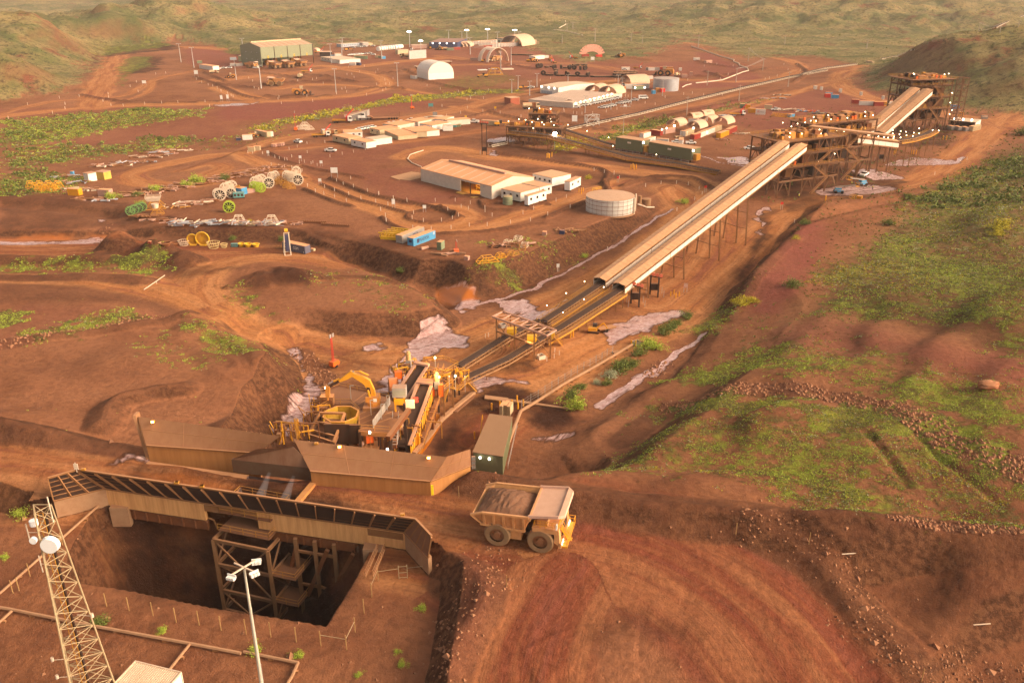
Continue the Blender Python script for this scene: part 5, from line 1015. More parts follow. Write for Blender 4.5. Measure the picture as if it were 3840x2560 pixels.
for s_ in(0,1.1):b.bar(off(p,0,s_,0,-3),off(q,0,s_,0),.1,.3);rail(b,[off(p,0,s_,0,-3),off(q,0,s_,0)],1.1,.04)
for i in range(10):c=lerp(off(p,0,0,0,-3),q,i/10);b.bar(c,off(c,0,1.1,0),.25,.06)
b.bd('stair',GALV,pd,world=1)
for k,x,y in(('w',1145,300,),('w',1385,230),('w',850,80),('w',1300,360)):
 c=w3(k,x,y,DZ);
 p_=MB();p_.bar((c[0],c[1],DZ),(c[0],c[1],DZ+3.2),.1);p_.bar((c[0],c[1],DZ+3.2),(c[0]+.7,c[1]-.1,DZ+3.3),.1,.14);p_.bd('lamp_post',GALV,pd,world=1)
rb=T('rock_breaker','big yellow hydraulic rock breaker boom arched over the plant deck','rock breaker',w3('m',950,640,DZ))
base_=w3('m',948,650,DZ);Yb=base_[1]
MB().box(base_[0]-1.9,base_[0]+1.9,Yb-1.7,Yb+1.7,DZ,DZ+.7).bd('base_plate',BROWNS,rb,world=1);MB().tube((base_[0],Yb,DZ+.7),(base_[0],Yb,DZ+1.5),1.3,n=16).box(base_[0]-1.4,base_[0]+1.2,Yb-1,Yb+1,DZ+1.5,DZ+2.6).bd('turret',HVY,rb,world=1)
def A_(x,y,dy=0):return Vector(at(x,y,Yb+dy,'m'))
mid_=[(952,600),(925,500),(885,425),(830,392),(765,362)];wd=[.75,.95,1.15,.95,.6]
def boomplates(pts,wd,par,nm,mt,y0,hw):
 up=[];dn=[]
 for i,(x,y)in enumerate(pts):
  p=A_(x,y);a=A_(*pts[max(0,i-1)]);c=A_(*pts[min(len(pts)-1,i+1)]);t=(c-a).normalized();n=Vector((-t.z,0,t.x));up.append(p+n*wd[i]*.62);dn.append(p-n*wd[i]*.62)
 m=MB();pr=[(q.x,q.z)for q in up]+[(q.x,q.z)for q in dn[::-1]];m.prism(pr,Yb-hw,Yb+hw);return m.bd(nm,mt,par,world=1)
BY=mat('boom_yellow',(.66,.31,.025),.45,dust=.3,dirt=.35);bo_=boomplates(mid_,wd,rb,'boom',BY,0,.4)
st_=boomplates([(790,372),(748,352),(700,385),(640,415)],[.5,.95,.75,.35],rb,'stick',BY,0,.32)
MB().tube(A_(900,395,-.1)+Vector((0,0,.6)),A_(820,352,-.1)+Vector((0,0,.5)),.2).tube(A_(820,352,-.1)+Vector((0,0,.5)),A_(770,350,-.1)+Vector((0,0,.35)),.1).tube(A_(925,610,-.6),A_(893,500,-.6),.2).tube(A_(640,400),A_(590,420),.22).bd('ram',BY,rb,world=1)
MB().tube(A_(590,420),A_(545,445),.1).tube(A_(775,350,-.2)+Vector((0,0,.3)),A_(755,345,-.2)+Vector((0,0,.25)),.1).bd('ram_rod',mat('chrome_rod',(.8,.75,.7),.2,.8,dust=0,dirt=.1),rb,world=1)
MB().bar(A_(640,415),A_(548,470),.4,.5).bd('breaker_arm',DKS,rb,world=1);MB().bar(A_(540,460),A_(538,555),.8,.7).tube(A_(538,555),A_(538,590),.18).bd('hammer',HVY,rb,world=1)
c=w3('m',538,620,DZ);MB().box(c[0]-1.3,c[0]+1.3,c[1]-.8,c[1]+.9,DZ,DZ+1.8).bd('rest_stand',BROWNS,rb,world=1)
MB().tube(A_(512,478),A_(512,478)+Vector((.25,0,0)),.2).bd('work_lamp',LAMP,rb,world=1)
pa=A_(870,425,-.43);o_=text('336 SERIES',.55,'lettering',DKS,rb,(A_(812,402).x-base_[0],Yb-.43-base_[1],A_(812,402).z-base_[2]-.15),(PI/2,R(20),0))
l_=MB();q=A_(910,492);l_.hexa([(q.x-.4,Yb-.42,q.z-.75),(q.x+.25,Yb-.42,q.z-.85),(q.x+.25,Yb-.41,q.z-.85),(q.x-.4,Yb-.41,q.z-.75),(q.x-.55,Yb-.42,q.z+.65),(q.x+.1,Yb-.42,q.z+.55),(q.x+.1,Yb-.41,q.z+.55),(q.x-.55,Yb-.41,q.z+.65)]);l_.bd('badge',DKS,rb,world=1)
text('CAT',.5,'badge_lettering',CARW,rb,(q.x-.15-base_[0],Yb-.44-base_[1],q.z-.1-base_[2]),(PI/2,R(78),0))
MB().box(base_[0]+.1,base_[0]+.8,Yb-1.04,Yb-1.0,DZ+1.7,DZ+2.4).bd('sign_plate',CARW,rb,world=1)
oc=w3('m',655,712,-4.0);oh=T('feed_hopper','octagonal yellow feed hopper with worn ochre inside','hopper',(oc[0],oc[1],-9))
OY=mat('ochre_hopper',(.42,.25,.03),.5,dust=.25,dirt=.7,sc=.6);m=MB();n=8
for k in range(n):
 a,b2=(k+.5)*2*PI/n,(k+1.5)*2*PI/n
 if k in(4,):continue
 for(r0,z0,r1,z1)in((3.3,-4,3.3,-5.6),(3.3,-5.6,1.6,-9.5)):
  m.face((oc[0]+r0*math.cos(a),oc[1]+r0*math.sin(a),z0),(oc[0]+r0*math.cos(b2),oc[1]+r0*math.sin(b2),z0),(oc[0]+r1*math.cos(b2),oc[1]+r1*math.sin(b2),z1),(oc[0]+r1*math.cos(a),oc[1]+r1*math.sin(a),z1))
sh=m.bd('shell',OY,oh,world=1);sh.modifiers.new('thick','SOLIDIFY').thickness=.14
m=MB()
for k in range(n):
 a,b2=(k+.5)*2*PI/n,(k+1.5)*2*PI/n;m.bar((oc[0]+3.35*math.cos(a),oc[1]+3.35*math.sin(a),-3.95),(oc[0]+3.35*math.cos(b2),oc[1]+3.35*math.sin(b2),-3.95),.3,.2)
m.bd('rim',YELD,oh,world=1);MB().box(oc[0]-2.6,oc[0]+3.6,oc[1]-3.4,oc[1]-3.1,-8.5,-4.3).box(oc[0]+2.2,oc[0]+4.2,oc[1]-3.7,oc[1]-3.42,-8.2,-4.3).bd('frame',DKS,oh,world=1)
gz0,gz1,gz2,gz3=w3('m',468,700,-3.6),w3('m',690,705,-3.6),w3('m',590,960,-7),w3('m',370,890,-7)
gc=T('grizzly_chute','sloping box chute with four cross beams leading down to the wall','chute',gz3)
m=MB();m.face(*[(p[0],p[1],p[2]-1.2)for p in(gz0,gz1,gz2,gz3)]);m.face(gz0,(gz0[0],gz0[1],gz0[2]-1.2),(gz3[0],gz3[1],gz3[2]-1.2),gz3);m.face(gz1,(gz1[0],gz1[1],gz1[2]-1.2),(gz2[0],gz2[1],gz2[2]-1.2),gz2);o=m.bd('chute_plate',PLATE,gc,world=1);o.modifiers.new('t','SOLIDIFY').thickness=.1
for p,q in((gz0,gz3),(gz1,gz2)):MB().bar(p,q,.4,.5).bd('side_beam',BROWNS,gc,world=1)
for t in(0,.42,.8,1):MB().bar(lerp(gz0,gz3,t),lerp(gz1,gz2,t),.35,.4).bd('cross_beam',BROWNS,gc,world=1)
m=MB();
for p in(gz0,gz1,gz2,gz3):m.bar((p[0],p[1],-13),(p[0],p[1],p[2]),.4,.4)
m.bd('column',DKS,gc,world=1)
def feeder(label,k,A0,A1,za,zb,wd,legs):
 a,b2=w3(k,*A0,za),w3(k,*A1,zb);r=T('apron_feeder',label,'feeder',(a[0],a[1],-13));y=yaw(a,b2);L=math.dist(a,b2)
 N=Vector((-math.sin(y),math.cos(y),0))
 def pt(t,s_,z):q=Vector(lerp(a,b2,t))+N*s_;return(q.x,q.y,q.z+z)
 MB().hexa([pt(0,-wd*.32,-.55),pt(0,wd*.32,-.55),pt(1,wd*.32,-.55),pt(1,-wd*.32,-.55),pt(0,-wd*.32,-.25),pt(0,wd*.32,-.25),pt(1,wd*.32,-.25),pt(1,-wd*.32,-.25)]).bd('belt',BELT,r,world=1)
 for s_ in(-1,1):
  MB().hexa([pt(0,s_*wd*.33,.1),pt(0,s_*wd*.52,.1),pt(1,s_*wd*.52,.1),pt(1,s_*wd*.33,.1),pt(0,s_*wd*.33,.3),pt(0,s_*wd*.52,.3),pt(1,s_*wd*.52,.3),pt(1,s_*wd*.33,.3)]).bd('flange',PINKW,r,world=1)
  m=MB();m.hexa([pt(0,s_*wd*.47,-3),pt(0,s_*wd*.5,-3),pt(1,s_*wd*.5,-3),pt(1,s_*wd*.47,-3),pt(0,s_*wd*.47,.08),pt(0,s_*wd*.5,.08),pt(1,s_*wd*.5,.08),pt(1,s_*wd*.47,.08)]);m.bd('side_panel',YEL,r,world=1)
  m=MB();n=int(L/1.1)
  for i in range(n):t=(i+.5)/n;m.hexa([pt(t-.1/L,s_*wd*.505,-2.95),pt(t-.1/L,s_*wd*.53,-2.95),pt(t+.1/L,s_*wd*.53,-2.95),pt(t+.1/L,s_*wd*.505,-2.95),pt(t-.1/L,s_*wd*.505,.05),pt(t-.1/L,s_*wd*.53,.05),pt(t+.1/L,s_*wd*.53,.05),pt(t+.1/L,s_*wd*.505,.05)])
  m.bd('stiffener',YELD,r,world=1)
  for i in range(n):t=(i+.5)/n;MB().hexa([pt(t-.3/L,s_*wd*.51,-.35),pt(t-.3/L,s_*wd*.54,-.35),pt(t+.3/L,s_*wd*.54,-.35),pt(t+.3/L,s_*wd*.51,-.35),pt(t-.3/L,s_*wd*.51,.06),pt(t-.3/L,s_*wd*.54,.06),pt(t+.3/L,s_*wd*.54,.06),pt(t+.3/L,s_*wd*.51,.06)]).bd('slot',DKS,r,world=1)
  m=MB()
  for i in range(n-1):
   t=(i+1)/n;m.hexa([pt(t-.09/L,s_*wd*.504,-.9),pt(t-.09/L,s_*wd*.516,-.9),pt(t+.09/L,s_*wd*.516,-.9),pt(t+.09/L,s_*wd*.504,-.9),pt(t-.09/L,s_*wd*.504,-.6),pt(t-.09/L,s_*wd*.516,-.6),pt(t+.09/L,s_*wd*.516,-.6),pt(t+.09/L,s_*wd*.504,-.6)])
  m.bd('guard_tag',BONE,r,world=1)
 MB().hexa([pt(.93,-wd*.52,.32),pt(.93,wd*.52,.32),pt(1.02,wd*.52,.32),pt(1.02,-wd*.52,.32),pt(.93,-wd*.52,.7),pt(.93,wd*.52,.7),pt(1.02,wd*.52,.5),pt(1.02,-wd*.52,.5)]).bd('head_cover',PINKW,r,world=1)
 m=MB()
 for t in legs:
  for s_ in(-1,1):p=pt(t,s_*wd*.45,-1.5);m.bar((p[0],p[1],-13.5),p,.3,.3)
 m.bd('leg',DKS,r,world=1)
 m=MB();sd_=wd*.95
 m.hexa([pt(0,-wd*.6,-3.1),pt(0,-sd_,-3.1),pt(1,-sd_,-3.1),pt(1,-wd*.6,-3.1),pt(0,-wd*.6,-3),pt(0,-sd_,-3),pt(1,-sd_,-3),pt(1,-wd*.6,-3)]);m.bd('walkway',PLATE,r,world=1);m=MB();rail(m,[pt(0,-sd_,-3),pt(1,-sd_,-3)],1.1,.04);m.bd('handrail',YELD,r,world=1)
 return r,pt
feeder('left of the two inclined feeders, yellow slotted side panels, dark belt','m',(1180,570),(1372,275),-8,-4.6,3.4,(.1,.5,.9))
fb,fpt=feeder('right of the two inclined feeders, longer one, yellow panels rising from the wall','m',(1195,985),(1405,425),-10.8,-4.8,3.4,(.3,.62,.95))
hb=T('strongback_beam','rust red box beam resting on a dark post beside the right feeder','beam',w3('w',1660,800,-11));p,q=w3('w',1395,640,-3.4),w3('w',1700,220,-2.4)
MB().bar(p,q,.8,.9).bd('beam',RUST,hb,world=1);c=w3('w',1655,540,-8);MB().bar((c[0],c[1],-13),(c[0],c[1],-2),.45,.45).bd('post',DKS,hb,world=1);MB().bar((p[0]+.2,p[1]+.2,-11),(p[0]+.2,p[1]+.2,p[2]-.4),.4,.4).bd('post',DKS,hb,world=1)
c=w3('m',1130,690,DZ);oc_=T('operator_cabin','grey louvred control cabin on a yellow frame above the deck','cabin',c);MB().box(-.3,2.3,0,1.8,3,5).bd('cabin',GREY,oc_);MB().box(-.2,2.2,-.04,.0,3.5,4.5).bd('window',mat('pale_window',(.3,.3,.26),.3,dust=.1),oc_)
MB().box(0,.3,0,.3,0,3).box(1.8,2.1,0,.3,0,3).box(0,2.1,-.1,.3,1.5,2.8).bd('support_frame',YEL,oc_);MB().box(2.2,3.9,-.4,-.2,.9,2.8).bd('switch_panel',BONE,oc_);MB().box(3.6,4.6,-.2,0,2.1,3.2).bd('striped_panel',LRED,oc_)
def cabinet(k,x,y,z,w_,h,label,mt=ORA):
 c=w3(k,x,y,z);r=T('take_up_weight',label,'counterweight',(c[0],c[1],z),.3);MB().box(-w_/2,w_/2,-.5,.5,0,h).bd('box',mt,r);m=MB()
 for sx in(-1,1):
  for sy in(-.55,.55):m.bar((sx*(w_/2+.06),sy,-1.5),(sx*(w_/2+.06),sy,h+.2),.12)
 m.bd('guide_frame',BROWNS,r);return r
cabinet('m',1162,395,-6.5,1.5,1.6,'small orange red box in a frame left of the left feeder head')
cabinet('m',1120,495,-8.5,1.8,2.6,'larger pale orange peaked box left of the left feeder',mat('pale_orange',(.7,.24,.09),.5,dust=.5))
cabinet('m',1452,545,-7.5,1.3,1.9,'orange red box right of the right feeder head')
cabinet('m',1535,548,-7.5,1.0,2.6,'narrow upright orange red panel box beside the platform stairs')
cabinet('m',910,955,-9.5,1.4,2.6,'orange cabinet lit by the lamp under the deck edge')
def motor(k,x,y,z,label):
 c=w3(k,x,y,z);r=T('drive_motor',label,'motor',c);MB().tube((0,0,.9),(0,0,2.3),.5,n=14).tube((0,0,2.3),(0,0,2.5),.56,n=14).tube((0,0,2.5),(0,0,2.9),.4,.3,n=14).bd('motor_housing',mat('beige_motor',(.62,.36,.15),.5,dust=.3),r,smooth=1);MB().box(-.5,.5,-.5,.5,-.8,.9).tube((.3,.3,-1),(.3,.3,1),.3).bd('gearbox',GREY,r)
motor('m',1252,265,-5,'upright beige drive motor at the head of the left feeder');motor('m',1500,450,-5,'upright beige drive motor at the head of the right feeder')
tp=T('transfer_platform','yellow railed platform and stairs where feeders meet the conveyors','platform',w3('m',1560,330,-7))
pz=-7.2;
def plat(par,k,pts,z,th=.2,mt=PLATE,leg=True,rl=True,name='platform',gnd=-13.5,legm=BROWNS):
 P=[wz(x,y,z,k)for x,y in pts];MB().slab(P,z-th,z).bd(name,mt,par,world=1)
 if leg:
  m=MB()
  for p in P:m.bar((*p,gnd),(*p,z-th),.3,.3)
  m.bd('leg',legm,par,world=1)
 if rl:m=MB();Q=[(*p,z)for p in P];rail(m,Q+[Q[0]],1.1,.04);m.bd('handrail',YEL,par,world=1)
plat(tp,'m',[(1400,260),(1560,235),(1690,290),(1560,370),(1440,330)],-6.2);plat(tp,'m',[(1430,420),(1560,400),(1640,440),(1560,510),(1440,490)],-6.6);plat(tp,'m',[(1190,330),(1240,230),(1300,250),(1230,350)],-6.0)
def stair(par,k,pts,wd=1.2,mt=YELD,step=.35):
 m=MB()
 for a,b2 in zip(pts,pts[1:]):
  a,b2=w3(k,*a),w3(k,*b2);y=yaw(a,b2)
  for s_ in(-wd/2,wd/2):p,q=off(a,y,0,s_),off(b2,y,0,s_);m.bar(p,q,.08,.25);rail(m,[p,q],1.05,.035)
  n=max(1,int(math.dist(a,b2)/step))
  for i in range(n):c=lerp(a,b2,i/n);m.bar(off(c,y,0,-wd/2),off(c,y,0,wd/2),.3,.05)
 m.bd('stair',mt,par,world=1)
stair(tp,'m',[(1560,600,-10.5),(1600,460,-7),(1680,490,-8.2),(1750,430,-7.5),(1830,510,-12.8)]);stair(tp,'m',[(1500,420,-6.5),(1540,300,-6.2)])
m=MB()
for x,y in((1520,700),(1590,600),(1660,560),(1700,540)):c=w3('m',x,y,-13);m.bar(c,(c[0],c[1],-7.5),.35)
m.bd('leg',DKS,tp,world=1)
for x,y,l_ in((1485,215,1),(1520,385,1),(1663,375,1),(1608,380,0),(1748,380,0)):
 c=w3('m',x,y,-3.5);m=MB();m.bar((c[0],c[1],-7),(c[0],c[1],-3.6),.09);m.bd('lamp_post',GALV,tp,world=1);MB().tube((c[0],c[1],-3.6),(c[0],c[1],-3.3),.17 if l_ else.14,n=8).bd('lamp',LAMP if l_ else GALV,tp,world=1)
mh=T('crusher_drive','brown drums and drive shaft of the crusher under the deck edge','machinery',w3('m',740,960,-10));c=w3('m',700,930,-8.5);MB().tube((c[0]-1.5,c[1],-8.5),(c[0]+1.5,c[1]+.5,-8.5),1.1,n=16).tube((c[0]+1.5,c[1],-9),(c[0]+3,c[1]-1.2,-9),.6,n=12).bd('drum',BROWNS,mh,world=1,smooth=1)
MB().tube((c[0]+2,c[1]-1,-8.2),(c[0]+3.4,c[1]-2.2,-8.4),.5,n=12).bd('motor_housing',PINKW,mh,world=1);MB().box(c[0]-3,c[0]+6,c[1]-3,c[1]+3,-11,-10.6).bd('machine_bed',BROWNS,mh,world=1)
lt=[('m',908,868,-4.6,1.6),('m',1065,1020,-3.2,1.6)]
lr=T('floodlight_pair','glaring pair of floodlights on stalks just behind the long ochre wall','floodlights',w3('m',1065,1025,-5))
for k,x,y,z,e in lt:
 c=w3(k,x,y,z);MB().tube((c[0],c[1],z-.25),(c[0],c[1],z+.12),.2,n=10).bd('lamp',LAMPW,lr,world=1);MB().bar((c[0],c[1]+.1,z-4),(c[0],c[1]+.1,z-.25),.12).bd('stalk',BROWNS,lr,world=1)
def plight(k,x,y,z,e,col=(1,.62,.25),rad=.4):
 l=bpy.data.lights.new('plant_lamp','POINT');l.energy=e*.16;l.color=col;l.shadow_soft_size=rad;o=bpy.data.objects.new('plant_lamp',l);o.location=w3(k,x,y,z);COL.objects.link(o)
for q in[('m',908,880,-3.5,2600),('m',1065,1005,-1.5,1600),('m',1500,380,-2.5,3000),('m',1485,215,-3,2000),('m',1663,375,-3,2000),('m',512,478,-1,1200),('m',1300,640,-2.5,2600),('m',700,620,0,2600),('m',1430,1120,3.5,260),('m',645,1030,3.5,260),('s',1125,1180,3.5,160),('x',700,200,20,3500),('x',1200,250,20,5000),('x',1150,500,12,4000),('x',1500,200,20,4000),('y',1250,700,20,5000),('y',900,600,20,4000),('z',615,340,6,9000),('z',380,200,8,5000),('y',1600,1000,0,2500),('n',1400,180,-4,2500),('n',900,420,-8,1500)]:plight(*q)
sp=T('sump_kerb','long pale concrete kerb along the orange sump water','kerb',w3('m',1600,700,-12.8));m=MB();P_=[w3('m',x,y,-12.6)for x,y in((1300,1060),(1440,900),(1545,755),(1680,640),(1830,520))]
for a,b2 in zip(P_,P_[1:]):m.bar(a,b2,.8,.7)
m.bd('kerb',CONC,sp,world=1);MB().slab([wz(x,y,-12.7,'m')for x,y in((1600,690),(1750,540),(1835,520),(1830,560),(1680,690))],-12.9,-12.7).bd('apron_slab',PLATE,sp,world=1)
single(MB().slab([wz(x,y,-12.7,'m')for x,y in((1545,755),(1290,1060),(1360,1060),(1440,960),(1550,770))],-13.2,-12.75),'sump_water',mat('orange_sump_water',(.42,.13,.012),.12,dust=0,dirt=.2,spec=.6),'orange water standing in the sump','water')['kind']='structure'
sp2=single(MB().slab([wz(x,y,-12.7,'m')for x,y in((1300,1050),(1270,1050),(1480,690),(1560,740),(1545,755))],-13.1,-12.72),'sump_water',MT['orange_sump_water'],'orange water between the feeder and the kerb','water');sp2['kind']='structure'
m=MB();m.slab([wz(x,y,-12.6,'n')for x,y in((515,895),(720,920),(718,950),(510,925))],-12.9,-12.6);m.slab([wz(x,y,-12.62,'n')for x,y in((720,925),(1300,1010),(1300,1020),(720,945))],-12.9,-12.65);single(m,'drain_cover',CONC,'row of flat concrete covers over a drain across the track','slab')
def clutter(label,k,x,y,z,sx,sy,hz,n,seed,rot=0.):
 q=random.Random(seed);c=w3(k,x,y,z);r=T('service_gear',label,'machinery',c,rot);fr=[MB()for _ in range(4)]
 for i in range(n):
  a,b2=q.uniform(-sx,sx),q.uniform(-sy,sy);h=q.uniform(.5,1)*hz;kd=q.randrange(5);m=fr[q.randrange(4)]
  if kd==0:m.bar((a,b2,0),(a,b2,h),.16)
  elif kd==1:e=q.uniform(1,3.5);m.bar((a,b2,h),(a+e,b2+q.uniform(-.6,.6),h),.14,.2);m.bar((a,b2,0),(a,b2,h),.12);m.bar((a+e,b2,0),(a+e,b2,h),.12)
  elif kd==2:m.bar((a,b2,0),(a+q.uniform(-1.5,1.5),b2+q.uniform(-1.5,1.5),h),.13)
  elif kd==3:e=q.uniform(.3,.9);m.box(a,a+e,b2,b2+e,0,h*.6)
  else:m.tube((a,b2,h*.5),(a+q.uniform(-2.5,2.5),b2+q.uniform(-2,2),h*.5),.16,n=8)
 for m,mt_ in zip(fr,(BROWNS,YELD,RUST,YEL)):
  if m.v:m.bd('pipework',mt_,r)
clutter('tangle of yellow and brown pipes and posts around the head of the left feeder','m',1270,330,-6.6,4,2.5,2.2,44,1,.4)
clutter('tangle of posts and rails between the two feeder heads and the conveyor','m',1560,430,-7.4,4.5,3.5,2.6,60,2,.5)
clutter('pipework and machinery under the front edge of the plant deck','m',860,935,-11,7,3,4.5,60,3,-.1)
clutter('yellow railed machinery at the left edge of the plant deck','m',430,730,-7,1.8,3.4,3.4,36,4)
clutter('yellow railed ladder gear in the gap between the two long ochre walls','m',190,940,-1.5,2.4,1.6,4.6,34,5)
clutter('posts and struts under the right feeder beside the orange sump','m',1300,900,-12.5,2.5,5,4.5,36,6,-.2)
def conveyor(label,pts,name='belt_conveyor',gnd=None,wd=2.1,leg=6.,walk=0,lamps=0,idl=2.2,hz=1.0,rails=True,seg=None,roof=None):
 r=T(name,label,'conveyor',(pts[0][0],pts[0][1],pts[0][2]-1));
 bt=MB();fr_=MB();lg=MB();hr=MB();pn=MB()
 for a,b2 in zip(pts,pts[1:]):
  y=yaw(a,b2);L=math.dist(a,b2);n=max(1,int(L/idl))
  A=lambda t,s_,z:off(lerp(a,b2,t),y,0,s_,z)
  bt.hexa([A(0,-wd*.45,0),A(0,wd*.45,0),A(1,wd*.45,0),A(1,-wd*.45,0),A(0,-wd*.38,.25),A(0,wd*.38,.25),A(1,wd*.38,.25),A(1,-wd*.38,.25)])
  for s_ in(-1,1):
   fr_.bar(A(0,s_*wd*.55,-.9),A(1,s_*wd*.55,-.9),.14,.28);fr_.bar(A(0,s_*wd*.55,0),A(1,s_*wd*.55,0),.12,.14)
  for i in range(n+1):
   t=i/n
   for s_ in(-1,1):fr_.bar(A(t,s_*wd*.55,-.9),A(t,s_*wd*.55,.2),.2,.16)
  k=max(1,int(L/leg))
  for i in range(k+1):
   t=i/k
   for s_ in(-1,1):
    p=A(t,s_*wd*.5,-1);q=gz(p[0],p[1])-.3 if gnd is None else gnd
    if p[2]>q+.1:lg.bar((p[0],p[1],q),p,.22,.22)
  if walk:
   for s_ in((-1,1)if walk==2 else(-1,)):
    pn.hexa([A(0,s_*wd*.65,-.9),A(0,s_*(wd*.65+1),-.9),A(1,s_*(wd*.65+1),-.9),A(1,s_*wd*.65,-.9),A(0,s_*wd*.65,-.8),A(0,s_*(wd*.65+1),-.8),A(1,s_*(wd*.65+1),-.8),A(1,s_*wd*.65,-.8)])
    rail(hr,[A(0,s_*(wd*.65+1),-.8),A(1,s_*(wd*.65+1),-.8)],1.1,.045,2,2.5);hr.bar(A(0,s_*(wd*.65+1.06),-.95),A(1,s_*(wd*.65+1.06),-.95),.14,.5)
  if lamps:
   n2=int(L/lamps)
   for i in range(n2):
    p=A((i+.5)/n2,wd*.65+1,.2);hr.bar(p,(p[0],p[1],p[2]+1.6),.09);LP.append((p[0],p[1],p[2]+1.7,r))
 ovl=name[:4]=='over';bt.bd('belt',BELT,r,world=1);fr_.bd('frame',BONE if ovl else mat('conveyor_tan',(.36,.20,.10),.7,dust=.3),r,world=1)
 if lg.v:lg.bd('leg',BROWNS,r,world=1)
 if walk:pn.bd('walkway',PLATE,r,world=1);hr.bd('handrail',YELD,r,world=1)
 return r
LP=[]
c1=[w3('m',1690,290,-11),w3('n',700,380,-11),w3('n',1000,235,-10.8)];c2=[w3('m',1700,415,-11),w3('n',700,580,-11),w3('n',1010,395,-10.8)]
conveyor('left one of two parallel low conveyors leaving the feeders, black belt',c1,idl=1.3);conveyor('right one of two parallel low conveyors leaving the feeders, black belt',c2,idl=1.3)
c1b=[c1[2],w3('k',95,900,-10.2),w3('k',590,575,-7.8)];c2b=[c2[2],w3('k',230,965,-10.4),w3('k',765,625,-7.8)]
conveyor('left conveyor ramp with yellow railed walkways climbing into the left gallery',c1b,'conveyor_ramp',walk=2,lamps=9,idl=1.2,leg=3.5);conveyor('right conveyor ramp with yellow railed walkways climbing into the right gallery',c2b,'conveyor_ramp',walk=2,lamps=9,idl=1.2,leg=3.5)
gt=T('gantry','brown open truss gantry with yellow chutes straddling both conveyors','gantry',w3('n',800,460,-13));zt=-5.2
cr=[w3('n',578,205,zt),w3('n',672,160,zt),w3('n',1143,325,zt),w3('n',1060,372,zt)]
m=MB()
for k in range(4):m.bar(cr[k],cr[(k+1)%4],.3,.4)
for t in(.17,.33,.5,.67,.83):
 a,b2=lerp(cr[0],cr[3],t),lerp(cr[1],cr[2],t);m.bar(a,b2,.22,.25)
for i in range(6):m.bar(lerp(cr[0],cr[3],i/6),lerp(cr[1],cr[2],(i+1)/6),.15,.15)
m.bd('roof_truss',PINKW,gt,world=1)
for x,y in((635,0),(800,0),(972,0)):
 pass
fr3=[lerp(cr[0],cr[3],t)for t in(.08,.42,.78)];bk3=[lerp(cr[1],cr[2],t)for t in(.15,.55,.9)]
for p in fr3+bk3:MB().bar((p[0],p[1],-13.2),(p[0],p[1],zt),.35,.35).bd('column',BROWNS,gt,world=1)
m=MB();m.bar((fr3[0][0],fr3[0][1],-8.6),(fr3[2][0],fr3[2][1],-8.6),.3,.4)
for p,q in zip(fr3,bk3):m.bar((p[0],p[1],-12.5),(q[0],q[1],-6),.15);m.bar((p[0],p[1],-6),(q[0],q[1],-12.5),.15)
m.bd('brace',BROWNS,gt,world=1)
for(x,y)in((750,365),(928,430)):
 c=w3('n',x,y,-10);m=MB();m.prism([(c[0]-1.2,-9.2),(c[0]+1.2,-9.2),(c[0]+1.2,-8.2),(c[0]-1.2,-8.2)],c[1]-.8,c[1]+.8);m.hexa([(c[0]-.7,c[1]-.6,-9.9),(c[0]+.7,c[1]-.6,-9.9),(c[0]+.7,c[1]+.6,-9.9),(c[0]-.7,c[1]+.6,-9.9),(c[0]-1.2,c[1]-.8,-9.2),(c[0]+1.2,c[1]-.8,-9.2),(c[0]+1.2,c[1]+.8,-9.2),(c[0]-1.2,c[1]+.8,-9.2)]);m.bd('chute',YELB,gt,world=1)
MB().box(*(lambda c:(c[0]-.5,c[0]+.5,c[1]-.3,c[1]+.3,-12,-9.5))(w3('n',1110,385,-11))).bd('panel',YELB,gt,world=1)
stair(gt,'n',[(1130,390,-10.5),(1185,455,-13)])
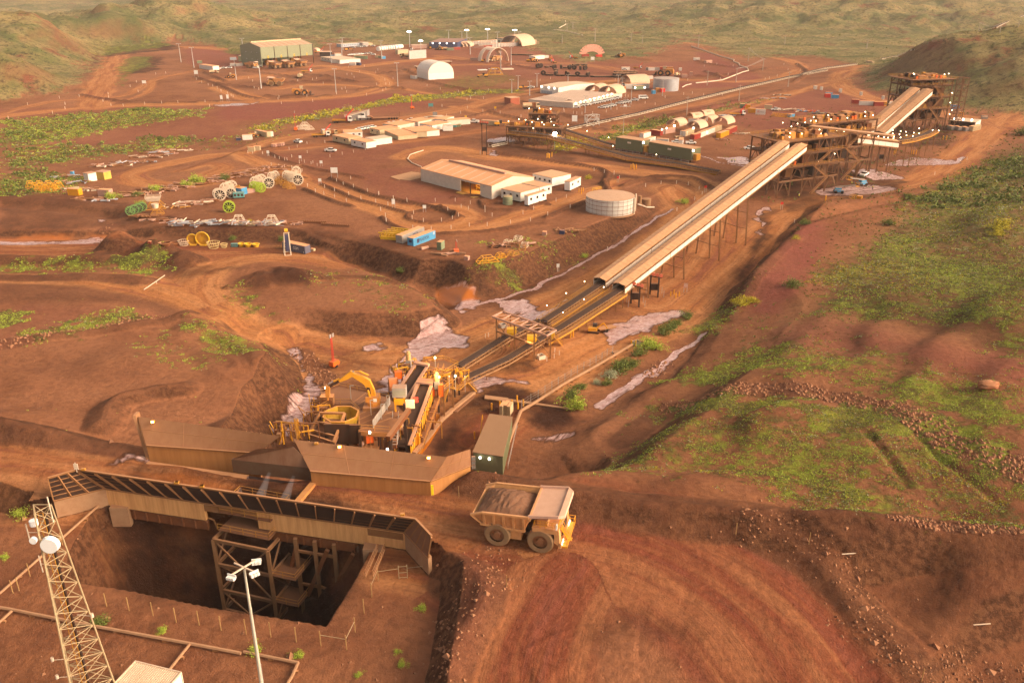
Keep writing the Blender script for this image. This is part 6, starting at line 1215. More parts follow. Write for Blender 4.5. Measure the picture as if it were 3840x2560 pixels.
def gallery(label,a,b2,wd=3.9,h=2.6,wallm=None,legs=(),seams=4,gm=None):
 y=yaw(a,b2);r=T('conveyor_gallery',label,'conveyor gallery',(a[0],a[1],a[2]-h),0);A=lambda t,s_,z:off(lerp(a,b2,t),y,0,s_,z)
 def sl(m,s0,z0,s1,z1,th=.09,t0=0,t1=1):m.hexa([A(t0,s0,z0),A(t1,s0,z0),A(t1,s1,z1),A(t0,s1,z1),A(t0,s0,z0+th),A(t1,s0,z0+th),A(t1,s1,z1+th),A(t0,s1,z1+th)])
 m=MB();sl(m,-wd/2-.2,-.25,.15,.18);sl(m,.15,.18,wd/2+.2,-.25);m.bd('roof',GALR,r,world=1)
 m=MB();m.hexa([A(0,-wd/2-.02,-h+.25),A(0,-wd/2-.1,-h+.25),A(1,-wd/2-.1,-h+.25),A(1,-wd/2-.02,-h+.25),A(0,-wd/2-.02,-1.05),A(0,-wd/2-.1,-1.05),A(1,-wd/2-.1,-1.05),A(1,-wd/2-.02,-1.05)]);m.bd('side_sheet',GALW,r,world=1)
 m=MB();m.hexa([A(0,wd/2+.02,-h+.25),A(0,wd/2+.1,-h+.25),A(1,wd/2+.1,-h+.25),A(1,wd/2+.02,-h+.25),A(0,wd/2+.02,-.3),A(0,wd/2+.1,-.3),A(1,wd/2+.1,-.3),A(1,wd/2+.02,-.3)]);m.bd('side_sheet',GALW,r,world=1)
 m=MB();L=math.dist(a,b2)
 m.bar(A(0,-wd/2+.1,-.65),A(1,-wd/2+.1,-.65),.1,.9).bar(A(0,wd/2-.1,-.65),A(1,wd/2-.1,-.65),.1,.9);m.bd('eave_shade_bar',DKS,r,world=1);m=MB()  # solid dark bars stand in for the shade under the eaves
 for s_ in(-1,1):m.bar(A(0,s_*wd/2,-h),A(1,s_*wd/2,-h),.25,.4);m.bar(A(0,s_*(wd/2-.1),-.55),A(1,s_*(wd/2-.1),-.55),.2,.5)
 m.hexa([A(0,-wd/2,-h-.1),A(0,wd/2,-h-.1),A(1,wd/2,-h-.1),A(1,-wd/2,-h-.1),A(0,-wd/2,-h),A(0,wd/2,-h),A(1,wd/2,-h),A(1,-wd/2,-h)])
 n=int(L/4)
 for i in range(n+1):m.bar(A(i/n,-wd/2,-h),A(i/n,-wd/2,-.3),.16,.2);m.bar(A(i/n,-wd/2-.3,-h-.15),A(i/n,wd/2+.2,-h-.15),.2,.2)
 m.bd('frame',BROWNS,r,world=1)
 m=MB()
 for i in range(1,seams+1):
  t=i/(seams+1);sl(m,-wd/2-.23,-.22,.15,.22,.06,t,t+.15/L*2);sl(m,.15,.22,wd/2+.2,-.22,.06,t,t+.15/L*2);m.bar(A(t,-wd/2-.13,-h+.2),A(t,-wd/2-.13,-.5),.06,.1)
 m.bd('joint_cover',BROWNS,r,world=1)
 m=MB();m.bar(A(0,.15,.27),A(1,.15,.27),.35,.08);n2=int(L/2.2)
 for i in range(n2+1):t=i/n2;m.bar(A(t,.15,.25),A(t,-wd/2-.2,-.16),.07,.09);m.bar(A(t,.15,.25),A(t,wd/2+.2,-.16),.07,.09)
 m._build('roof_rib',mat('rib_sheet',(.52,.30,.17),.6,dust=.3),r,world=1)
 MB().hexa([A(0.003,-1.2,-h+.8),A(.003,1.2,-h+.8),A(.997,1.2,-h+.8),A(.997,-1.2,-h+.8),A(.003,-1.2,-h+1),A(.003,1.2,-h+1),A(.997,1.2,-h+1),A(.997,-1.2,-h+1)]).bd('belt',BELT,r,world=1)
 if gm:
  m=MB();rail(m,[A(0,-wd/2-.5,-.6),A(1,-wd/2-.5,-.6)],.1,.02,1,6)
 return r,A
GA=w3('k',585,528,-6.2);GB=w3('f',1887,437,15);g1,A1=gallery('left of the two long roofed galleries rising to the near screening tower',GA,GB,seams=4)
GC=w3('k',755,575,-6.2);GD=w3('f',2078,466,15);g2,A2=gallery('right of the two long roofed galleries rising to the near screening tower',GC,GD,seams=4)
gallery('left of the two far roofed galleries rising to the far tower',w3('e',660,1215,2.5),w3('e',1210,752,19.5),5,3,seams=2);gallery('right of the two far roofed galleries rising to the far tower',w3('e',830,1215,2.5),w3('e',1345,765,19.5),5,3,seams=2)
def trestle(label,bases,top,mt=BROWNS,w=.4):
 c=bases[0];r=T('trestle_leg',label,'trestle',(c[0],c[1],gz(c[0],c[1])))
 for bx,tp_ in zip(bases,top):MB().bar((bx[0],bx[1],gz(bx[0],bx[1])-.5),tp_,w,w).bd('leg',mt,r,world=1)
 m=MB()
 for t in(.35,.68):
  pts=[lerp((b_[0],b_[1],gz(b_[0],b_[1])),t_,t)for b_,t_ in zip(bases,top)]
  for i in range(len(pts)-1):m.bar(pts[i],pts[i+1],w*.5)
 m.bd('brace',mt,r,world=1)
for i,t in enumerate((.1,.27,.46,.62)):
 tops=[A1(t,1.6,-2.8),A1(t,-1.8,-2.8),A2(t,1.6,-2.8),A2(t,-1.8,-2.8)];bs=[(p[0]+(1.2 if i>1 else.5)*math.cos(2.2+.0),p[1]+.9,0)for p in tops[:2]]+[(p[0]+.6,p[1]-.9,0)for p in tops[2:]]
 trestle(['short braced trestle at the low end of the twin galleries','second braced trestle from the low end of the twin galleries','third tall trestle under the twin galleries','fourth, tallest trestle under the twin galleries'][i],bs,tops)
def takeup(label,k,xl,xr,yb,yt,n=4,s=1):
 a=g(*xl,k);b2=g(*xr,k);ht=zat(a[1],xl[0],yt,k);r=T('take_up_tower',label,'take-up tower',a)
 for p in(a,b2):
  for d in(0,.55):MB().bar((p[0],p[1]+d,p[2]-.3),(p[0],p[1]+d,ht),.32,.32).bd('mast',DKS if s==1 else BROWNS,r,world=1)
 MB().bar((a[0]-.8,a[1]+.2,ht),(b2[0]+.8,b2[1]+.2,ht),.3,.3).bd('head_beam',DKS,r,world=1)
 for i in range(n):
  c=lerp((a[0]-.5,a[1],ht+.65),(b2[0]+.5,b2[1],ht+.65),i/(n-1));MB().tube((c[0],c[1]-.15,c[2]),(c[0],c[1]+.15,c[2]),.5,n=14).bd('sheave',mat('red_sheave',(.62,.16,.10),.5,dust=.1),r,world=1)
 c=lerp(a,b2,.5);MB().box(c[0]-.95,c[0]+.95,c[1]-.2,c[1]+.8,c[2]+1.8,c[2]+3.7).bd('weight_box',DKS,r,world=1)
 m=MB()
 for dx in(-2,2.6):
  for dy in(-1.2,2):m.bar((c[0]+dx,c[1]+dy,c[2]-.2),(c[0]+dx,c[1]+dy,c[2]+2),.1)
 m.bd('guard_post',GALV,r,world=1)
takeup('nearer dark take-up tower with red sheaves beside the gallery mouth','D',(975,640),(1150,720),0,215);takeup('farther dark take-up tower with red sheaves behind the nearer one','D',(1395,440),(1570,500),0,20)
takeup('tall twin-mast take-up tower in the distance by the sampling plant','c',(612,1470),(662,1478),0,1125);takeup('brown take-up tower under the cross gallery','x',(2075,700),(2180,720),0,430,4,2);takeup('small take-up tower with sheaves beside the far overland conveyor','z',(647,205),(676,210),0,140)
for i,(x,y)in enumerate(((1848,482),(1920,435),(1962,515),(2035,480))):p=g(x,y,'D');put('bollard',p,0,'yellow steel bollard in the group of four beside the take-up towers','bollard','yellow bollards by the take-up towers')
TS=mat('tower_steel',(.17,.085,.045),.7,dust=.55,dirt=.6,sc=1.0)
def tower(name,label,o,y,LX,LY,zs,g0,nx,ny,decks,seed,topequip=True,lamps=()):
 r=T(name,label,'screening tower',(o[0],o[1],g0));q=random.Random(seed)
 P=lambda a,b_,z:off((o[0],o[1],0),y,a,b_,z)
 for i in range(nx+1):
  for j in range(ny+1):
   if 0<i<nx and 0<j<ny:continue
   MB().bar(P(LX*i/nx,LY*j/ny,g0-.5),P(LX*i/nx,LY*j/ny,zs[-1]),.5,.5).bd('column',TS,r,world=1)
 for z in zs:
  m=MB()
  for j in range(ny+1):m.bar(P(0,LY*j/ny,z-.3),P(LX,LY*j/ny,z-.3),.3,.55)
  for i in range(nx+1):m.bar(P(LX*i/nx,0,z-.3),P(LX*i/nx,LY,z-.3),.3,.55)
  m.bd('floor_beam',TS,r,world=1)
 for(z,ex)in decks:
  MB().slab([P(-ex,-ex,0)[:2],P(LX+ex,-ex,0)[:2],P(LX+ex,LY+ex,0)[:2],P(-ex,LY+ex,0)[:2]],z-.02,z+.1).bd('deck',PLATE,r,world=1)
  m=MB();e=ex;rail(m,[P(-e,-e,z+.1),P(LX+e,-e,z+.1),P(LX+e,LY+e,z+.1),P(-e,LY+e,z+.1),P(-e,-e,z+.1)],1.1,.05,2,2.5);m.bd('handrail',YELD,r,world=1)
 m=MB();zz=[g0]+list(zs)
 for k in range(len(zz)-1):
  for i in range(nx):
   if(i+k)%2==0:
    for j in(0,LY):m.bar(P(LX*i/nx,j,zz[k]),P(LX*(i+.5)/nx,j,zz[k+1]),.22);m.bar(P(LX*(i+1)/nx,j,zz[k]),P(LX*(i+.5)/nx,j,zz[k+1]),.22)
  for j in range(ny):
   if(j+k)%2==0:
    for i in(0,LX):m.bar(P(i,LY*j/ny,zz[k]),P(i,LY*(j+.5)/ny,zz[k+1]),.22);m.bar(P(i,LY*(j+1)/ny,zz[k]),P(i,LY*(j+.5)/ny,zz[k+1]),.22)
 m.bd('brace',TS,r,world=1)
 for z,ex in decks:
  top=(z==decks[-1][0])
  for k in range(int(LX*LY/(9 if top else 22))):
   a=q.uniform(1,LX-3.5);b_=q.uniform(1,LY-3.5);wq=q.uniform(1.2,3.6);dq=q.uniform(1.2,3.2);hq=q.uniform(.9,2.6)
   nm,mt_=q.choice([('screen_box',BROWNS),('motor_housing',YELD),('chute',RUST),('cabinet',ORA),('screen_box',DKS),('chute',BROWNS),('screen_box',HVY)])
   if nm=='cabinet':wq=dq=.8;hq=1.6
   mm=MB();c=[P(a,b_,z+.1),P(a+wq,b_,z+.1),P(a+wq,b_+dq,z+.1),P(a,b_+dq,z+.1)];e=q.uniform(0,.5)if nm!='cabinet' else 0
   mm.hexa(c+[P(a+e,b_+e,z+hq),P(a+wq-e,b_+e,z+hq),P(a+wq-e,b_+dq-e,z+hq),P(a+e,b_+dq-e,z+hq)]);mm.bd(nm,mt_,r,world=1)
 zl=[g0+1]+list(zs)
 for k in range(1,len(zl)-1):
  for i in range(nx):
   if q.random()<.2:continue
   h_=(zl[k+1]-zl[k])*q.uniform(.5,.85);a=LX*(i+.15)/nx;b_=q.uniform(.1,.35)*LY;c=[P(a,b_,zl[k]),P(a+LX/nx*.7,b_,zl[k]),P(a+LX/nx*.7,b_+LY*.5,zl[k]),P(a,b_+LY*.5,zl[k])];e=q.uniform(0,.8)
   MB().hexa([off(c[0],y,e,e),off(c[1],y,-e,e),off(c[2],y,-e,-e),off(c[3],y,e,-e)]+[(p[0],p[1],p[2]+h_)for p in c]).bd(q.choice(['bin','chute','screen_box']),q.choice([DKS,RUST,TS,BROWNS]),r,world=1)
 m=MB()
 for k in range(len(zz)-2):
  a0,a1=(LX*.5,LX*.74)if k%2==0 else(LX*.74,LX*.5);m.bar(P(a0,-1.6,zz[k]),P(a1,-1.6,zz[k+1]),.1,.3);m.bar(P(a0,-2.6,zz[k]),P(a1,-2.6,zz[k+1]),.1,.3);rail(m,[P(a0,-2.6,zz[k]),P(a1,-2.6,zz[k+1])],1.1,.05)
  n=14
  for i in range(n):c=lerp(P(a0,-1.6,zz[k]),P(a1,-1.6,zz[k+1]),i/n);m.bar(c,off(c,y,0,-1),.3,.06)
 m.bd('stair',BROWNS,r,world=1)
 for(a,b_,z)in lamps:LP.append((*P(a,b_,z),r))
 return r,P
to=g(740,1290,'x');ty=R(26)
tw1,TP1=tower('screening_tower','near brown screening tower crowded with decks, lamps and yellow handrails',(to[0]-12,to[1]-6,0),R(26.5),31,17,[-1.5,3.5,8.5,13.5],-7.3,5,3,[(3.5,1.0),(8.5,.6),(13.5,1.2)],3,lamps=[(2,-1,15.5),(6,3,16),(9,0,16),(13,10,17),(14,16,17.5),(18,-1,15.5),(20,14,17),(22,4,16),(25,15,17),(27,0,16),(30,17,17),(30,-1,15.5),(31,8,11),(31,3,6),(18,-1.5,5),(10,-1.5,9.5)])
tw3,_=tower('screening_tower','upper brown drive house behind the near screening tower, row of lamps along its edge',(to[0]+6,to[1]+16,0),R(26.5),36,12,[0,6,12,16.5],-7,5,2,[(12,.6),(16.5,.8)],9,lamps=[(1,-.5,18),(5,5,18.5),(9,-.5,18),(14,6,18.5),(18,-.5,18),(24,5,18.5),(28,-.5,18),(33,0,18),(35,6,18.5)])
b0=g(560,1160,'y');tw2,_=tower('screening_tower','far brown tower at the top of the far galleries with yellow decks',(b0[0]+2,b0[1]+4,0),R(12),24,18,[.5,6,12,18,21],-6,4,3,[(6,1.5),(12,.8),(18,.6),(21,1.6)],5,lamps=[(0,0,24),(1,2,24),(18,0,23.5),(22,2,23.5),(24,-1,9),(25,1,10),(25,-1,3),(26,-1,5),(24,-1,14)])
lat=T('stair_tower','slim latticed stair tower at the right side of the far tower','stair tower',(b0[0]+31,b0[1]+8,-6));frame(lat,[(b0[0]+30,b0[1]+8),(b0[0]+34,b0[1]+9),(b0[0]+33,b0[1]+13),(b0[0]+29,b0[1]+12)],[-6,-3,0,3,6,9,12,15,18,21.5],TS,.3,True,.15)
XA,XB=w3('x',1690,225,10),w3('y',430,1290,6)
xg,_=gallery('short pale gallery crossing in front of the far twin galleries with lamps on its roof',XA,XB,3,3,seams=1)
xp=[w3('y',430,1290,6),w3('y',700,1250,5.5),w3('y',1000,1160,4),w3('y',1150,1080,3.5)]
conveyor('curved railed walkway conveyor running from the cross gallery to the far tower',xp,'conveyor_ramp',walk=2,leg=12,wd=2.4)
for x,y in((72,1213),(183,1225),(232,1200),(262,1237),(368,1248),(380,1218),(508,1233),(748,1205),(355,1155),(487,1170),(625,1190),(768,1140),(870,1155),(355,1092),(510,1110),(615,1122),(873,1055),(1137,1085),(1255,1098)):LP.append((*w3('y',x,y,7),xg))
for k in range(4):
 c=lerp(XA,XB,(k+.5)/4);MB().bar((c[0],c[1],-8),(c[0],c[1],c[2]-3),.4,.4).bd('leg',TS,xg,world=1)
single(MB().bar(w3('x',900,60,17.5),w3('x',2352,235,17.5),3.2,.5),'bridge_conveyor',GALR,'flat pale conveyor roof along the top of the drive house','conveyor')
sg=g(300,380,'z');sa,_=tower('sampling_plant','rusty sampling and transfer plant with many small lamps on its decks',(g(110,350,'z')[0],g(110,350,'z')[1]+4,0),R(-14),28,9,[-2,2.5],-6.2,6,2,[(2.5,.6)],21,lamps=[(1,0,5),(6,1,6),(9,3,5.5),(13,0,5),(15,4,6),(18,0,5),(19,0,4),(22,3,5),(24,0,4)])
sb,_=tower('transfer_station','rusty transfer station raised behind the sampling plant',(g(350,330,'z')[0],g(350,330,'z')[1]+14,0),R(-14),14,8,[-1,3.5,6.5],-6.2,3,2,[(6.5,.5)],22,lamps=[(0,0,9),(5,2,9),(11,1,9)])
c=g(615,400,'z');fl3=T('flood_mast','glaring white floodlight on a mast beside the sampling plant','floodlight',c);MB().tube((0,0,0),(0,0,7),.12,n=6).bd('mast',GALV,fl3);MB().tube((0,-.1,7),(0,-.1,8.3),.8,n=10).bd('lamp',mat('glare_lamp',(1,1,.95),em=60,emc=(1,.95,.88,1)),fl3)
def zc(x,y,h):p=g(x,y,'z');return(p[0],p[1],p[2]+h)
conveyor('upper rusty conveyor running from the transfer station toward the long green rooms',[zc(440,260,8),zc(800,320,5),zc(1250,400,2)],'belt_conveyor',leg=10,wd=3.2,walk=2,lamps=12)
conveyor('lower rusty conveyor passing below both long green switch rooms',[zc(150,350,7),zc(560,400,7),zc(960,440,4),zc(1400,520,2),zc(1900,590,2),zc(2340,660,1.5)],'belt_conveyor',leg=7,wd=3.2,walk=2,lamps=22)
zc2=lambda k,x,y,h:(lambda p:(p[0],p[1],p[2]+h))(g(x,y,k))
ov=[zc2('z',690,215,1.6),zc2('z',1060,130,1.6),zc2('z',1480,40,1.6),zc2('d',820,955,1.6),zc2('d',1400,815,1.6),zc2('d',1940,690,1.6),zc2('d',2345,612,1.6)]
conveyor('long straight overland conveyor crossing the whole middle distance, white stringers',ov,'overland_conveyor',wd=2.6,idl=3.4,leg=6)
conveyor('far end of the overland conveyor passing round the foot of the hill',[zc2('e',20,625,1.6),zc2('e',250,565,1.6),zc2('e',590,520,1.6)],'overland_conveyor',wd=1.8,idl=4,leg=8)
conveyor('stretch of overland conveyor beyond the dirt bridge',[zc2('e',850,465,1.6),zc2('e',1040,430,1.6),zc2('e',1185,375,1.6)],'overland_conveyor',wd=1.8,idl=4,leg=8)
conveyor('distant overland conveyor climbing to the top right corner',[zc2('e',1900,170,2),zc2('e',2040,145,2),zc2('e',2150,85,2),zc2('e',2350,5,2)],'overland_conveyor',wd=2.4,idl=6,leg=12)
conveyor('conveyor tail leaving the left end of the sampling plant',[zc2('z',100,345,1.5),zc2('z',-60,380,1.5)],'overland_conveyor',wd=2)
for r_,k in(('z',0),):pass
ss=T('access_stair','small crossover stair above the overland conveyor','stair',g(1010,150,'z'));frame(ss,[off(g(1010,150,'z'),.5,a,b_)[:2]for a,b_ in((-4,-1),(4,-1),(4,2),(-4,2))],[-6,-2.5,0],GALV,.2)
def pipe(label,k,pts,r=.15,z=.3,name='pipeline',mt=CONC,cat='pipe'):
 P=[]
 for q in pts:p=g(q[0],q[1],k);P.append((p[0],p[1],p[2]+z))
 rr=T(name,label,cat,P[0]);MB().path(P,r,6).bd('pipe',mt,rr,world=1);m=MB()
 for a,b2 in zip(P,P[1:]):
  n=max(1,int(math.dist(a,b2)/5))
  for i in range(n):c=lerp(a,b2,(i+.5)/n);m.box(c[0]-.35,c[0]+.35,c[1]-.15,c[1]+.15,c[2]-z-.3,c[2]-r*.8)
 m.bd('sleeper',BROWNS,rr,world=1);return rr
pipe('long brown pipe on sleepers crossing the bottom left corner','o',[(-100,1080),(80,1110),(600,1215),(1230,1330),(1560,1392)],.22,.4)
pipe('brown pipe run that bends toward the bottom edge beside the light mast','p',[(610,1360),(1005,1440),(960,1540),(900,1640)],.2,.4)
pipe('short branch pipe behind the white container','o',[(1230,1335),(1110,1485),(1060,1560)],.18,.4);pipe('short branch pipe at the left edge','o',[(80,1120),(-40,1230)],.18,.4)
pipe('straight low kerb pipe from the left edge up to the pit wing wall','o',[(0,1000),(250,780),(640,430)],.18,.25)
pipe('slender white poly pipe looping over the mauve pad','d',[(860,340),(950,370),(1110,425),(1200,455),(1330,490),(1325,510),(1385,530),(1390,550),(1480,585),(1490,610),(1420,630),(1330,665),(1200,715),(1040,735),(910,748)],.45,.5,mt=BONE)
pipe('pale pipe bend near the silver tank','d',[(760,795),(800,770),(860,757)],.35,.4,mt=BONE);pipe('pale hose curving round the pad behind the big workshop','h',[(1850,487),(1720,530),(1695,570),(1740,610),(1830,650)],.22,.3,mt=BONE)
pipe('long pipe rack beside the fenced track in the valley','n',[(1810,475),(1500,660),(1200,830),(960,985),(830,1065),(760,1240),(700,1410)],.35,.7)
pipe('pipe from the small tanks beside the big white tank','i',[(2120,450),(2190,475),(2250,478)],.3,.5,mt=BONE)
pipe('distant white poly pipe on the far grassland','c',[(1530,0),(1535,40),(1460,80)],.6,.6,mt=BONE);pipe('distant white poly pipe crossing toward the power poles','c',[(1400,100),(1520,110),(1640,140),(1720,160)],.6,.6,mt=BONE)
fp=[(350,1385),(390,1355),(440,1325),(495,1290)]
fk=[(1640,535),(1590,560),(1545,595),(1493,620),(1440,650),(1385,680),(1328,710),(1272,745),(1218,780),(1160,815),(1103,850),(1043,890),(983,930),(918,965),(838,1020)]
wf=T('wire_fence','low wire fence with pale posts beside the pipe rack','fence',g(1640,535,'n'));P_=[g(x,y,'n')for x,y in fk]
for p in P_:MB().bar(p,(p[0],p[1],p[2]+2.2),.09).bd('post',GALV,wf,world=1)
m=MB()
for a,b2 in zip(P_,P_[1:]):
 for h in(.7,1.3,1.9):m.bar((a[0],a[1],a[2]+h),(b2[0],b2[1],b2[2]+h),.025)
m.bd('wire',GALV,wf,world=1)
bg=g(1060,1042,'g');b3=g(1218,965,'g');bg_=T('boom_barrier','long pale pole barrier propped beside the haul road fork','barrier',bg);MB().bar((bg[0],bg[1],bg[2]+.4),(b3[0],b3[1],b3[2]+1.6),.16).bd('pole',BONE,bg_,world=1);c=lerp(bg,b3,.55);MB().bar((c[0],c[1],c[2]-.2),(c[0]+.3,c[1]-.2,c[2]+1),.15).bd('prop',BONE,bg_,world=1)
for i,(x,y,z,r_)in enumerate(LP):
 s_=.10+max(0,y-200)/3800;MB().tube((x,y,z-s_),(x,y,z+s_),s_,n=8).bd('lamp',LAMP,r_,world=1)
lm=g(600,1640,'P');lx,ly=-27.6,71.5;lz=gz(lx,ly);ht=zat(ly,568,1303,'P')-lz
ms=T('light_mast','tall pale grey mast with three clusters of floodlights in the foreground','light mast',(lx,ly,lz));MB().tube((0,0,0),(0,0,ht),.24,.12,n=12).bd('pole',mat('mast_grey',(.50,.46,.38),.5,dust=.1,dirt=.3),ms,smooth=1)
MB().bar((-1.2,.7,ht+.05),(1.2,-.7,ht+.05),.14).bar((-.9,-1.2,ht+.06),(.9,1.2,ht+.06),.14).bd('crossarm',BONE,ms)
for(x,y,a)in((.95,1.2,.2),(1.25,-.75,.7),(-.9,-1.3,-.3)):
 m=MB((x,y,ht),a)
 for dx in(-.32,0,.32):m.box(dx-.13,dx+.13,-.35,.05,-.35,-.05)
 m.box(-.5,.5,.02,.1,-.2,.15);m.bd('floodlight',mat('lamp_white',(.75,.72,.68),.3,dust=0,dirt=.2),ms);
MB().box(.14,.24,-.03,.03,.4,6).bd('cable_tray',GALV,ms)
MB().box(-.7,.7,-.7,.7,-.4,.25).bd('footing',CONC,ms)
rx,ry=-40.5,62.5;rz_=gz(rx,ry);top=at(97,1150,76,'P')
tc=T('radio_tower','tall pale latticed radio mast with a round white dish in the lower left corner','radio tower',(rx,ry,rz_))
hT=zat(ry,80,1165,'P')-rz_;
hx=at(92,1170,ry,'P')[0];tc.location=(hx+.0,ry,rz_);PM[tc.name]=Matrix.Translation((hx,ry,rz_));rx=hx
TG=mat('galv_warm',(.42,.32,.19),.5,dust=.15,dirt=.4)
def leg(k,h):a=R(30)+k*2*PI/3;rr=3.1+(.9-3.1)*min(1,h/(hT*.95));return(rr*math.cos(a),rr*math.sin(a),h)
for k in range(3):MB().tube(leg(k,0),leg(k,hT),.11,.07,n=6).bd('leg',TG,tc)
nb=18;m=MB()
for i in range(nb):
 h0,h1=hT*i/nb,hT*(i+1)/nb;hm=(h0+h1)/2
 for k in range(3):
  k2=(k+1)%3;m.bar(leg(k,h0),leg(k2,h1),.055);m.bar(leg(k2,h0),leg(k,h1),.055);m.bar(leg(k,h1),leg(k2,h1),.06)
m.bd('lattice',TG,tc)
m=MB();
for s_ in(-.22,.22):m.bar((s_,-.1,0),(s_,-.1,hT-.5),.05)
for i in range(int(hT/.35)):m.bar((-.22,-.1,i*.35),(.22,-.1,i*.35),.03)
m.bd('ladder',YELD,tc);MB().box(.1,.3,.1,.3,0,hT-1).bd('cable_bundle',DKS,tc)
d=MB();
for i in range(16):
 a,b2=i*2*PI/16,(i+1)*2*PI/16
 d.face((.9,-1.0,hT-3.0),(.9+.78*math.cos(a),-1.15,hT-3+.78*math.sin(a)),(.9+.78*math.cos(b2),-1.15,hT-3+.78*math.sin(b2)))
o=d.bd('dish',mat('dish_white',(.85,.85,.85),.35,dust=0,dirt=.05),tc);o.modifiers.new('t','SOLIDIFY').thickness=.12;MB().tube((.9,-1.0,hT-3),(.9,-1.5,hT-3),.78,.74,n=20).bd('dish_drum',MT['dish_white'],tc,smooth=1)
MB().tube((-.5,-1,hT-2.6),(-.5,-1.3,hT-2.6),.32,n=14).bd('small_dish',MT['dish_white'],tc);MB().tube((-.45,-.6,hT-1.4),(-.45,-.6,hT-.9),.35,n=10).bd('antenna',MT['dish_white'],tc)
for x,h,l in((-1.6,hT-2.6,1.8),(-1.2,hT-6,1.8),(.9,hT-.6,2.6)):MB().bar((x,0,h),(x*.4,0,h),.05).tube((x,0,h-.9),(x,0,h-.9+l),.06,n=6).bd('whip_antenna',BONE,tc)
for h,sd_ in((hT*.45,-1),(hT*.38,-1),(hT*.28,-1),(hT*.62,1)):MB().bar((sd_*.9,0,h),(sd_*2.4,-.2,h),.05).tube((sd_*2.4,-.2,h-.1),(sd_*2.4,-.2,h+.3),.14,n=8).bd('bracket_lamp',BONE,tc)
MB().bar((-3,-3,.1),(3,-3,.1),.8,.4).bar((-3,2,.1),(3,2,.1),.8,.4).bd('footing',CONC,tc)
cb=at(420,1700,69,'P')
def O(kind,k,x,y,rz,label,cat,group=None,s=1,dz=0,tilt=None):
 p=g(x,y,k);return put(kind,(p[0],p[1],p[2]+dz),R(rz),label,cat,group,s,tilt)
def CT(c,k,p0,p1,label,group=None,cat='shipping container',h=1,w=1,L=None,dz=0):
 a=g(*p0,k);b=g(*p1,k);y=yaw(a,b);l=math.dist(a[:2],b[:2]);big='c40' if l>9 else 'c20';sx=l/(12.19 if l>9 else 6.06);m=off(lerp(a,b,.5),y,0,1.22*w)
 return put(big+c,(m[0],m[1],min(a[2],b[2])+dz),y,label,cat,group,(sx,w,h))
def row(kind,k,p0,p1,n,rz,fmt,cat,group,s=1,step=None):
 for i in range(n):
  t=i/max(1,n-1);p=lerp(p0,p1,t);O(kind,k,p[0],p[1],rz+random.uniform(-4,4),fmt.replace('#',ORD[i]),cat,group,s)
tk=w3('q',660,1080,0);tk2=w3('q',1190,1165,0);a_=yaw(tk,tk2)
mid=lerp(tk,tk2,.5);o=off(mid,a_,-.5,3.2)
put('haul_truck',(o[0],o[1],gz(o[0],o[1])+.02),a_,'huge loaded dump truck with pale canopy driving along the haul road','haul truck',s=1.02)
sh=bldg('maintenance_shed','tall sage green workshop with open truck bays and four yellow number signs','workshop','C',(330,440),(1085,378),34,(300,150),'gable',SHEDG,mat('shed_roof',(.42,.36,.28),.6,dust=.5),rh=3.2)
Ls,Ds,Hs,_=BD[sh.name];w_=[c for c in kids(sh)if c.name.startswith('wall')][0];bpy.data.objects.remove(w_)
m=MB();m.box(0,Ls,0,.3,Hs*.42,Hs).box(0,.3,0,Ds,0,Hs).box(0,Ls,Ds-.3,Ds,0,Hs).box(Ls-.3,Ls,0,Ds,Hs*.42,Hs)
for x in(0,Ls-.3):m.hexa([(x,0,Hs),(x+.3,0,Hs),(x+.3,Ds,Hs),(x,Ds,Hs),(x,Ds/2-.05,Hs+3.2),(x+.3,Ds/2-.05,Hs+3.2),(x+.3,Ds/2+.05,Hs+3.2),(x,Ds/2+.05,Hs+3.2)])
m.bd('wall',SHEDG,sh);MB().box(.4,Ls-.4,.4,Ds-.4,-.1,.05).bd('floor_slab',CONC,sh)
for i in range(5):MB().box(Ls*i/4-.25,Ls*i/4+.25,-.3,.25,0,Hs).bd('column',DKS if i else SHEDG,sh)
for i in range(4):MB().box(Ls*(i+.5)/4-.6,Ls*(i+.5)/4+.6,-.2,-.05,Hs*.42,Hs*.42+2.2).bd('number_sign',YELB,sh)
for i in range(4):text(str(i+1),1.7,'number',DKS,sh,(Ls*(i+.5)/4,-.25,Hs*.42+1.1),(PI/2,0,0))
for i in range(8):MB().hexa([(Ls*(i+.6)/8.2,0,Hs+.2),(Ls*(i+.6)/8.2+.7,0,Hs+.2),(Ls*(i+.6)/8.2+.7,Ds/2,Hs+3.4),(Ls*(i+.6)/8.2,Ds/2,Hs+3.4),(Ls*(i+.6)/8.2,0,Hs+.26),(Ls*(i+.6)/8.2+.7,0,Hs+.26),(Ls*(i+.6)/8.2+.7,Ds/2,Hs+3.46),(Ls*(i+.6)/8.2,Ds/2,Hs+3.46)]).bd('skylight',BONE,sh)
MB().box(1,Ls-1,Ds/2-1,Ds/2+1,Hs+3.2,Hs+4.3).bd('ridge_vent',CREAM,sh)
for i in range(3):
 for j in range(2):MB().box(-.6,-.05,6+i*9,6.5+i*9,Hs*(.35+.35*j),Hs*(.35+.35*j)+.5).bd('wall_lamp',GALV,sh)
m=MB()
for i in range(6):m.box(2+i*9,5+i*9,10,13,.1,3+i%3*2)
m.bd('bay_machinery',YELD,sh)
bldg('shed_annex','low green annex against the left wall of the tall green workshop','building','a',(2105,545),(2200,545),14,5,'flat',SHEDG,MT['shed_roof'])
ya=sh.rotation_euler[2]
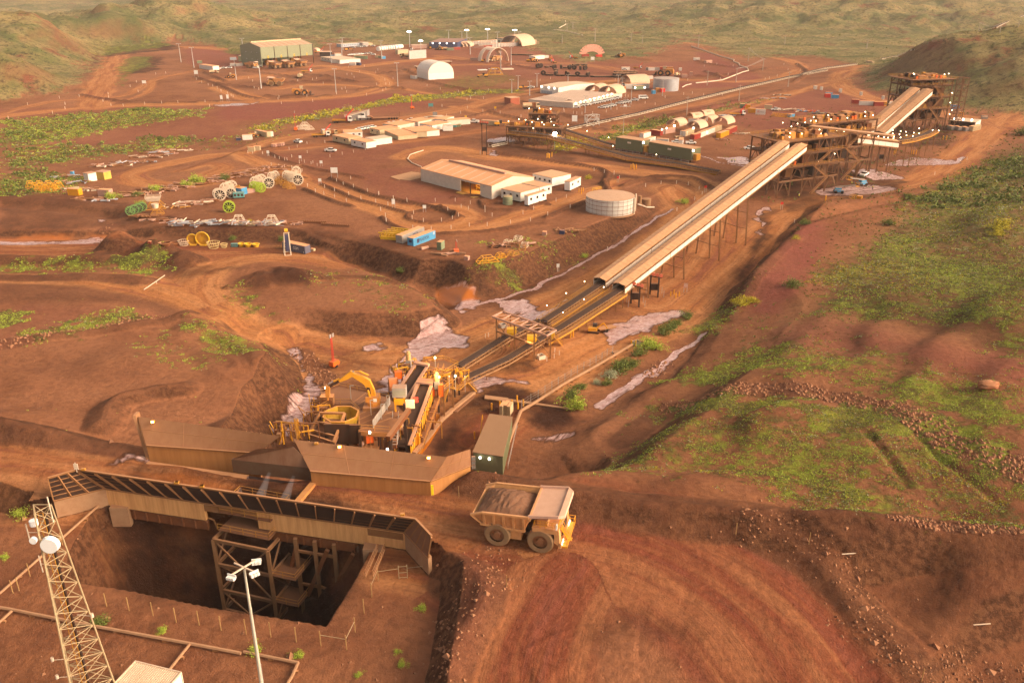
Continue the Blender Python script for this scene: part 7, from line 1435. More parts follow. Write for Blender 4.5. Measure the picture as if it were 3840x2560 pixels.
for(x,y,l)in((520,462,'leftmost of three dusty dump trucks backed into the green workshop'),(715,450,'middle of three dump trucks backed into the green workshop, dark tray'),(895,428,'rightmost of three dusty dump trucks backed into the green workshop')):
 O('haul_truck','C',x,y,math.degrees(ya)+92,l,'haul truck','dump trucks parked at the green workshop')
O('haul_truck','C',170,455,-20,'whitish dump truck frame parked left of the green workshop','haul truck','dump trucks parked at the green workshop',.9)
O('haul_truck','C',545,712,183,'brown dump truck crossing the yard in front of the green workshop','haul truck');O('wheel_loader','C',905,850,5,'orange wheel loader near the curved windrow below the green workshop','wheel loader',s=1.35)
O('tanker','C',885,602,95,'bright yellow box truck facing the green workshop','truck',s=1.25);O('flat_truck','C',985,520,20,'grey machine behind the yellow box truck','machine')
O('wheel_loader','a',2040,690,190,'small brown machine left of the leading light pole near the green workshop','machine',s=.9);O('tanker','a',1890,650,20,'cream and brown tank truck left of the green workshop yard','truck',s=.9)
row('ute','a',(1925,612),(2022,605),3,-10,'# from left of the white utes at the far left of the workshop yard','ute','utes left of the green workshop');O('ute','C',235,462,-10,'white ute under the whitish dump truck frame','ute')
CT('gn','a',(1740,562),(1785,560),'green tank box at the back left of the workshop yard');CT('pb','a',(2030,532),(2085,530),'grey blue box left of the green workshop annex');CT('w','a',(2030,585),(2080,585),'white container by the lamp pole left of the green workshop');CT('g','a',(2085,588),(2145,582),'grey container next to the white dump truck frame')
bldg('pink_shed','pair of dusty pink low sheds at the left of the workshop yard','shed','a',(1760,605),(1880,622),6,3.4);
bldg('white_office','long white office row right of the green workshop with round windows','office','C',(1190,342),(1470,392),(1650,352),3.4,'flat',WHITE,BONE,win=6);bldg('white_office','white office wing with three windows behind the green drum','office','C',(1475,385),(1655,352),9,3.2,'flat',WHITE,BONE,win=3)
bldg('carport','open pale canopy right of the green workshop','canopy','C',(1175,290),(1350,285),12,4.5,'flat',MURK,FAB);CT('b','C',(1335,300),(1392,297),'bright blue container right of the green workshop');bldg('pink_tank_shed','low rounded pinkish shed beside the bright blue container','shed','C',(1402,305),(1492,302),8,4)  # carport walls are a dark block standing in for shade under the canopy
O('dome','C',1105,210,80,'small white dome tent behind the right corner of the green workshop','dome tent');O('flat_truck','C',1165,235,10,'red and white truck behind the right corner of the green workshop','truck')
row('ute','C',(1615,272),(1790,258),8,60,'# from left in the dense row of white utes right of the white office','ute','utes right of the white office');
for i,(x,y)in enumerate(((1848,252),(1905,247),(1957,265))):O('ute','C',x,y,160,['left','middle','right'][i]+' of three white utes parked apart on the red pad behind the green tanks','ute')
for i in range(7):O('c20gn','C',1697+i*27,318-i*1.2+i*2,95,ORD[i]+' from left of the upright green tanks in a tight row','tank','row of green tanks',(.7,.9,1.3))
CT('w','C',(1605,415),(1698,418),'white container in front of the white office wing');CT('n','C',(1702,415),(1760,418),'navy container beside the white container near the white office wing');CT('b','C',(2088,322),(2142,320),'small bright blue box by the lamp pole near the fuel farm');CT('c','C',(1985,305),(2030,305),'cream tank box beside the olive tank');CT('gn','C',(2032,310),(2080,312),'olive tank box left of the small bright blue box')
bldg('long_office','long pale office block at the back beside a pole','office','C',(1490,150),(1805,125),10,3.4,'flat',PALEB,BONE,win=11);bldg('long_office','grey end block joined to the long pale office at the back','office','C',(1805,128),(1890,122),10,3.4,'flat',GREY,BONE);CT('c','C',(1890,120),(1952,116),'cream container at the right end of the long pale office')
for i,(x,y)in enumerate(((1662,158),(1745,150),(1775,148),(1805,146),(1835,144),(1952,138))):O('ute','C',x,y,165,ORD[i]+' from left of the white utes before the long pale office at the back','ute','utes before the back office')
O('grader','C',1600,200,20,'small yellow grader on the red flat before the back office','grader')
for i in range(9):
 p=g(2070+i*34,200-i*3.2+4,'C');r=T('fuel_tank',ORD[i]+' from left of the fat white horizontal fuel tanks in a row','fuel tank',p,R(70),'white horizontal fuel tanks');MB().tube((-6,0,2.6),(6,0,2.6),2.4,n=14).bd('tank',CARW,r,smooth=1);MB().box(-4,-3,-1.8,1.8,0,1).box(3,4,-1.8,1.8,0,1).bd('saddle',BROWNS,r);MB().tube((0,0,4.8),(0,0,6.6),.12,n=5).bd('vent',GALV,r)
bldg('pink_block','low pinkish block behind the yellow truck at the fuel farm','building','b',(1895,305),(2065,300),10,3.6,'flat',PINKW,BONE);bldg('cream_wall','cream walled bund at the fuel farm','bund wall','b',(1742,368),(1860,360),5,4.2,'flat',CREAM,BONE);bldg('grey_screen','tall grey panelled screen wall at the fuel farm','screen wall','b',(1868,422),(2055,405),1.2,8,'flat',GALV,GALV)
O('tanker','b',1820,400,170,'orange dusty tanker behind the grey screen wall','tanker',s=1.2);O('low_loader','b',1950,322,175,'long yellow truck parked before the low pinkish block','truck',s=.8)
navy=bldg('navy_workshop','long dark navy workshop with lamps along its front','workshop','c',(30,300),(340,300),(340,262),(10,232),'flat',NAVY,NAVY);LN=BD[navy.name][0]
for i in range(4):MB().tube((LN*(i+.5)/4,-.4,5),(LN*(i+.5)/4,-.4,6),.5,n=8).bd('lamp',LAMPW,navy)
for i,(x,y,z_)in enumerate(((40,305,'grader'),(145,318,'wheel_loader'),(185,320,'tanker'))):O(z_,'c',x,y,100+i*40,'yellow machine '+['at the left door','before the middle','before the right part'][i]+' of the navy workshop','machine')
CT('gn','c',(222,325),(300,322),'dull green container right of the navy workshop');CT('r','c',(300,318),(370,312),'reddish container right of the dull green one by the navy workshop')
for i in range(3):O('dome','c',365+i*36,278-i*1,75,ORD[i]+' from left of three white domes right of the navy workshop','dome shelter','white domes right of the navy workshop',1.5)
for r_,(x0,y0,x1,y1,n)in enumerate(((480,262,755,242,11),(722,285,985,272,9),(600,270,700,268,4))):
 for i in range(n):
  t=i/(n-1);O('c20w','c',x0+(x1-x0)*t,y0+(y1-y0)*t,80,ORD[i]+' from left of the white cabins in the '+['back','front','middle'][r_]+' row of the far camp','cabin','white cabins of the far camp',(1.6,1.5,1.5))
CT('p','c',(505,298),(628,300),'long pinkish container before the far camp');CT('r','c',(630,298),(722,292),'long rust red container before the far camp');bldg('olive_roof_shed','long olive roofed shed behind the far camp','shed','c',(755,232),(915,240),10,5,'flat',GREENW,GREENW)
O('dome','c',1005,262,60,'large white dome at the right end of the far camp','dome shelter',s=3.2);O('dome','c',1150,252,0,'small white dome right of the far camp','dome shelter',s=1.3);CT('c','c',(1175,252),(1240,254),'cream container beyond the far camp on the grass edge')
p=g(160,640,'c');r=T('white_shelter','big closed white arched shelter standing alone on the red pad','shelter',p,R(28));W_=11.;H_=14
m=MB();prof=[(-W_,0),(-W_,5)]+[(W_*math.cos(PI-k*PI/12),5+8.2*math.sin(k*PI/12))for k in range(1,12)]+[(W_,5),(W_,0)]
a=[(0,q[0],q[1])for q in prof];
ia=[m.P((0,q[0],q[1]))for q in prof];ib=[m.P((24,q[0],q[1]))for q in prof]
r.rotation_euler=(0,0,R(118));
for k in range(len(prof)-1):m.f.append([ia[k],ia[k+1],ib[k+1],ib[k]])
m.f.append(ia[::-1]);m.f.append(ib);m.bd('skin',mat('white_pvc',(.80,.70,.62),.6,dust=.12,dirt=.12),r);MB().box(-.1,24.1,-W_-.12,-W_-.02,0,4.8).box(-.12,-.02,-W_,W_,0,4.8).bd('lower_wall',CARW,r)
p=g(735,440,'c');r=T('arch_shelter','open pale arch shelter with a cut-out side over a parked dump truck','shelter',p,R(125));m=MB();n=16
for k in range(n):
 t0,t1=PI*k/n,PI*(k+1)/n
 for x0,x1 in(((-9,9),)if 4<k<12 else((-9,-5),(3,9))):
  c0,c1=(12*math.cos(t0),13*math.sin(t0)),(12*math.cos(t1),13*math.sin(t1));d0,d1=(11.6*math.cos(t0),12.6*math.sin(t0)),(11.6*math.cos(t1),12.6*math.sin(t1))
  m.hexa([(x0,*c0),(x1,*c0),(x1,*c1),(x0,*c1),(x0,*d0),(x1,*d0),(x1,*d1),(x0,*d1)])
m.bd('canopy',mat('pale_fabric',(.78,.60,.46),.6,dust=.1,dirt=.1),r,smooth=1)  # one even pale fabric colour
O('haul_truck','c',765,442,215,'cream dump truck standing under the open arch shelter','haul truck',s=.95);O('grader','c',640,450,0,'yellow forklift at the left foot of the open arch shelter','forklift',s=.9);CT('p','c',(480,432),(560,434),'pinkish container left of the open arch shelter')
for k,x,y,l in(('b',2005,540,'empty dump truck tray lying left of the closed white shelter'),('b',2065,490,'second empty tray with pale rim behind the closed white shelter'),('c',215,480,'third empty tray right behind the closed white shelter')):
 p=g(x,y,k);r=T('dump_tray',l,'dump tray',p,R(20));m=MB();m.hexa([(-4,-2,0),(3,-2,0),(3,2,0),(-4,2,0),(-5.5,-3.6,3),(4.5,-3.6,3),(4.5,3.6,3),(-5.5,3.6,3)]);m.bd('tray',RUST,r);MB().bar((-5.5,-3.6,3.1),(4.5,-3.6,3.1),.3).bar((-5.5,3.6,3.1),(4.5,3.6,3.1),.3).bar((-5.5,-3.6,3.1),(-5.5,3.6,3.1),.3).bd('rim',BONE,r)
CT('w','b',(1878,632),(1932,638),'white portable box alone on the pad left of the closed white shelter',cat='cabin')
ty=[(1222,520,0),(1250,515,0),(1322,512,1),(1380,508,1),(1398,530,0),(1425,545,1),(1468,525,0),(1528,520,1),(1562,532,0),(1620,535,0),(1680,538,0),(1738,540,0)]
for i,(x,y,f)in enumerate(ty):O('tyre','c',x,y,random.uniform(0,90),ORD[i]+' from left of the huge tyres in the front line of the tyre yard','tyre','huge tyres in the front line',(1.25,1.25,1.25 if f else 1.9),0 if f else 2.1,None if f else R(84))
for i in range(14):
 x=1285+i*42;f=i%3;O('tyre','c',x,598+i*1.4,i*20,ORD[i]+' from left of the huge tyres in the nearer line of the tyre yard','tyre','huge tyres in the nearer line',(1.25,1.25,1.25 if f else 1.9),0 if f else 2.1,None if f else R(84))
for j in range(2):
 for i in range(6):
  for l in range(2):O('tyre','c',2085+i*38+j*12,622-j*22,0,('lower ' if l==0 else 'upper ')+['front','back'][j]+' stack tyre, '+ORD[i]+' from left in the square tyre stacks','tyre','square stacks of huge tyres',1.6,l*1.9)
for i in range(4):O('tyre','c',1632+i*36,490,0,ORD[i]+' from left of four dark tyres behind the front tyre line','tyre','four tyres behind the front line',1.5)
for i in range(9):O('tyre','c',955+i*24,375+i*.5,0,ORD[i]+' from left of the dark tyres edging the pad right of the open arch','tyre','tyres edging the pad',1.2)
for i in range(9):O('tyre','c',1850+i*27,618,0,ORD[i]+' from left of the low flat tyres linking the lines to the square stacks','tyre','low flat tyres',1.2)
O('stand_y','c',755,590,10,'big orange yellow lattice frame lying by the lamp pole','frame',s=(3.2,1.6,2.4))
p=g(755,535,'c');r=T('sheet_pack','white sheeting packs laid out beside the orange lattice frame','sheets',p,.3);m=MB();m.box(-16,-8,-3,2,0,.6);m.bd('sheet',CARW,r);MB().box(6,16,-4,3,0,.9).bd('sheet',BONE,r);MB().box(-4,3,4,8,0,.5).bd('sheet',PALEB,r)
bldg('white_cabins','L-shaped group of small white cabins right of the open arch','cabin','c',(1178,428),(1300,415),6,3.4,'flat',WHITE,BONE);CT('w','c',(1285,408),(1345,405),'white container behind the L-shaped white cabins')
for i,(x,y,kd,l)in enumerate(((1145,445,'grader','small dark machine left of the L-shaped white cabins'),(1190,448,'wheel_loader','second dark machine left of the L-shaped white cabins'),(1370,432,'wheel_loader','machine with white cab right of the L-shaped white cabins'),(1400,460,'flat_truck','flat pale trailer below the machine with white cab'),(1618,415,'flat_truck','red truck at the edge of the grassy bank'),(2140,390,'wheel_loader','red and white machine beside the far right of the red arch'),(620,618,'grader','small machine on the pad edge below the orange lattice frame'))):O(kd,'c',x,y,20+i*30,l,'machine')
p=g(1820,392,'c');r=T('red_arch','pinkish fabric arch spanning between bright red containers','arch',p,R(15));m=MB()
for k in range(12):
 t0,t1=PI*k/12,PI*(k+1)/12;m.bar((10*math.cos(t0),0,2.5+6*math.sin(t0)),(10*math.cos(t1),0,2.5+6*math.sin(t1)),7,.25,(0,1,0))
m.bd('canopy',mat('salmon_fabric',(.7,.33,.25),.6,dust=.2),r);CT('r','c',(1715,395),(1790,392),'red container under the left foot of the fabric arch');CT('lr','c',(1870,395),(1935,397),'bright red container under the right foot of the fabric arch')
for c,x0,x1,y,l in(('g',362,508,602,'long grey container in the back row beyond the tyre stacks'),('w',386,455,604,'white container standing before the long grey one beyond the tyre stacks'),('r',512,584,600,'red container in the back row right of the long grey one'),('o',586,655,600,'orange container with open dark front in the back row'),('w',726,754,606,'small white box right of the orange container'),('w',92,182,598,'white container with a ute before it beyond the tyre stacks'),('p',757,815,682,'pinkish container near the loaders in the far yard'),('p',846,876,655,'small pinkish box by the far yard junk'),('w',343,438,698,'white and red container left of the silver tank'),('w',888,952,490,'white box on the mauve pad'),('p',1025,1090,520,'white box with brown lower half on the mauve pad')):CT(c,'d',(x0,y),(x1,y),l)
O('ute','d',125,598,170,'white ute parked before a white container beyond the tyre stacks','ute');O('wheel_loader','d',565,658,160,'long brown scraper with two big tyres in the far yard','scraper',s=1.6);O('tanker','d',700,668,60,'cream truck right of the long brown scraper','truck');O('wheel_loader','d',75,455,100,'small red and white machine on the far red pad','machine',s=.8);O('flat_truck','d',268,582,0,'white flat trailer beyond the tyre stacks','trailer',s=.8)
def cyl_tank(name,label,k,x0,x1,yb,yt,mt,roofm=None,bands=0,cone=.0,cat='tank'):
 a=wz(x0,yb,-6,k);c=g((x0+x1)/2,yb,k);dep=c[1]*cP+(CH-c[2])*sP;rad=(x1-x0)/RG[k][2]/2/F*dep;ctr=(c[0],c[1]+rad*.98,c[2]);H=zat(c[1],(x0+x1)/2,yt,k)-c[2]
 r=T(name,label,cat,ctr);MB().tube((0,0,-.2),(0,0,H),rad,n=48).bd('shell',mt,r,smooth=1)
 MB().tube((0,0,H+.01),(0,0,H+cone+.05),rad*1.01,rad*.1 if cone else rad*.99,n=48).bd('roof',roofm or mt,r,smooth=1)
 for i in range(bands):MB().ring((0,0,H*(i+.5)/bands),rad+.02,.07,'z',48,4).bd('band',RUST if name=='water_tank' else mt,r)
 return r,rad,H
tk_,rad,H=cyl_tank('silver_tank','large corrugated silver tank with yellow ladder beside the parked buses','d',457,740,833,700,mat('corrugated_silver',(.42,.43,.46),.4,.3,dust=.2,dirt=.3),GALV,5,.8);MB().bar((rad+.2,0,0),(rad+.2,0,H),.5,1).bd('ladder',YELD,tk_)
big_,rad,H=cyl_tank('water_tank','big round white water tank with rust bands on the workshop pad','i',1718,2112,546,415,mat('tank_white',(.62,.60,.56),.5,dust=.3,dirt=.35,sc=.4),mat('tank_roof',(.55,.42,.32),.6,dust=.5),4,.5)
m=MB();
for i in range(28):a=i*2*PI/28;m.bar(((rad+.03)*math.cos(a),(rad+.03)*math.sin(a),0),((rad+.03)*math.cos(a),(rad+.03)*math.sin(a),H),.05)
m.bd('panel_seam',RUST,big_);MB().tube((rad*.95,-rad*.45,0),(rad*.95,-rad*.45,H*1.0),.3,n=8).tube((rad+.6,.3,0),(rad+.6,.3,H+.5),.25,n=8).bd('riser_pipe',BONE,big_);m=MB();rail(m,[(-rad*.7,rad*.6,H+.3),(-rad*.3,rad*.85,H+.3)],1.1,.06);m.bd('handrail',YELB,big_);MB().tube((0,0,-.3),(0,0,.25),rad+.5,n=48).bd('ring_beam',CONC,big_)
for x0,x1,yb,yt,l in((2155,2230,455,405,'nearer small ribbed tank right of the big white tank'),(2122,2153,440,378,'farther small ribbed tank right of the big white tank')):cyl_tank('small_tank',l,'i',x0,x1,yb,yt,mat('brown_poly',(.33,.19,.10),.7,dust=.3),None,0,.3)
cyl_tank('rain_tank','olive green ribbed rain tank beside the crib offices','i',1038,1116,450,385,GREENB,GREENB,3,.5)
oa=bldg('crib_building','white hall with lamps and small ice freezers along its left front','office','c',(1250,790),(1450,815),(1700,745),5,'gable',WHITE,BONE,win=0,rh=.8);L_=BD[oa.name][0]
for i in range(6):MB().box(2+i*1.8,3.2+i*1.8,-.6,-.05,0,2).bd('freezer',PALEB,oa)
for x in(.1,.5,.8):MB().tube((L_*x,-.5,4),(L_*x,-.5,4.9),.35,n=8).bd('lamp',LAMPW,oa)
lo=bldg('long_veranda_office','very long low office with pale roof, veranda screens and a row of lit lamps','office','c',(1615,960),(2060,845),(1800,760),(1620,905),'flat',BEIGE,mat('pale_roof_sheet',(.56,.47,.40),.6,dust=.35),win=12,wh=1.2);L_=BD[lo.name][0]
p=g(1228,905,'c');q=g(1490,945,'c');vr=bldg('veranda','screened veranda at the left end of the very long office','veranda','c',(1228,905),(1490,945),11,3,'gable',mat('insect_screen',(.14,.10,.08),.6,dust=.2),mat('pale_roof_sheet',(.56,.47,.40)),rh=1.4);L2=BD[vr.name][0];m=MB()
for i in range(9):m.box(L2*i/8-.12,L2*i/8+.12,-.12,-.02,0,3.1)
m.bd('post',BONE,vr);bldg('white_cabin','small white cabin at the corner of the very long office','cabin','c',(1495,945),(1610,960),4,3.2,'flat',WHITE,BONE,win=0)
for i in range(9):MB().tube((L_*(i+.4)/9,-.45,2.7),(L_*(i+.4)/9,-.45,3.3),.3,n=8).bd('lamp',LAMPW,lo)
O('dome','c',1880,790,60,'left of two pale domes behind the very long office, hoops showing','dome shelter','domes behind the long office',1.45,1);O('dome','c',2040,810,60,'right of two pale domes behind the very long office','dome shelter','domes behind the long office',1.6,1)
CT('w','c',(2062,845),(2155,838),'long white container under the right dome behind the long office');O('dome','d',235,775,25,'pale dome standing on white containers near the silver tank','dome shelter',s=1.7,dz=2.4);CT('w','d',(130,805),(395,800),'long white container wall under the pale dome near the silver tank',h=1.3);CT('o','d',(70,820),(130,822),'orange box left of the dome near the silver tank');CT('gn','d',(225,832),(345,826),'olive container with two bright lamps before the dome near the silver tank',dz=1)
for x in(240,345):c=w3('d',x,790,-1);single(MB().tube((0,0,-.4),(0,0,.4),.5,n=8),'lamp',LAMPW,['left','right'][x>300]+' bright lamp on the olive container near the silver tank','lamp',c)
CT('gn','c',(1930,745),(2085,738),'long olive container behind the two pale domes');CT('b','d',(432,862),(466,860),'small sky blue box at the foot of the silver tank');CT('o','d',(470,838),(515,838),'orange box at the foot of the silver tank');CT('lr','d',(530,845),(570,842),'red box at the foot of the silver tank')
bl=bldg('clay_block','flat cream roofed block with a brick red side in front of the offices','building','c',(925,905),(1025,918),(1150,885),4.4,'flat',mat('brick_red_wall',(.32,.09,.05),.7,dust=.2),mat('cream_roof',(.60,.42,.27),.6,dust=.3));LB,DB,HB,_=BD[bl.name];MB().box(LB+.01,LB+.1,0,DB,0,HB).bd('end_wall',CREAM,bl)
O('tanker','c',1150,968,10,'white and rust water truck turning on the red lot before the offices','water truck',s=1.25);O('ute','c',1150,738,165,'white ute on the road left of the white hall','ute');O('grader','c',1065,745,20,'orange tractor behind the white ute left of the white hall','tractor',s=.8)
for i,(x,y)in enumerate([(1648,958),(1700,940),(1735,933),(1770,930),(1822,917),(1850,912),(1877,906),(1904,900),(1928,897),(1962,886),(1988,880),(2012,874),(2036,870),(2075,862),(2105,856)]):O('ute','c',x,y,170,ORD[i]+' from left of the white utes nosed against the very long office','ute','utes against the long office')
row('ute','c',(1930,962),(2050,940),5,170,'# from left of the white utes in the outer row before the very long office','ute','utes in the outer office row');row('ute','c',(2125,915),(2215,898),4,170,'# from left of the white utes by the tall tripod sign at the long office','ute','utes by the tripod sign');O('ute','c',2290,880,165,'single white ute right of the tripod sign row','ute');O('van','d',330,918,10,'white minibus near the silver tank with a yellow flag','minibus',s=1.2)
O('ute','d',110,770,170,'white ute beside the dome near the silver tank','ute')
for i,(x,y)in enumerate([(1975,690),(2010,692),(2050,694)]):O('stand_y','c',x,y,0,ORD[i]+' from left of three small yellow racks behind the domes','rack','small yellow racks',.7)
O('ute','c',520,1122,170,'white tray ute beside the cream container below the main junction','ute',s=1.15);CT('c','c',(602,1142),(778,1152),'long cream container below the main road junction');O('grader','c',825,1155,10,'small yellow loader right of the long cream container','loader')
DM=[((963,398),(1120,432),18,'beige flat cabin nearest the left of the office cluster',CREAM,2),((1080,370),(1255,358),20,'long white cabin with dark windows behind the beige one',WHITE,3),((1143,440),(1293,472),14,'small white cabin with two windows standing apart',WHITE,2),((1362,442),(1545,420),18,'long white cabin on wheels with a teal box at its corner',WHITE,0),((1328,322),(1425,345),30,'tan cabin at the left edge of the office cluster',CREAM,2),((1472,350),(1605,382),25,'tan cabin with a dark shade sail in front',CREAM,0),((1455,280),(1600,300),40,'wide pink roofed cabin at the back left of the cluster',BEIGE,2),((1640,325),(1775,352),40,'widest orange roofed cabin in the middle of the cluster',WHITE,3),((1670,245),(1800,262),40,'pink roofed cabin behind the widest one',BEIGE,2),((1815,280),(1940,300),42,'orange roofed cabin right of the widest one',WHITE,2),((1857,210),(1890,222),26,'white cabin at the back with one window',WHITE,0),((1962,225),(2040,240),30,'low orange roofed cabin at the back right',WHITE,1),((2045,235),(2085,250),34,'low cabin beside the green bins at the right end',BEIGE,0),((2045,300),(2140,295),8,'small plain white container cabin at the right end',WHITE,0),((1785,362),(1885,358),8,'small cream container cabin in front of the widest cabin',CREAM,0),((1890,222),(2010,212),10,'white cabin wall with blue trim at the back right',WHITE,1)]
for a_,b_,d_,l,w_,n_ in DM:bldg('site_office',l,'cabin','h',a_,b_,min(d_*.42,14),2.9,'flat',w_,ORNR if w_ is not WHITE or n_!=0 else BONE,win=n_,base=.4,group=None)
CT('w','h',(78,382),(176,378),'white container at the left of the road below the creek');CT('c','h',(200,330),(318,352),'cream container open toward a white one, left of the road');CT('w','h',(318,350),(382,345),'white container closing the pair left of the road');O('wheel_loader','h',205,350,30,'small yellow loader before the cream container','loader',s=.6);CT('n','h',(15,388),(60,386),'dark low blue object left of the white container',h=.5)
O('flat_truck','h',1060,212,5,'yellow tray truck with a red crane boom beside the creek','crane truck',s=1.2);O('low_loader','h',1400,180,188,'white prime mover with a long rust low loader trailer','truck',s=1.25);O('light_tower','h',600,292,100,'orange boom machine at the left of the creek road','boom lift',s=1.2);O('light_tower','h',1740,78,30,'small orange lighting tower at the edge of the bushes','light tower')
p=g(1230,183,'h');r=T('steel_bin','big grey folded steel bin beside the white prime mover','bin',p,R(15));m=MB();m.hexa([(-6,-2,0),(4,-3,0),(6,3,0),(-5,3,0),(-9,-3,2.2),(4,-3.5,5.5),(6,3.5,5.5),(-9,4,2.6)]);m.bd('plate',GREY,r);MB().bar((-9,-3,2.3),(4,-3.5,5.6),.3).bd('rim',BONE,r)
for i,(x,y)in enumerate([(640,275),(690,268),(735,278),(690,240)]):O('stand_w','h',x,y,20,['left','middle front','right','back'][i]+' pale timber support frame in the stack beside the orange boom machine','frame','pale frames beside the boom machine',(1.3,1,.8))
row('ute','h',(1222,290),(1350,265),5,60,'# from left of the five white utes in the row above the office cluster','ute','five utes above the office cluster');
for i,(x,y,l)in enumerate(((1512,235,'left of the two white utes parked close at the road above the cabins'),(1560,228,'right of the two white utes parked close at the road above the cabins'),(1632,215,'white canopy ute alone above the cabins'),(1732,195,'rightmost white ute above the cabins with a flag'))):O('ute','h',x,y,170,l,'ute')
O('ute','h',942,495,-12,'lone white ute parked on the small empty lot','ute',s=1.05);O('ute','h',2345,212,160,'white ute near the yellow sign at the junction','ute')
for i,(x,y,kd,l)in enumerate(((850,350,'flat_truck','orange and white service truck in the row left of the cabins'),(930,340,'tanker','white truck behind the orange service truck'),(995,335,'stand_y','yellow rack right of the service trucks'),(925,305,'ute','white canopy ute behind the service trucks'),(875,315,'van','small white van behind the service trucks'),(620,408,'ute','small white buggy alone on the verge'))):O(kd,'h',x,y,15+i*25,l,'vehicle')
for i,(x,y)in enumerate(((168,492),(222,482))):O('c20c','h',x,y,0,['left','right'][i]+' of two boxy cream trailers at the road bend','trailer','two cream trailers',(.5,.8,.8))
for i in range(6):O('c20p','h',380+i*18,448-i*2.5,80,ORD[i]+' from left of the small pinkish blocks in a row on the verge','block','pinkish blocks on the verge',(.35,.5,.55))
for i,(x,y)in enumerate(((2142,255),(2165,255),(2185,252),(2205,248))):O('c20gn' if i>1 else 'c20t','h',x,y,80,['first teal','second teal','first green','second green'][i]+' skip bin at the right end of the cabins','bin','skip bins by the cabins',(.35,.5,.5))
wk=bldg('pad_workshop','large cream clad workshop with orange dusted roof and open yellow lit bay','workshop','i',(382,254),(948,402),(1205,308),(382,155),'gable',BEIGE,ORNR,rh=2.2);Lw,Dw,Hw,_=BD[wk.name]
for c in list(kids(wk)):
 if c.name.startswith('wall'):bpy.data.objects.remove(c)
d0,d1=Lw*.585,Lw*.85;m=MB();m.box(0,d0,0,.25,-.3,Hw).box(d1,Lw,0,.25,-.3,Hw).box(d0,d1,0,.25,Hw*.86,Hw).box(0,.25,0,Dw,-.3,Hw).box(Lw-.25,Lw,0,Dw,-.3,Hw).box(0,Lw,Dw-.25,Dw,-.3,Hw)
for x in(0,Lw-.25):m.hexa([(x,0,Hw),(x+.25,0,Hw),(x+.25,Dw,Hw),(x,Dw,Hw),(x,Dw/2-.05,Hw+2.15),(x+.25,Dw/2-.05,Hw+2.15),(x+.25,Dw/2+.05,Hw+2.15),(x,Dw/2+.05,Hw+2.15)])
m.bd('wall',BEIGE,wk);MB().box(.3,Lw-.3,.3,Dw-.3,-.1,.06).bd('floor_slab',mat('yellowed_floor',(.5,.3,.06),.6,dust=.2),wk);MB().box(.4,Lw-.4,Dw*.6,Dw*.6+.1,0,Hw).bd('inner_wall',mat('yellow_lining',(.62,.40,.08),.7,dust=0),wk);MB().box((d0+d1)/2-.15,(d0+d1)/2+.15,-.1,.2,0,Hw*.86).bd('column',DKS,wk)
for i in range(8):
 x=Lw*(i+.5)/8
 for s_ in(0,1):
  ya_,yb_=(.6,Dw*.42)if s_==0 else(Dw*.58,Dw-.6);z=lambda y_:Hw+2.2*(1-abs(y_-Dw/2)/(Dw/2))+.14
  MB().hexa([(x,ya_,z(ya_)),(x+.5,ya_,z(ya_)),(x+.5,yb_,z(yb_)),(x,yb_,z(yb_)),(x,ya_,z(ya_)+.04),(x+.5,ya_,z(ya_)+.04),(x+.5,yb_,z(yb_)+.04),(x,yb_,z(yb_)+.04)]).bd('skylight',BONE,wk)
MB().box(Lw*.12,Lw*.9,Dw/2-.5,Dw/2+.5,Hw+2.2,Hw+2.9).bd('ridge_vent',PINKW,wk);MB().box(Lw+.01,Lw+.06,Dw*.25,Dw*.25+1.1,0,2.1).bd('door',GREY,wk)
for x in(.28,.66,.9):MB().box(Lw*x,Lw*x+.3,-.35,-.02,Hw-.9,Hw-.6).bd('wall_lamp',GALV,wk)
rk=T('yellow_rack','yellow rack of machine parts inside the open bay of the pad workshop','rack',off((wk.location.x,wk.location.y,wk.location.z),wk.rotation_euler[2],(d0+d1)/2+1,6),wk.rotation_euler[2]);MB().box(-4,4,-.6,.6,1,1.3).box(-4,-3.6,-.6,.6,0,2.5).box(3.6,4,-.6,.6,0,2.5).box(-4,4,-.6,.6,2.2,2.5).bd('frame',YELB,rk)
plight_=bpy.data.lights.new('bay_lamp','POINT');plight_.energy=900;plight_.color=(1,.7,.3);plight_.shadow_soft_size=1;o=bpy.data.objects.new('bay_lamp',plight_);q=off((wk.location.x,wk.location.y,wk.location.z+Hw-1),wk.rotation_euler[2],(d0+d1)/2,5);o.location=q;COL.objects.link(o)
single(MB().slab([wz(x,y,-5.9,'i')for x,y in((135,220),(305,180),(382,190),(378,232),(290,250),(215,242),(205,245))],-6.4,-5.85),'floor_slab',mat('bare_slab',(.46,.26,.14),.8,dust=.2,dirt=.4),'bare concrete floor slab at the left end of the pad workshop','slab')
single(MB().slab([wz(x,y,-5.9,'i')for x,y in((690,335),(850,380),(800,388),(660,345))],-6.3,-5.88),'floor_slab',MT['yellowed_floor'],'yellowish apron slab before the open bay of the pad workshop','slab')
IB=[((1277,272),(1432,308),(1560,268),'square white office with four dark windows behind the pad workshop',4,0),((1532,335),(1575,342),(1703,305),'narrow white office right of the square one',0,2),((1026,390),(1180,432),(1300,385),'white office beside the olive rain tank',3,0),((1180,345),(1335,385),(1432,360),'wide white office with orange roof between the others',0,2),((1212,455),(1240,460),(1402,418),'white office raised on a trailer frame, nearest the road',0,3)]
for a_,b_,c_,l,n1_,n2_ in IB:bldg('crib_office',l,'office','i',a_,b_,c_,3.3,'flat',CARW if 'square' in l or 'trailer' in l else WHITE,mat('tan_roof',(.58,.34,.20),.6,dust=.3,dirt=.2),win=n1_,wside=n2_,base=.5)
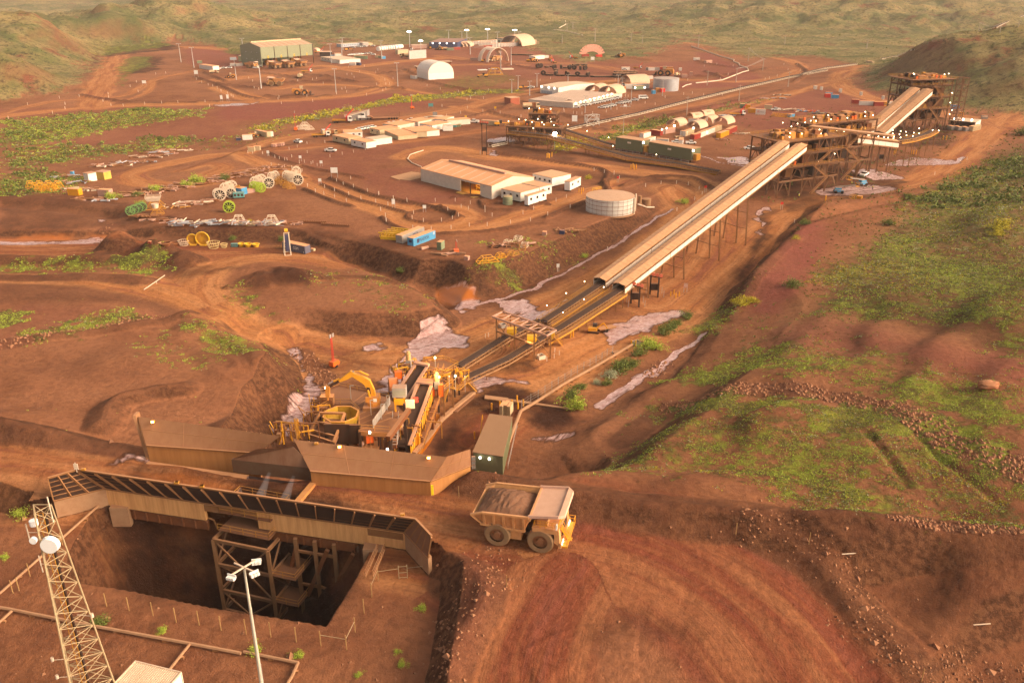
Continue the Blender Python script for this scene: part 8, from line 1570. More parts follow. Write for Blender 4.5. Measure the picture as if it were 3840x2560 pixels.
for i,(x,y)in enumerate(((1648,345),(1668,362),(1668,342),(1683,340))):put('bollard',g(x,y,'i'),0,'yellow bollard in the group beside the narrow white office','bollard','yellow bollards by the narrow office')
for k,L__ in(('z',[(533,485),(545,478),(560,487),(586,470),(1415,605),(1437,590),(1450,608),(1472,600)]),('n',[(573,1030),(645,1012),(752,1000),(797,960),(805,1020),(852,995),(423,1285),(1268,395),(1290,385),(1805,465),(1842,470)]),('j',[(815,770),(1480,410),(1495,412),(1515,412),(1723,300),(1750,300),(1310,415),(1345,412),(1358,405)])):
 for(x,y)in L__:put('bollard',g(x,y,k),0,{'z':'yellow bollard on the bank below the sampling plant','n':'orange yellow bollard along the valley track by the green equipment room','j':'yellow bollard on the wet ground below the brown towers'}[k],'bollard',{'z':'bollards below the sampling plant','n':'bollards in the valley','j':'bollards below the towers'}[k],1.4 if k!='n' else 1.1)
p=wz(1815,1055,-12.2,'m');q_=wz(2045,1100,-12.2,'m');r3=wz(2170,735,-9,'m')
zt_=-8.7;c1_=w3('m',1815,1050,zt_);c2_=w3('m',2085,1090,zt_);c3_=w3('m',2170,738,zt_);c4_=w3('m',1965,712,zt_)
er=T('equipment_room','long green walled equipment room with flat brown roof and two lamps at its near end','building',(c1_[0],c1_[1],-12.5));MB().slab([c[:2]for c in(c1_,c2_,c3_,c4_)],zt_,zt_+.15).bd('roof',mat('flat_brown_roof',(.24,.14,.08),.7,dust=.1,dirt=.2),er,world=1)
I=lambda c,t:lerp(c,lerp(c1_,c3_,.5),t);MB().slab([I(c,.03)[:2]for c in(c1_,c2_,c3_,c4_)],-12.8,zt_-.01).bd('wall',GREENW,er,world=1)
for t in(.25,.55):c=lerp(c1_,c2_,t);MB().tube((c[0],c[1]-.3,zt_-.8),(c[0],c[1]-.3,zt_-.45),.18,n=8).bd('lamp',LAMPW,er,world=1)
for i in range(3):c=lerp(c1_,c2_,.04);MB().box(c[0]-.4,c[0]+.3,c[1]-.55,c[1]-.1,-10-i*.9,-9.25-i*.9).bd('air_conditioner',GREY,er,world=1)
m=MB();P_=[off(lerp(c2_,c3_,t),0,.9,0,-2.4)for t in(0,.33,.66,1)];rail(m,P_,1.1,.04);m.bd('handrail',GALV,er,world=1);c=lerp(c1_,c4_,.8);m=MB();rail(m,[(c[0]-1.2,c[1],-12.5),(c[0]-.8,c[1]+2,-9.4)],1.1,.07);m.bd('ladder',YEL,er,world=1)
for i,(x,y)in enumerate(((655,1070),(690,1065),(722,1075))):c=w3('n',x,y,-12.6);o_=CT('c','n',(x-14,y+8),(x+14,y+12),['left','middle','right'][i]+' tall cream transformer box behind the green equipment room',cat='transformer',h=.9,w=1.0)
for(a_,b_,l)in(((1252,405),(1530,448),'shorter of two long olive switch rooms above the lower rusty conveyor'),((1597,455),(2048,540),'longer of two long olive switch rooms above the lower rusty conveyor')):
 r=bldg('switch_room',l,'switch room','z',a_,b_,6.5,5.0,'flat',GREENW,mat('tan_flat_roof',(.50,.30,.17),.6,dust=.4),base=1.2);Lq=BD[r.name][0];MB().box(Lq*.45,Lq*.45+2,-.1,-.02,4.2,5.0).bd('sign_plate',BONE,r);m=MB();rail(m,[(0,-2,0),(Lq,-2,0)],1.3,.06,2,3.5);m.bd('handrail',GALV,r);MB().box(0,Lq+3,-2.1,-.1,-.1,.05).bd('walkway',BROWNS,r);MB().tube((Lq+.4,.3,5.2),(Lq+.4,.3,6),.4,n=8).bd('lamp',LAMPW,r);MB().box(Lq+.1,Lq+2,1,4,1.2,4).bd('condenser',YELD,r)
def cbl(c,k,a_,b_,l,wd=1):return CT(c,k,a_,b_,l,w=wd)
gx=CT('g','B',(850,585),(1505,268),'faded grey container with a dark blue letter mark, left of the sky blue one');bx=CT('b','B',(1185,662),(1830,425),'sky blue long container with a white star mark and dark lettering')
sx_=gx.scale[0];text('MOL',1.5,'lettering',NAVY,gx,(1.2,-1.26,1.5),(PI/2,0,0));text('MAERSK',1.55,'lettering',NAVY,bx,(-.3,-1.26,1.35),(PI/2,0,0));MB().box(-4.2,-3.1,-1.262,-1.25,.7,2).bd('emblem',NAVY,bx);text('*',2.6,'emblem_star',CARW,bx,(5.2,-1.26,1.4),(PI/2,0,0));MB().box(-6.16,-6.13,-.6,.6,1.1,2).bd('end_mark',NAVY,bx)
sg_=CT('s','G',(235,880),(1235,1105),'slate blue container with white letters behind the tall A-frame');text('CGM',1.3,'lettering',CARW,sg_,(1.2,-1.26,1.35),(PI/2,0,0));text('CMA',1.3,'lettering',CARW,sg_,(-3.4,-1.26,1.35),(PI/2,0,0));MB().box(5.2,5.5,-1.27,-1.25,.3,.8).bd('label_plate',CARW,sg_)
for i in range(4):
 a_=g(345+i*125,445-i*48,'B');b_=g(660+i*118,470-i*46,'B');y_=yaw(a_,b_);r=T('yellow_truss',ORD[i]+' from the front of four long bright yellow idler frames beside the grey container','frame',lerp(a_,b_,.5),y_,'four yellow idler frames');m=MB();m.bar((-4,0,2.0),(3.6,0,2.0),.35,.35).bar((-3,0,.3),(3.6,0,.3),.3);
 for k_ in range(7):x=-3+k_*1.1;m.bar((x,0,.2),(x,0,2),.25);m.ring((x,0,.9),.6,.12,'y',10,4)
 m.box(-3.2,3.6,-.5,.5,0,.9);m.bd('frame',YELB,r)
af=g(650,1110,'G');r=T('a_frame','tall white A-frame stand with navy curtains and a yellow drum on top','stand',af,R(20));m=MB()
for dx in(-1.9,-.3):
 for sy in(-1,1):m.bar((dx*1.2,sy*2.0+1.2,0),(dx*.9,sy*.35+1.2,6.8),.18)
 m.bar((dx*1.2,-.8,.1),(dx*1.2,3.2,.1),.16);m.bar((dx*.9,.85,6.8),(dx*.9,1.55,6.8),.2)
m.bar((-1.8,1.2,6.8),(0,1.2,6.8),.2).bar((-2.3,-.8,.1),(-.3,-.8,.1),.14).bar((-2.3,3.2,.1),(-.3,3.2,.1),.14);m.bd('frame',BONE,r);MB().box(-1.6,-.5,.7,1.7,1,6.4).bd('curtain',NAVY,r);MB().tube((-1.5,1.2,7.6),(-.5,1.2,7.6),.6,n=12).bd('drum',YELB,r)
O('stand_y','G',100,800,5,'flat white sheets lying left of the slate blue container','sheets',s=(.5,.4,.15));CT('c','G',(1450,960),(1600,990),'pale pipe bundle right of the slate blue container',h=.3,w=.4,cat='pipe bundle')
def bowl(label,x,y,rad,mt,h=.9,k='A',basket=False,lean=0):
 p=g(x,y,k);r=T('round_frame',label,'round frame',p);
 if basket:
  m=MB();m.ring((0,0,h),rad,.1,'z',20,4).ring((0,0,.1),rad*.7,.1,'z',20,4).ring((0,0,h*.55),rad*.87,.07,'z',20,4)
  for i in range(16):a=i*PI/8;m.bar((rad*.7*math.cos(a),rad*.7*math.sin(a),.1),(rad*math.cos(a),rad*math.sin(a),h),.08)
  m.bd('frame',mt,r)
 else:
  o=MB();o.ring((0,0,h),rad,.18,'z',24,5);o.bd('rim',mt,r,smooth=1);b_=MB().tube((0,0,0),(0,0,h),rad*.72,rad*.97,24,cap=False);b_.f.append([i for i in range(24)]);b_.bd('bowl',mt,r,smooth=1)
bowl('left brown shallow bowl on the lower bench',668,850,1.6,RUST);bowl('right brown shallow bowl on the lower bench',772,846,1.4,RUST);bowl('white and yellow basket frame beside the standing yellow rings',877,845,1.75,BONE,1.6,'A',True);bowl('cream basket frame right of the standing yellow rings',1213,875,2.0,mat('cream_rail',(.62,.48,.22),.5,dust=.2),1.9,'A',True);bowl('small cream basket frame on the lower bench',1330,870,1.1,MT['cream_rail'],1.2,'A',True)
for i,(x,y,rd)in enumerate(((1527,856,1.05),(1602,858,1.2),(1690,860,1.1))):bowl(['left','middle','right'][i]+' of three small yellow bowls near the slate blue container',x,y,rd,YELB,.9)
for i,(x,y,rd)in enumerate(((975,848,1.75),(1088,852,2.15))):
 p=g(x,y,'A');r=T('standing_ring',['smaller','larger'][i]+' bright yellow dished ring standing on edge','ring',(p[0],p[1]+.4,p[2]));MB().ring((0,0,rd+.15),rd,.22,'y',28,6).bd('rim',YELB,r,smooth=1);d=MB();d.tube((0,.1,rd+.15),(0,.35,rd+.15),rd*.98,rd*.6,n=28);d.bd('dish',mat('dish_yellow',(.62,.33,.02),.5,dust=.1,dirt=.5),r);m=MB()
 for k_ in range(22):a=k_*2*PI/22;m.bar((rd*.35*math.cos(a),-.02,rd+.15+rd*.35*math.sin(a)),(rd*math.cos(a),-.08,rd+.15+rd*math.sin(a)),.07)
 m.bd('spoke',YELD,r);MB().box(-1,1,-.5,.7,0,.25).bd('foot',YELB,r)
CT('r','A',(465,835),(500,833),'small rusty beam block left of the brown bowls',h=.3,w=.4,cat='beam');CT('p','A',(512,838),(618,842),'rusty pink beam left of the brown bowls',h=.25,w=.35,cat='beam');O('generator','A',1448,862,0,'small dark pump between the cream basket and the yellow bowls','pump',s=.6)
def reel(kd,x,y,rz,l,s=1,grp=None):O(kd,'A',x,y,rz,l,'belt reel',grp,s)
reel('reel_w',1290,332,12,'frontmost white spoked reel facing the camera, left end of the reel line',1.0);reel('reel_wo',1265,318,20,'white empty reel frame right behind the frontmost one',.92)
for i in range(3):reel('reel_wo',1345+i*38,258-i*14,14,ORD[i]+' from left of the white empty reel frames behind the brown belt reel',.95,'white empty reels, left group')
reel('reel_w',1412,308,15,'white reel wound with brown belt left of the blue container',.9);CT('b','A',(1530,280),(1594,262),'faded blue container in the reel line',w=1.1);O('stand_y','A',1495,262,15,'leaning orange yellow panel frame behind the teal generator','frame',s=(.7,.6,1.3));O('generator','A',1498,312,12,'teal generator in front of the reel line','generator',s=1.15);CT('p','A',(1598,262),(1680,245),'pinkish timber crate right of the blue container',h=.5,cat='crate')
for i in range(3):reel('reel_wo',1680+i*38,178-i*14,14,ORD[i]+' from left of the white empty reel frames behind the lime frames',.9,'white empty reels, middle group')
for i in range(3):reel('reel_l',1672+i*40,228+i*8,10,['left','middle','right'][i]+' lime green reel frame in the reel line',.85,'lime reel frames')
reel('reel_w',1840,195,14,'white reel full of dark belt right of the lime frames',.98)
for i in range(2):reel('reel_wo',1870+i*40,110-i*6,14,['left','right'][i]+' white reel frame above the yellow stands',.8,'white reels above the yellow stands')
for i,(x,y)in enumerate(((1935,150),(1965,120),(2040,190),(2090,200),(2010,160))):O('stand_y','A',x,y,15,['leftmost','rear','front left','front right','middle'][i]+' yellow trapezoid reel stand in the group by the road','frame','yellow reel stands by the road',.85)
for i in range(4):reel('reel_wo',2045+i*26,110+i*7,14,ORD[i]+' from left of the white reel frames at the right end of the line',.93,'white reels at the right end')
reel('reel_w',2168,160,14,'frontmost white spoked reel at the right end of the line',1.0);reel('reel_wo',2150,62,14,'rearmost white reel at the right end of the line',.92)
for i in range(4):reel('reel_g',272+i*46,505-i*17,35,ORD[i]+' from left of the four green belt reels on the bank edge',.72,'four green belt reels')
reel('reel_ld',1392,470,14,'lime green boxed reel standing alone in the empty yard',.95)
O('stand_y','A',560,430,14,'large yellow stand carrying a white trough','frame',s=(1.7,1,1.1));p=g(530,425,'A');r=T('white_trough','white railed trough resting on the large yellow stand','trough',(p[0],p[1]+1,p[2]+2.4),R(14));MB().hexa([(-2,-1,0),(2,-1,0),(2,1,0),(-2,1,0),(-2.6,-1.5,1.2),(2.6,-1.5,1.2),(2.6,1.5,1.2),(-2.6,1.5,1.2)]).bd('tub',BONE,r);m=MB();rail(m,[(-2.6,-1.5,1.2),(2.6,-1.5,1.2),(2.6,1.5,1.2),(-2.6,1.5,1.2),(-2.6,-1.5,1.2)],.8,.05);m.bd('handrail',BONE,r)
O('stand_y','A',575,492,14,'smaller yellow stand in front of the large one','frame',s=(1.1,.8,.8));p=g(555,485,'A');r=T('white_tub','round white tub resting on the smaller yellow stand','tub',(p[0],p[1]+.6,p[2]+1.8));MB().tube((0,0,0),(0,0,1.6),.9,1.3,n=16).bd('tub',BONE,r)
def junk(label,k,x,y,n,sx,sy,mts,seed,name='scrap_heap',sz=1.2,h=.5,rz=0,kind=None):
 q=random.Random(seed);p=g(x,y,k);r=T(name,label,'scrap heap',p,rz)
 for j,mt_ in enumerate(mts):
  m=MB()
  for i in range(n//len(mts)):
   a=q.uniform(-sx,sx);b_=q.uniform(-sy,sy);L=q.uniform(.3,1)*sz*1.8;an=q.uniform(-.5,.5)+(PI/2 if q.random()<.25 else 0);c,s_=math.cos(an)*L,math.sin(an)*L;z=q.uniform(0,h)
   m.bar((a-c,b_-s_,z+.15),(a+c,b_+s_,z+.15+q.uniform(-.1,.4)*h),q.uniform(.15,.55)*sz,q.uniform(.1,.4)*sz)
  m.bd('piece',mt_,r)
 return r
junk('low heap of white folded steel parts left of the reel line','A',780,415,26,4.5,1.5,[BONE,YELD,RUST],1);junk('wider heap of white curved steel parts close to the frontmost reel','A',985,375,44,6.5,2,[BONE,PINKW,RUST],2);junk('rusty flat parts between the white heap and the frontmost reel','A',1170,345,20,3.5,1.2,[RUST,PINKW],3)
for i in range(10):
 x=735+i*128;junk(ORD[i]+' from left of the dusty white steel modules lining the pad edge','A',x,628-(i%2)*6,12,3.2,1.0,[BONE if i%2 else PINKW,PALEB],30+i,'steel_module',1.1,1.5)
for x,y in((1500,610),(1870,612)):O('stand_w','A',x,y,10,('pale upright double post frame' if x<1600 else 'white A-shaped frame')+' in the line of steel modules','frame',s=(1.2,.6,1.35))
for i,(a_,b_)in enumerate((((630,1195),(895,1205)),((850,1220),(1125,1240)))):
 p,q=g(*a_,'h'),g(*b_,'h');r=T('idler_ladder',['left','right'][i]+' of two long rusty ladder-like conveyor frames on the pad edge','frame',p);m=MB()
 for dd_ in(0,1.3):m.bar((p[0],p[1]+dd_,p[2]+.5),(q[0],q[1]+dd_,q[2]+.5),.2,.35)
 for k_ in range(16):c=lerp(p,q,k_/15);m.bar((c[0],c[1],c[2]+.75),(c[0],c[1]+1.3,c[2]+.75),.14)
 m.bd('frame',RUST,r,world=1)
junk('rusty plates at the left end of the ladder-like frames','h',560,1205,14,3,1.2,[RUST,PINKW],5);junk('brown scrap pile below the green reels','A',440,520,24,4,1.5,[RUST,BROWNS],6);junk('brown scrap pile at the notch of the embankment','A',600,565,26,6,1.4,[RUST,DKS,PINKW],7)
for i,(x0,y0,x1,y1)in enumerate(((1050,60,1400,-20),(400,160,900,60),(800,120,1500,40))):pass
heaps=[('g',560,205,'pale and brown scrap left of the white hut'),('g',620,300,'dark scrap behind the yellow box on the left yard'),('g',660,375,'brown scrap in front of the pink box'),('g',830,125,'tan crates and timber behind the yellow hut'),('g',980,100,'long white beams at the left yard edge'),('g',1080,60,'mixed pale scrap along the creek, left part'),('g',1190,30,'mixed pink and blue scrap along the creek, middle part'),('g',1320,10,'scrap with a blue drum along the creek, right part'),('g',470,250,'row of grey pipes behind the orange scrapers')]
for i,(k,x,y,l)in enumerate(heaps):junk(l,k,x,y,34,9,2.4,[RUST,PINKW,BROWNS,BONE if i%2 else PALEB],50+i,sz=1.3)
for i in range(11):junk(ORD[i]+' heap from left along the rusty scrap line above the reels','g',940+i*112,345-i*21,36,8,1.6,[RUST,BROWNS,PINKW],70+i,sz=1.25)
bldg('white_hut','white hut with a tan roof on the left yard','hut','g',(622,232),(655,238),(708,228),3.2,'flat',WHITE,PINKW);bldg('yellow_hut','yellow hut beside the white one on the left yard','hut','g',(712,222),(770,226),(798,212),3.2,'flat',mat('straw_yellow',(.55,.38,.08),.6,dust=.3),PINKW)
CT('y','g',(500,338),(580,345),'dull yellow box alone on the left yard');CT('p','g',(722,345),(806,350),'pinkish box alone on the left yard');CT('b','g',(518,190),(540,190),'small blue drum box at the left yard edge',h=.6,w=.5,cat='box')
for i in range(7):O('stand_o','g',230+i*34,285+(i%2)*18,35,ORD[i]+' from left of the piled orange scraper frames at the far left','frame','orange scraper frames',(.9,1.2,1.1))
CT('gn','i',(510,808),(545,812),'small green and tan skip with a lid on the pad');O('light_tower','i',665,822,100,'orange mobile compressor on the pad below the blue container','compressor',s=(1.1,1.1,.42));CT('p','i',(726,890),(758,895),'small tan crate at the pad edge',h=.5,w=.5,cat='crate')
for i,(x,y)in enumerate(((400,808),(425,800))):single(MB().tube((-.7,0,.5),(.7,0,.5),.5,n=10),'drum',PINKW,['left','right'][i]+' pale drum lying near the blue container','drum',g(x,y,'i'),.6)
junk('long timber beams at the pad edge beside the orange compressor','i',595,848,10,4,.6,[TIMB,PINKW],91);junk('long rusty beams stacked in the middle of the pad yard','i',1110,770,16,6,1,[RUST,PINKW],92);junk('small rusty plates below the white frames','i',1020,785,10,2.4,.8,[RUST,DKS],93);junk('brown scrap around the black bin','i',1560,655,18,5,1.5,[RUST,BROWNS],94)
for i,(x,y,kd,l)in enumerate(((915,900,'stand_o','long yellow truss frame at the pad edge bushes'),(1020,865,'stand_o','short yellow truss frame beside the long one'),(1085,845,'stand_y','small yellow frame right of the short truss'),(1125,845,'stand_y','last small yellow frame at the pad edge'),(1080,760,'stand_w','white slatted frame on the pad yard'),(1160,728,'stand_w','white folded frame behind the slatted one'),(1215,778,'stand_w','white ladder-like frame right of the long rusty beams'),(1195,800,'stand_y','small thin yellow frame below the white ladder-like frame'))):O(kd,'i',x,y,20+i*9,l,'frame',s=((1.6,.8,.7)if i==0 else(.8,.6,.55)))
CT('n','i',(1490,682),(1528,684),'black open bin on the pad yard',h=.5,w=.6,cat='bin');CT('p','i',(1352,692),(1385,695),'small tan machine left of the black bin',h=.5,w=.6,cat='machine')
for i,(x,y,l)in enumerate(((690,330,'leftmost pale dome with a lamp, in the dome yard'),(1130,375,'second pale dome from left with a lamp, in the dome yard'),(1400,262,'third pale dome, set back behind the second'),(1735,280,'rightmost pale dome beside the red container'))):O('dome','E',x,y,52,l,'dome shelter','pale domes of the dome yard',(.95,.92,1.0),2.5)
for c,a_,b_,l in(('w',(350,430),(415,432),'white container at the far left foot of the leftmost dome'),('p',(440,430),(660,395),'pale container wall left of the leftmost dome opening'),('w',(760,470),(880,485),'white container with doors between the first two domes'),('c',(885,485),(1075,420),'pale yellow container wall inside the second dome'),('w',(1215,515),(1435,430),'long white container right of the second dome'),('r',(1075,560),(1220,520),'pinkish red container in front of the second dome'),('w',(1440,420),(1530,395),'pale blue container under the third dome'),('c',(1535,395),(1680,340),'pale container wall inside the rightmost dome'),('r',(1850,438),(2020,360),'red container with white mark right of the rightmost dome'),('y',(1655,525),(1845,450),'bright yellow container in front of the rightmost dome'),('r',(105,440),(320,475),'dark red container left of the dome yard'),('w',(-40,530),(120,490),'small white hut with pink roof at the left of the dome yard'),('w',(20,650),(225,600),'white and pink hut left of the lettered container')):CT(c,'E',a_,b_,l)
oo=CT('w','E',(235,640),(495,660),'white container with a handwritten-style name left of the small hut');text('OnRoof',1.3,'lettering',DKS,oo,(0,-1.27,1.4),(PI/2,0,0))
bldg('tall_hut','small tall white hut on posts with a wooden stair','hut','E',(725,722),(815,728),(935,680),3.0,'flat',WHITE,ORNR,base=.6);O('ute','E',690,630,175,'white ute behind the tall white hut','ute');O('ute','E',1005,650,0,'white and orange ute right of the tall white hut','ute');CT('t','E',(500,680),(575,690),'small green and white skip right of the lettered container',h=.6,w=.6,cat='bin');O('ute','f',1498,530,178,'lone white ute driving across the open red flat','ute')
junk('timber pallets beside the red container of the dome yard','E',2090,430,24,3.5,2,[TIMB,BONE],95);junk('rusty plates lying on the open flat below the yellow container','E',1720,570,12,4,1.2,[RUST,PINKW],96);junk('pale timber stack before the leftmost dome','E',740,510,14,1.6,1.6,[TIMB,CREAM],97)
for x,y in((640,250),(1060,300),(1360,395),(470,300),(365,328)):c=w3('E',x,y,0 if y<310 else-2);single(MB().tube((0,0,-.35),(0,0,.35),.5 if x in(640,1060)else.25,n=8),'lamp',LAMPW,{640:'glaring lamp on the leftmost dome',1060:'glaring lamp on the second dome',1360:'small lamp on the long white container',470:'small lamp left of the leftmost dome',365:'small lamp at the far left container of the dome yard'}[x],'lamp',c)
for i,(x,y)in enumerate(((150,225),(290,190))):
 d_=O('dome','F',x,y,35,['nearer','farther'][i]+' of two small lettered domes on white containers','dome shelter','two lettered domes',(.85,.62,.75),2.5);
 text('EMU',1.8,'lettering',DKS,d_,(-.5,-3.6,2.6),(R(38),0,0));CT('w','F',(70+i*140,242-i*32),(192+i*118,248-i*32),['nearer','farther'][i]+' white container under the small lettered domes')
CT('y','F',(820,112),(915,116),'yellow flat rack left of the white container with a red letter');ww_=CT('w','F',(918,132),(1038,138),'white container with a red letter W on the far pad',h=1.25);text('W',1.7,'lettering',LRED,ww_,(-1.4,-1.27,1.3),(PI/2,0,0));text('WesTrac',.7,'lettering',DKS,ww_,(1.2,-1.27,1.2),(PI/2,0,0))
CT('c','F',(1028,66),(1125,68),'cream ribbed container behind the white ute of the far pad');O('ute','F',1170,85,175,'white ute in front of the cream ribbed container','ute',s=1.1);
for i in range(5):O('stand_o','F',1150+i*48,155+i*4,0,ORD[i]+' from left of the orange yellow racks on the far pad','rack','orange yellow racks on the far pad',(.8,.6,.8))
CT('b','F',(1355,175),(1412,165),'pale blue skip at the right end of the orange yellow racks',h=.7);O('flat_truck','F',690,150,10,'red and cream crane truck right of the pale blue steel','crane truck');junk('pale blue steel sections stacked left of the crane truck','F',560,150,24,5,2,[PALEB,BONE],98);junk('row of white wrapped bundles on the far pad','F',1350,85,40,9,1.6,[BONE,PINKW],99,h=.9);junk('blue and orange drums and frames right of the white bundles','F',1560,100,36,7,1.5,[BLUE,ORA,BONE],100,h=.9);junk('dark blue frames at the right of the drums','F',1730,125,20,4,1.2,[NAVY,GREENB],101);junk('low scrap along the fence of the far lot, left','d',1750,915,30,8,2,[RUST,PALEB,PINKW],102);junk('low scrap along the fence of the far lot, right','d',1850,880,24,6,1.5,[NAVY,RUST,BONE],103)
CT('gn','F',(728,55),(785,55),'dull box at the left end of the far pad row');CT('y','F',(790,62),(850,64),'small yellow box in the far pad row')
for c,x0,x1,y,l in(('b',328,405,868,'bright blue skip on the far lot'),('lr',265,320,860,'pink red skip left of the blue one on the far lot'),('b',270,340,845,'second blue skip behind the pink red one'),('r',545,625,922,'dark red container in the far lot row, left'),('w',622,780,940,'long row container white with open doors on the far lot'),('r',782,880,948,'dark red container in the far lot row, right'),('y',885,925,945,'mustard box at the right of the far lot row'),('w',928,985,942,'pale blue white cabin at the end of the far lot row'),('w',150,178,772,'pinkish small box on the fence line of the far lot'),('w',220,238,782,'small white box, second on the fence line'),('w',418,438,805,'small pale blue box, third on the fence line'),('w',636,655,838,'small white box, fourth on the fence line'),('w',868,885,880,'small white box, fifth on the fence line'),('b',1585,1672,978,'light blue container beyond the far tower'),('y',1668,1712,1056,'mustard bin beyond the open front shed')):CT(c,'e',(x0,y),(x1,y),l)
os_=bldg('open_shed','white roofed open front shed with three grey machines beside the far tower','shed','e',(1560,1180),(1830,1200),12,(1575,1095),'flat',MURK,BONE);LO=BD[os_.name][0];MB().box(LO-.3,LO+.1,-.1,12,0,BD[os_.name][2]).bd('end_wall',WHITE,os_)  # open shed walls are a dark block standing in for its shaded inside
for i in range(3):O('c20g','e',1580+i*75,1195+i*6,95,['left','middle','right'][i]+' grey block machine under the open front shed','machine','machines of the open shed',(.7,.8,.8));MB().tube((LO*(i+.5)/3,-.3,5),(LO*(i+.5)/3,-.3,5.8),.4,n=8).bd('lamp',LAMPW,os_)
CT('c','e',(1812,1215),(1895,1195),'cream container at the right of the open front shed');
for i,(x,y)in enumerate(((1925,1068),(1945,1068),(1925,1082),(1945,1082))):O('c20g','e',x,y,0,['upper left','upper right','lower left','lower right'][i]+' of four small grey blocks beyond the open shed','block','four grey blocks',(.35,.6,.5))
O('ute','x',1835,945,230,'white ute with its headlights shining on the wet ground','ute',s=1.1);O('boom_lift','x',1790,1110,200,'blue boom lift parked by the puddles, upper one','boom lift',s=1.2);O('boom_lift','x',1380,1240,-10,'blue and grey boom lift with its boom laid low, lower one','boom lift',s=1.2);CT('y','x',(1705,1340),(1790,1348),'small yellow cage bin on the ground below the tower',h=.4,w=.5,cat='bin');O('stand_y','x',1640,1340,10,'small yellow trestle left of the cage bin','frame',s=.6)
for k,x,y,l in(('x',680,1330,'person in yellow vest under the left corner of the near tower'),('x',1983,1185,'person in yellow vest by the lower puddle'),('x',1610,1110,'person beside the upper blue boom lift'),('z',1865,1060,'person in yellow vest on the grey track, left of two'),('h',1183,205,'person in yellow vest by the prime mover'),('h',1150,192,'person beside the crane truck'),('x',1125,400,'person up on the near tower deck')):
 if 'deck' in l:c=w3('x',1125,400,8.6);put('person',c,1,l,'person')
 elif k=='z':p=g(1305,672,'f');put('person',p,1,'left of two people in yellow vests on the grey wet track','person');put('person',(p[0]+1.3,p[1]-.3,p[2]),2,'right of two people in yellow vests on the grey wet track','person')
 else:O('person',k,x,y,-60,l,'person')
O('light_tower','m',598,295,60,'orange mobile light tower at the left of the slurry pool','light tower',s=.95);O('excavator','D',150,1280,-10,'yellow mini excavator working in the mud below the ramp','excavator',s=.9)
p=g(440,1230,'D');r=T('flat_trailer','dusty flat trailer tilted beside the mini excavator','trailer',p,R(25));MB().box(-2.6,2.2,-1.1,1.1,.7,.95).bar((2.2,0,.8),(3.6,0,.5),.15).bd('deck',BROWNS,r);
for y_ in(-1.2,.9):MB().tube((-.8,y_,.4),(-.8,y_+.3,.4),.4,n=10).bd('wheel',TYRE,r)
for k,x,y,l in(('n',1005,572,'pale square concrete ring by the gantry'),('n',1850,450,'open grey bin beside the yellow bollards'),('n',672,300,'open grey bin behind the gantry')):
 p=g(x,y,k);r=T('concrete_bin',l,'bin',p,.5);m=MB();s_=.9;m.box(-s_,s_,-s_,-s_+.2,0,.9).box(-s_,s_,s_-.2,s_,0,.9).box(-s_,-s_+.2,-s_+.2,s_-.2,0,.9).box(s_-.2,s_,-s_+.2,s_-.2,0,.9);m.bd('wall',BONE if 'ring' in l else GREY,r);MB().box(-s_+.2,s_-.2,-s_+.2,s_-.2,0,.1).bd('floor',BROWNS,r)
for k,x,y in(('n',545,385),('n',518,395),('n',1125,575),('n',1170,545),('n',1130,520),('n',1060,600)):put('marker_post',g(x,y,k),0,'striped marker post standing near the gantry','marker post','striped posts by the gantry',.9)
single(MB().box(-.9,.9,-.6,.6,0,.35),'pallet',TIMB,'timber pallet beside the valley fence','pallet',g(1670,525,'n'),.5)
c_=w3('o',785,1528,-.4);c2__=w3('o',875,1425,-.4);c3__=w3('o',1170,1497,-.4);yw_=yaw(c2__,c3__);Lc=math.dist(c2__,c3__)
wc=T('white_container','white shipping container with dusty corrugated roof at the bottom edge','shipping container',(c2__[0],c2__[1],-3),yw_);MB().box(0,Lc,-12,0,.1,2.5).bd('body',CARW,wc);m=MB();n=int(Lc/.26)
for i in range(n):m.box(i*Lc/n,i*Lc/n+.13,-12,0,2.5,2.58)
m.bd('roof_corrugation',mat('dusty_roof_rib',(.72,.58,.42),.6,dust=.5),wc);m=MB();m.box(-.06,Lc+.06,-.08,.05,.05,2.66).box(-.06,.06,-12,-.08,2.45,2.66).box(Lc-.06,Lc+.06,-12,-.08,2.45,2.66);m.bd('frame',BONE,wc)
fpp=[(118,1128),(285,1152),(445,1188),(625,1212),(805,1235),(990,1270),(1168,1298),(1355,1330),(1418,1203),(1482,1062),(1538,945),(1585,830)]
for i,(x,y)in enumerate(fpp):put('fence_post',g(x,y,'p'),0,'straw coloured thin post in the line round the pit','fence post','thin posts round the pit',1.45)
for i,(x,y)in enumerate([(125,975),(195,880),(405,680),(690,1075),(835,1103),(990,1135),(85,990)]):put('fence_post',g(x,y,'o'),0,'straw coloured thin post left of the pit','fence post','thin posts left of the pit',1.35)
gf=T('gate_frame','pale wire gate panels at the right corner of the pit','gate',g(1760,815,'p'));m=MB();A1_,A2_=g(1735,812,'p'),g(1797,810,'p');h_=2.0
for p in(A1_,A2_,g(1585,830,'p')):m.bar(p,(p[0],p[1],p[2]+h_*1.1),.08)
for h in(.1,.5,1):m.bar((A1_[0],A1_[1],A1_[2]+h_*h),(A2_[0],A2_[1],A2_[2]+h_*h),.06)
q=g(1585,830,'p');q3=w3('p',1905,720,1.5);m.bar((q[0],q[1],q[2]+1.6),(A1_[0],A1_[1],A1_[2]+1.7),.05).bar((A2_[0],A2_[1],A2_[2]+1.7),q3,.05);q2=g(1535,945,'p');m.bar((q[0],q[1],q[2]+1.8),(q2[0],q2[1],q2[2]+1.8),.05);m.bd('frame',TG,gf,world=1)
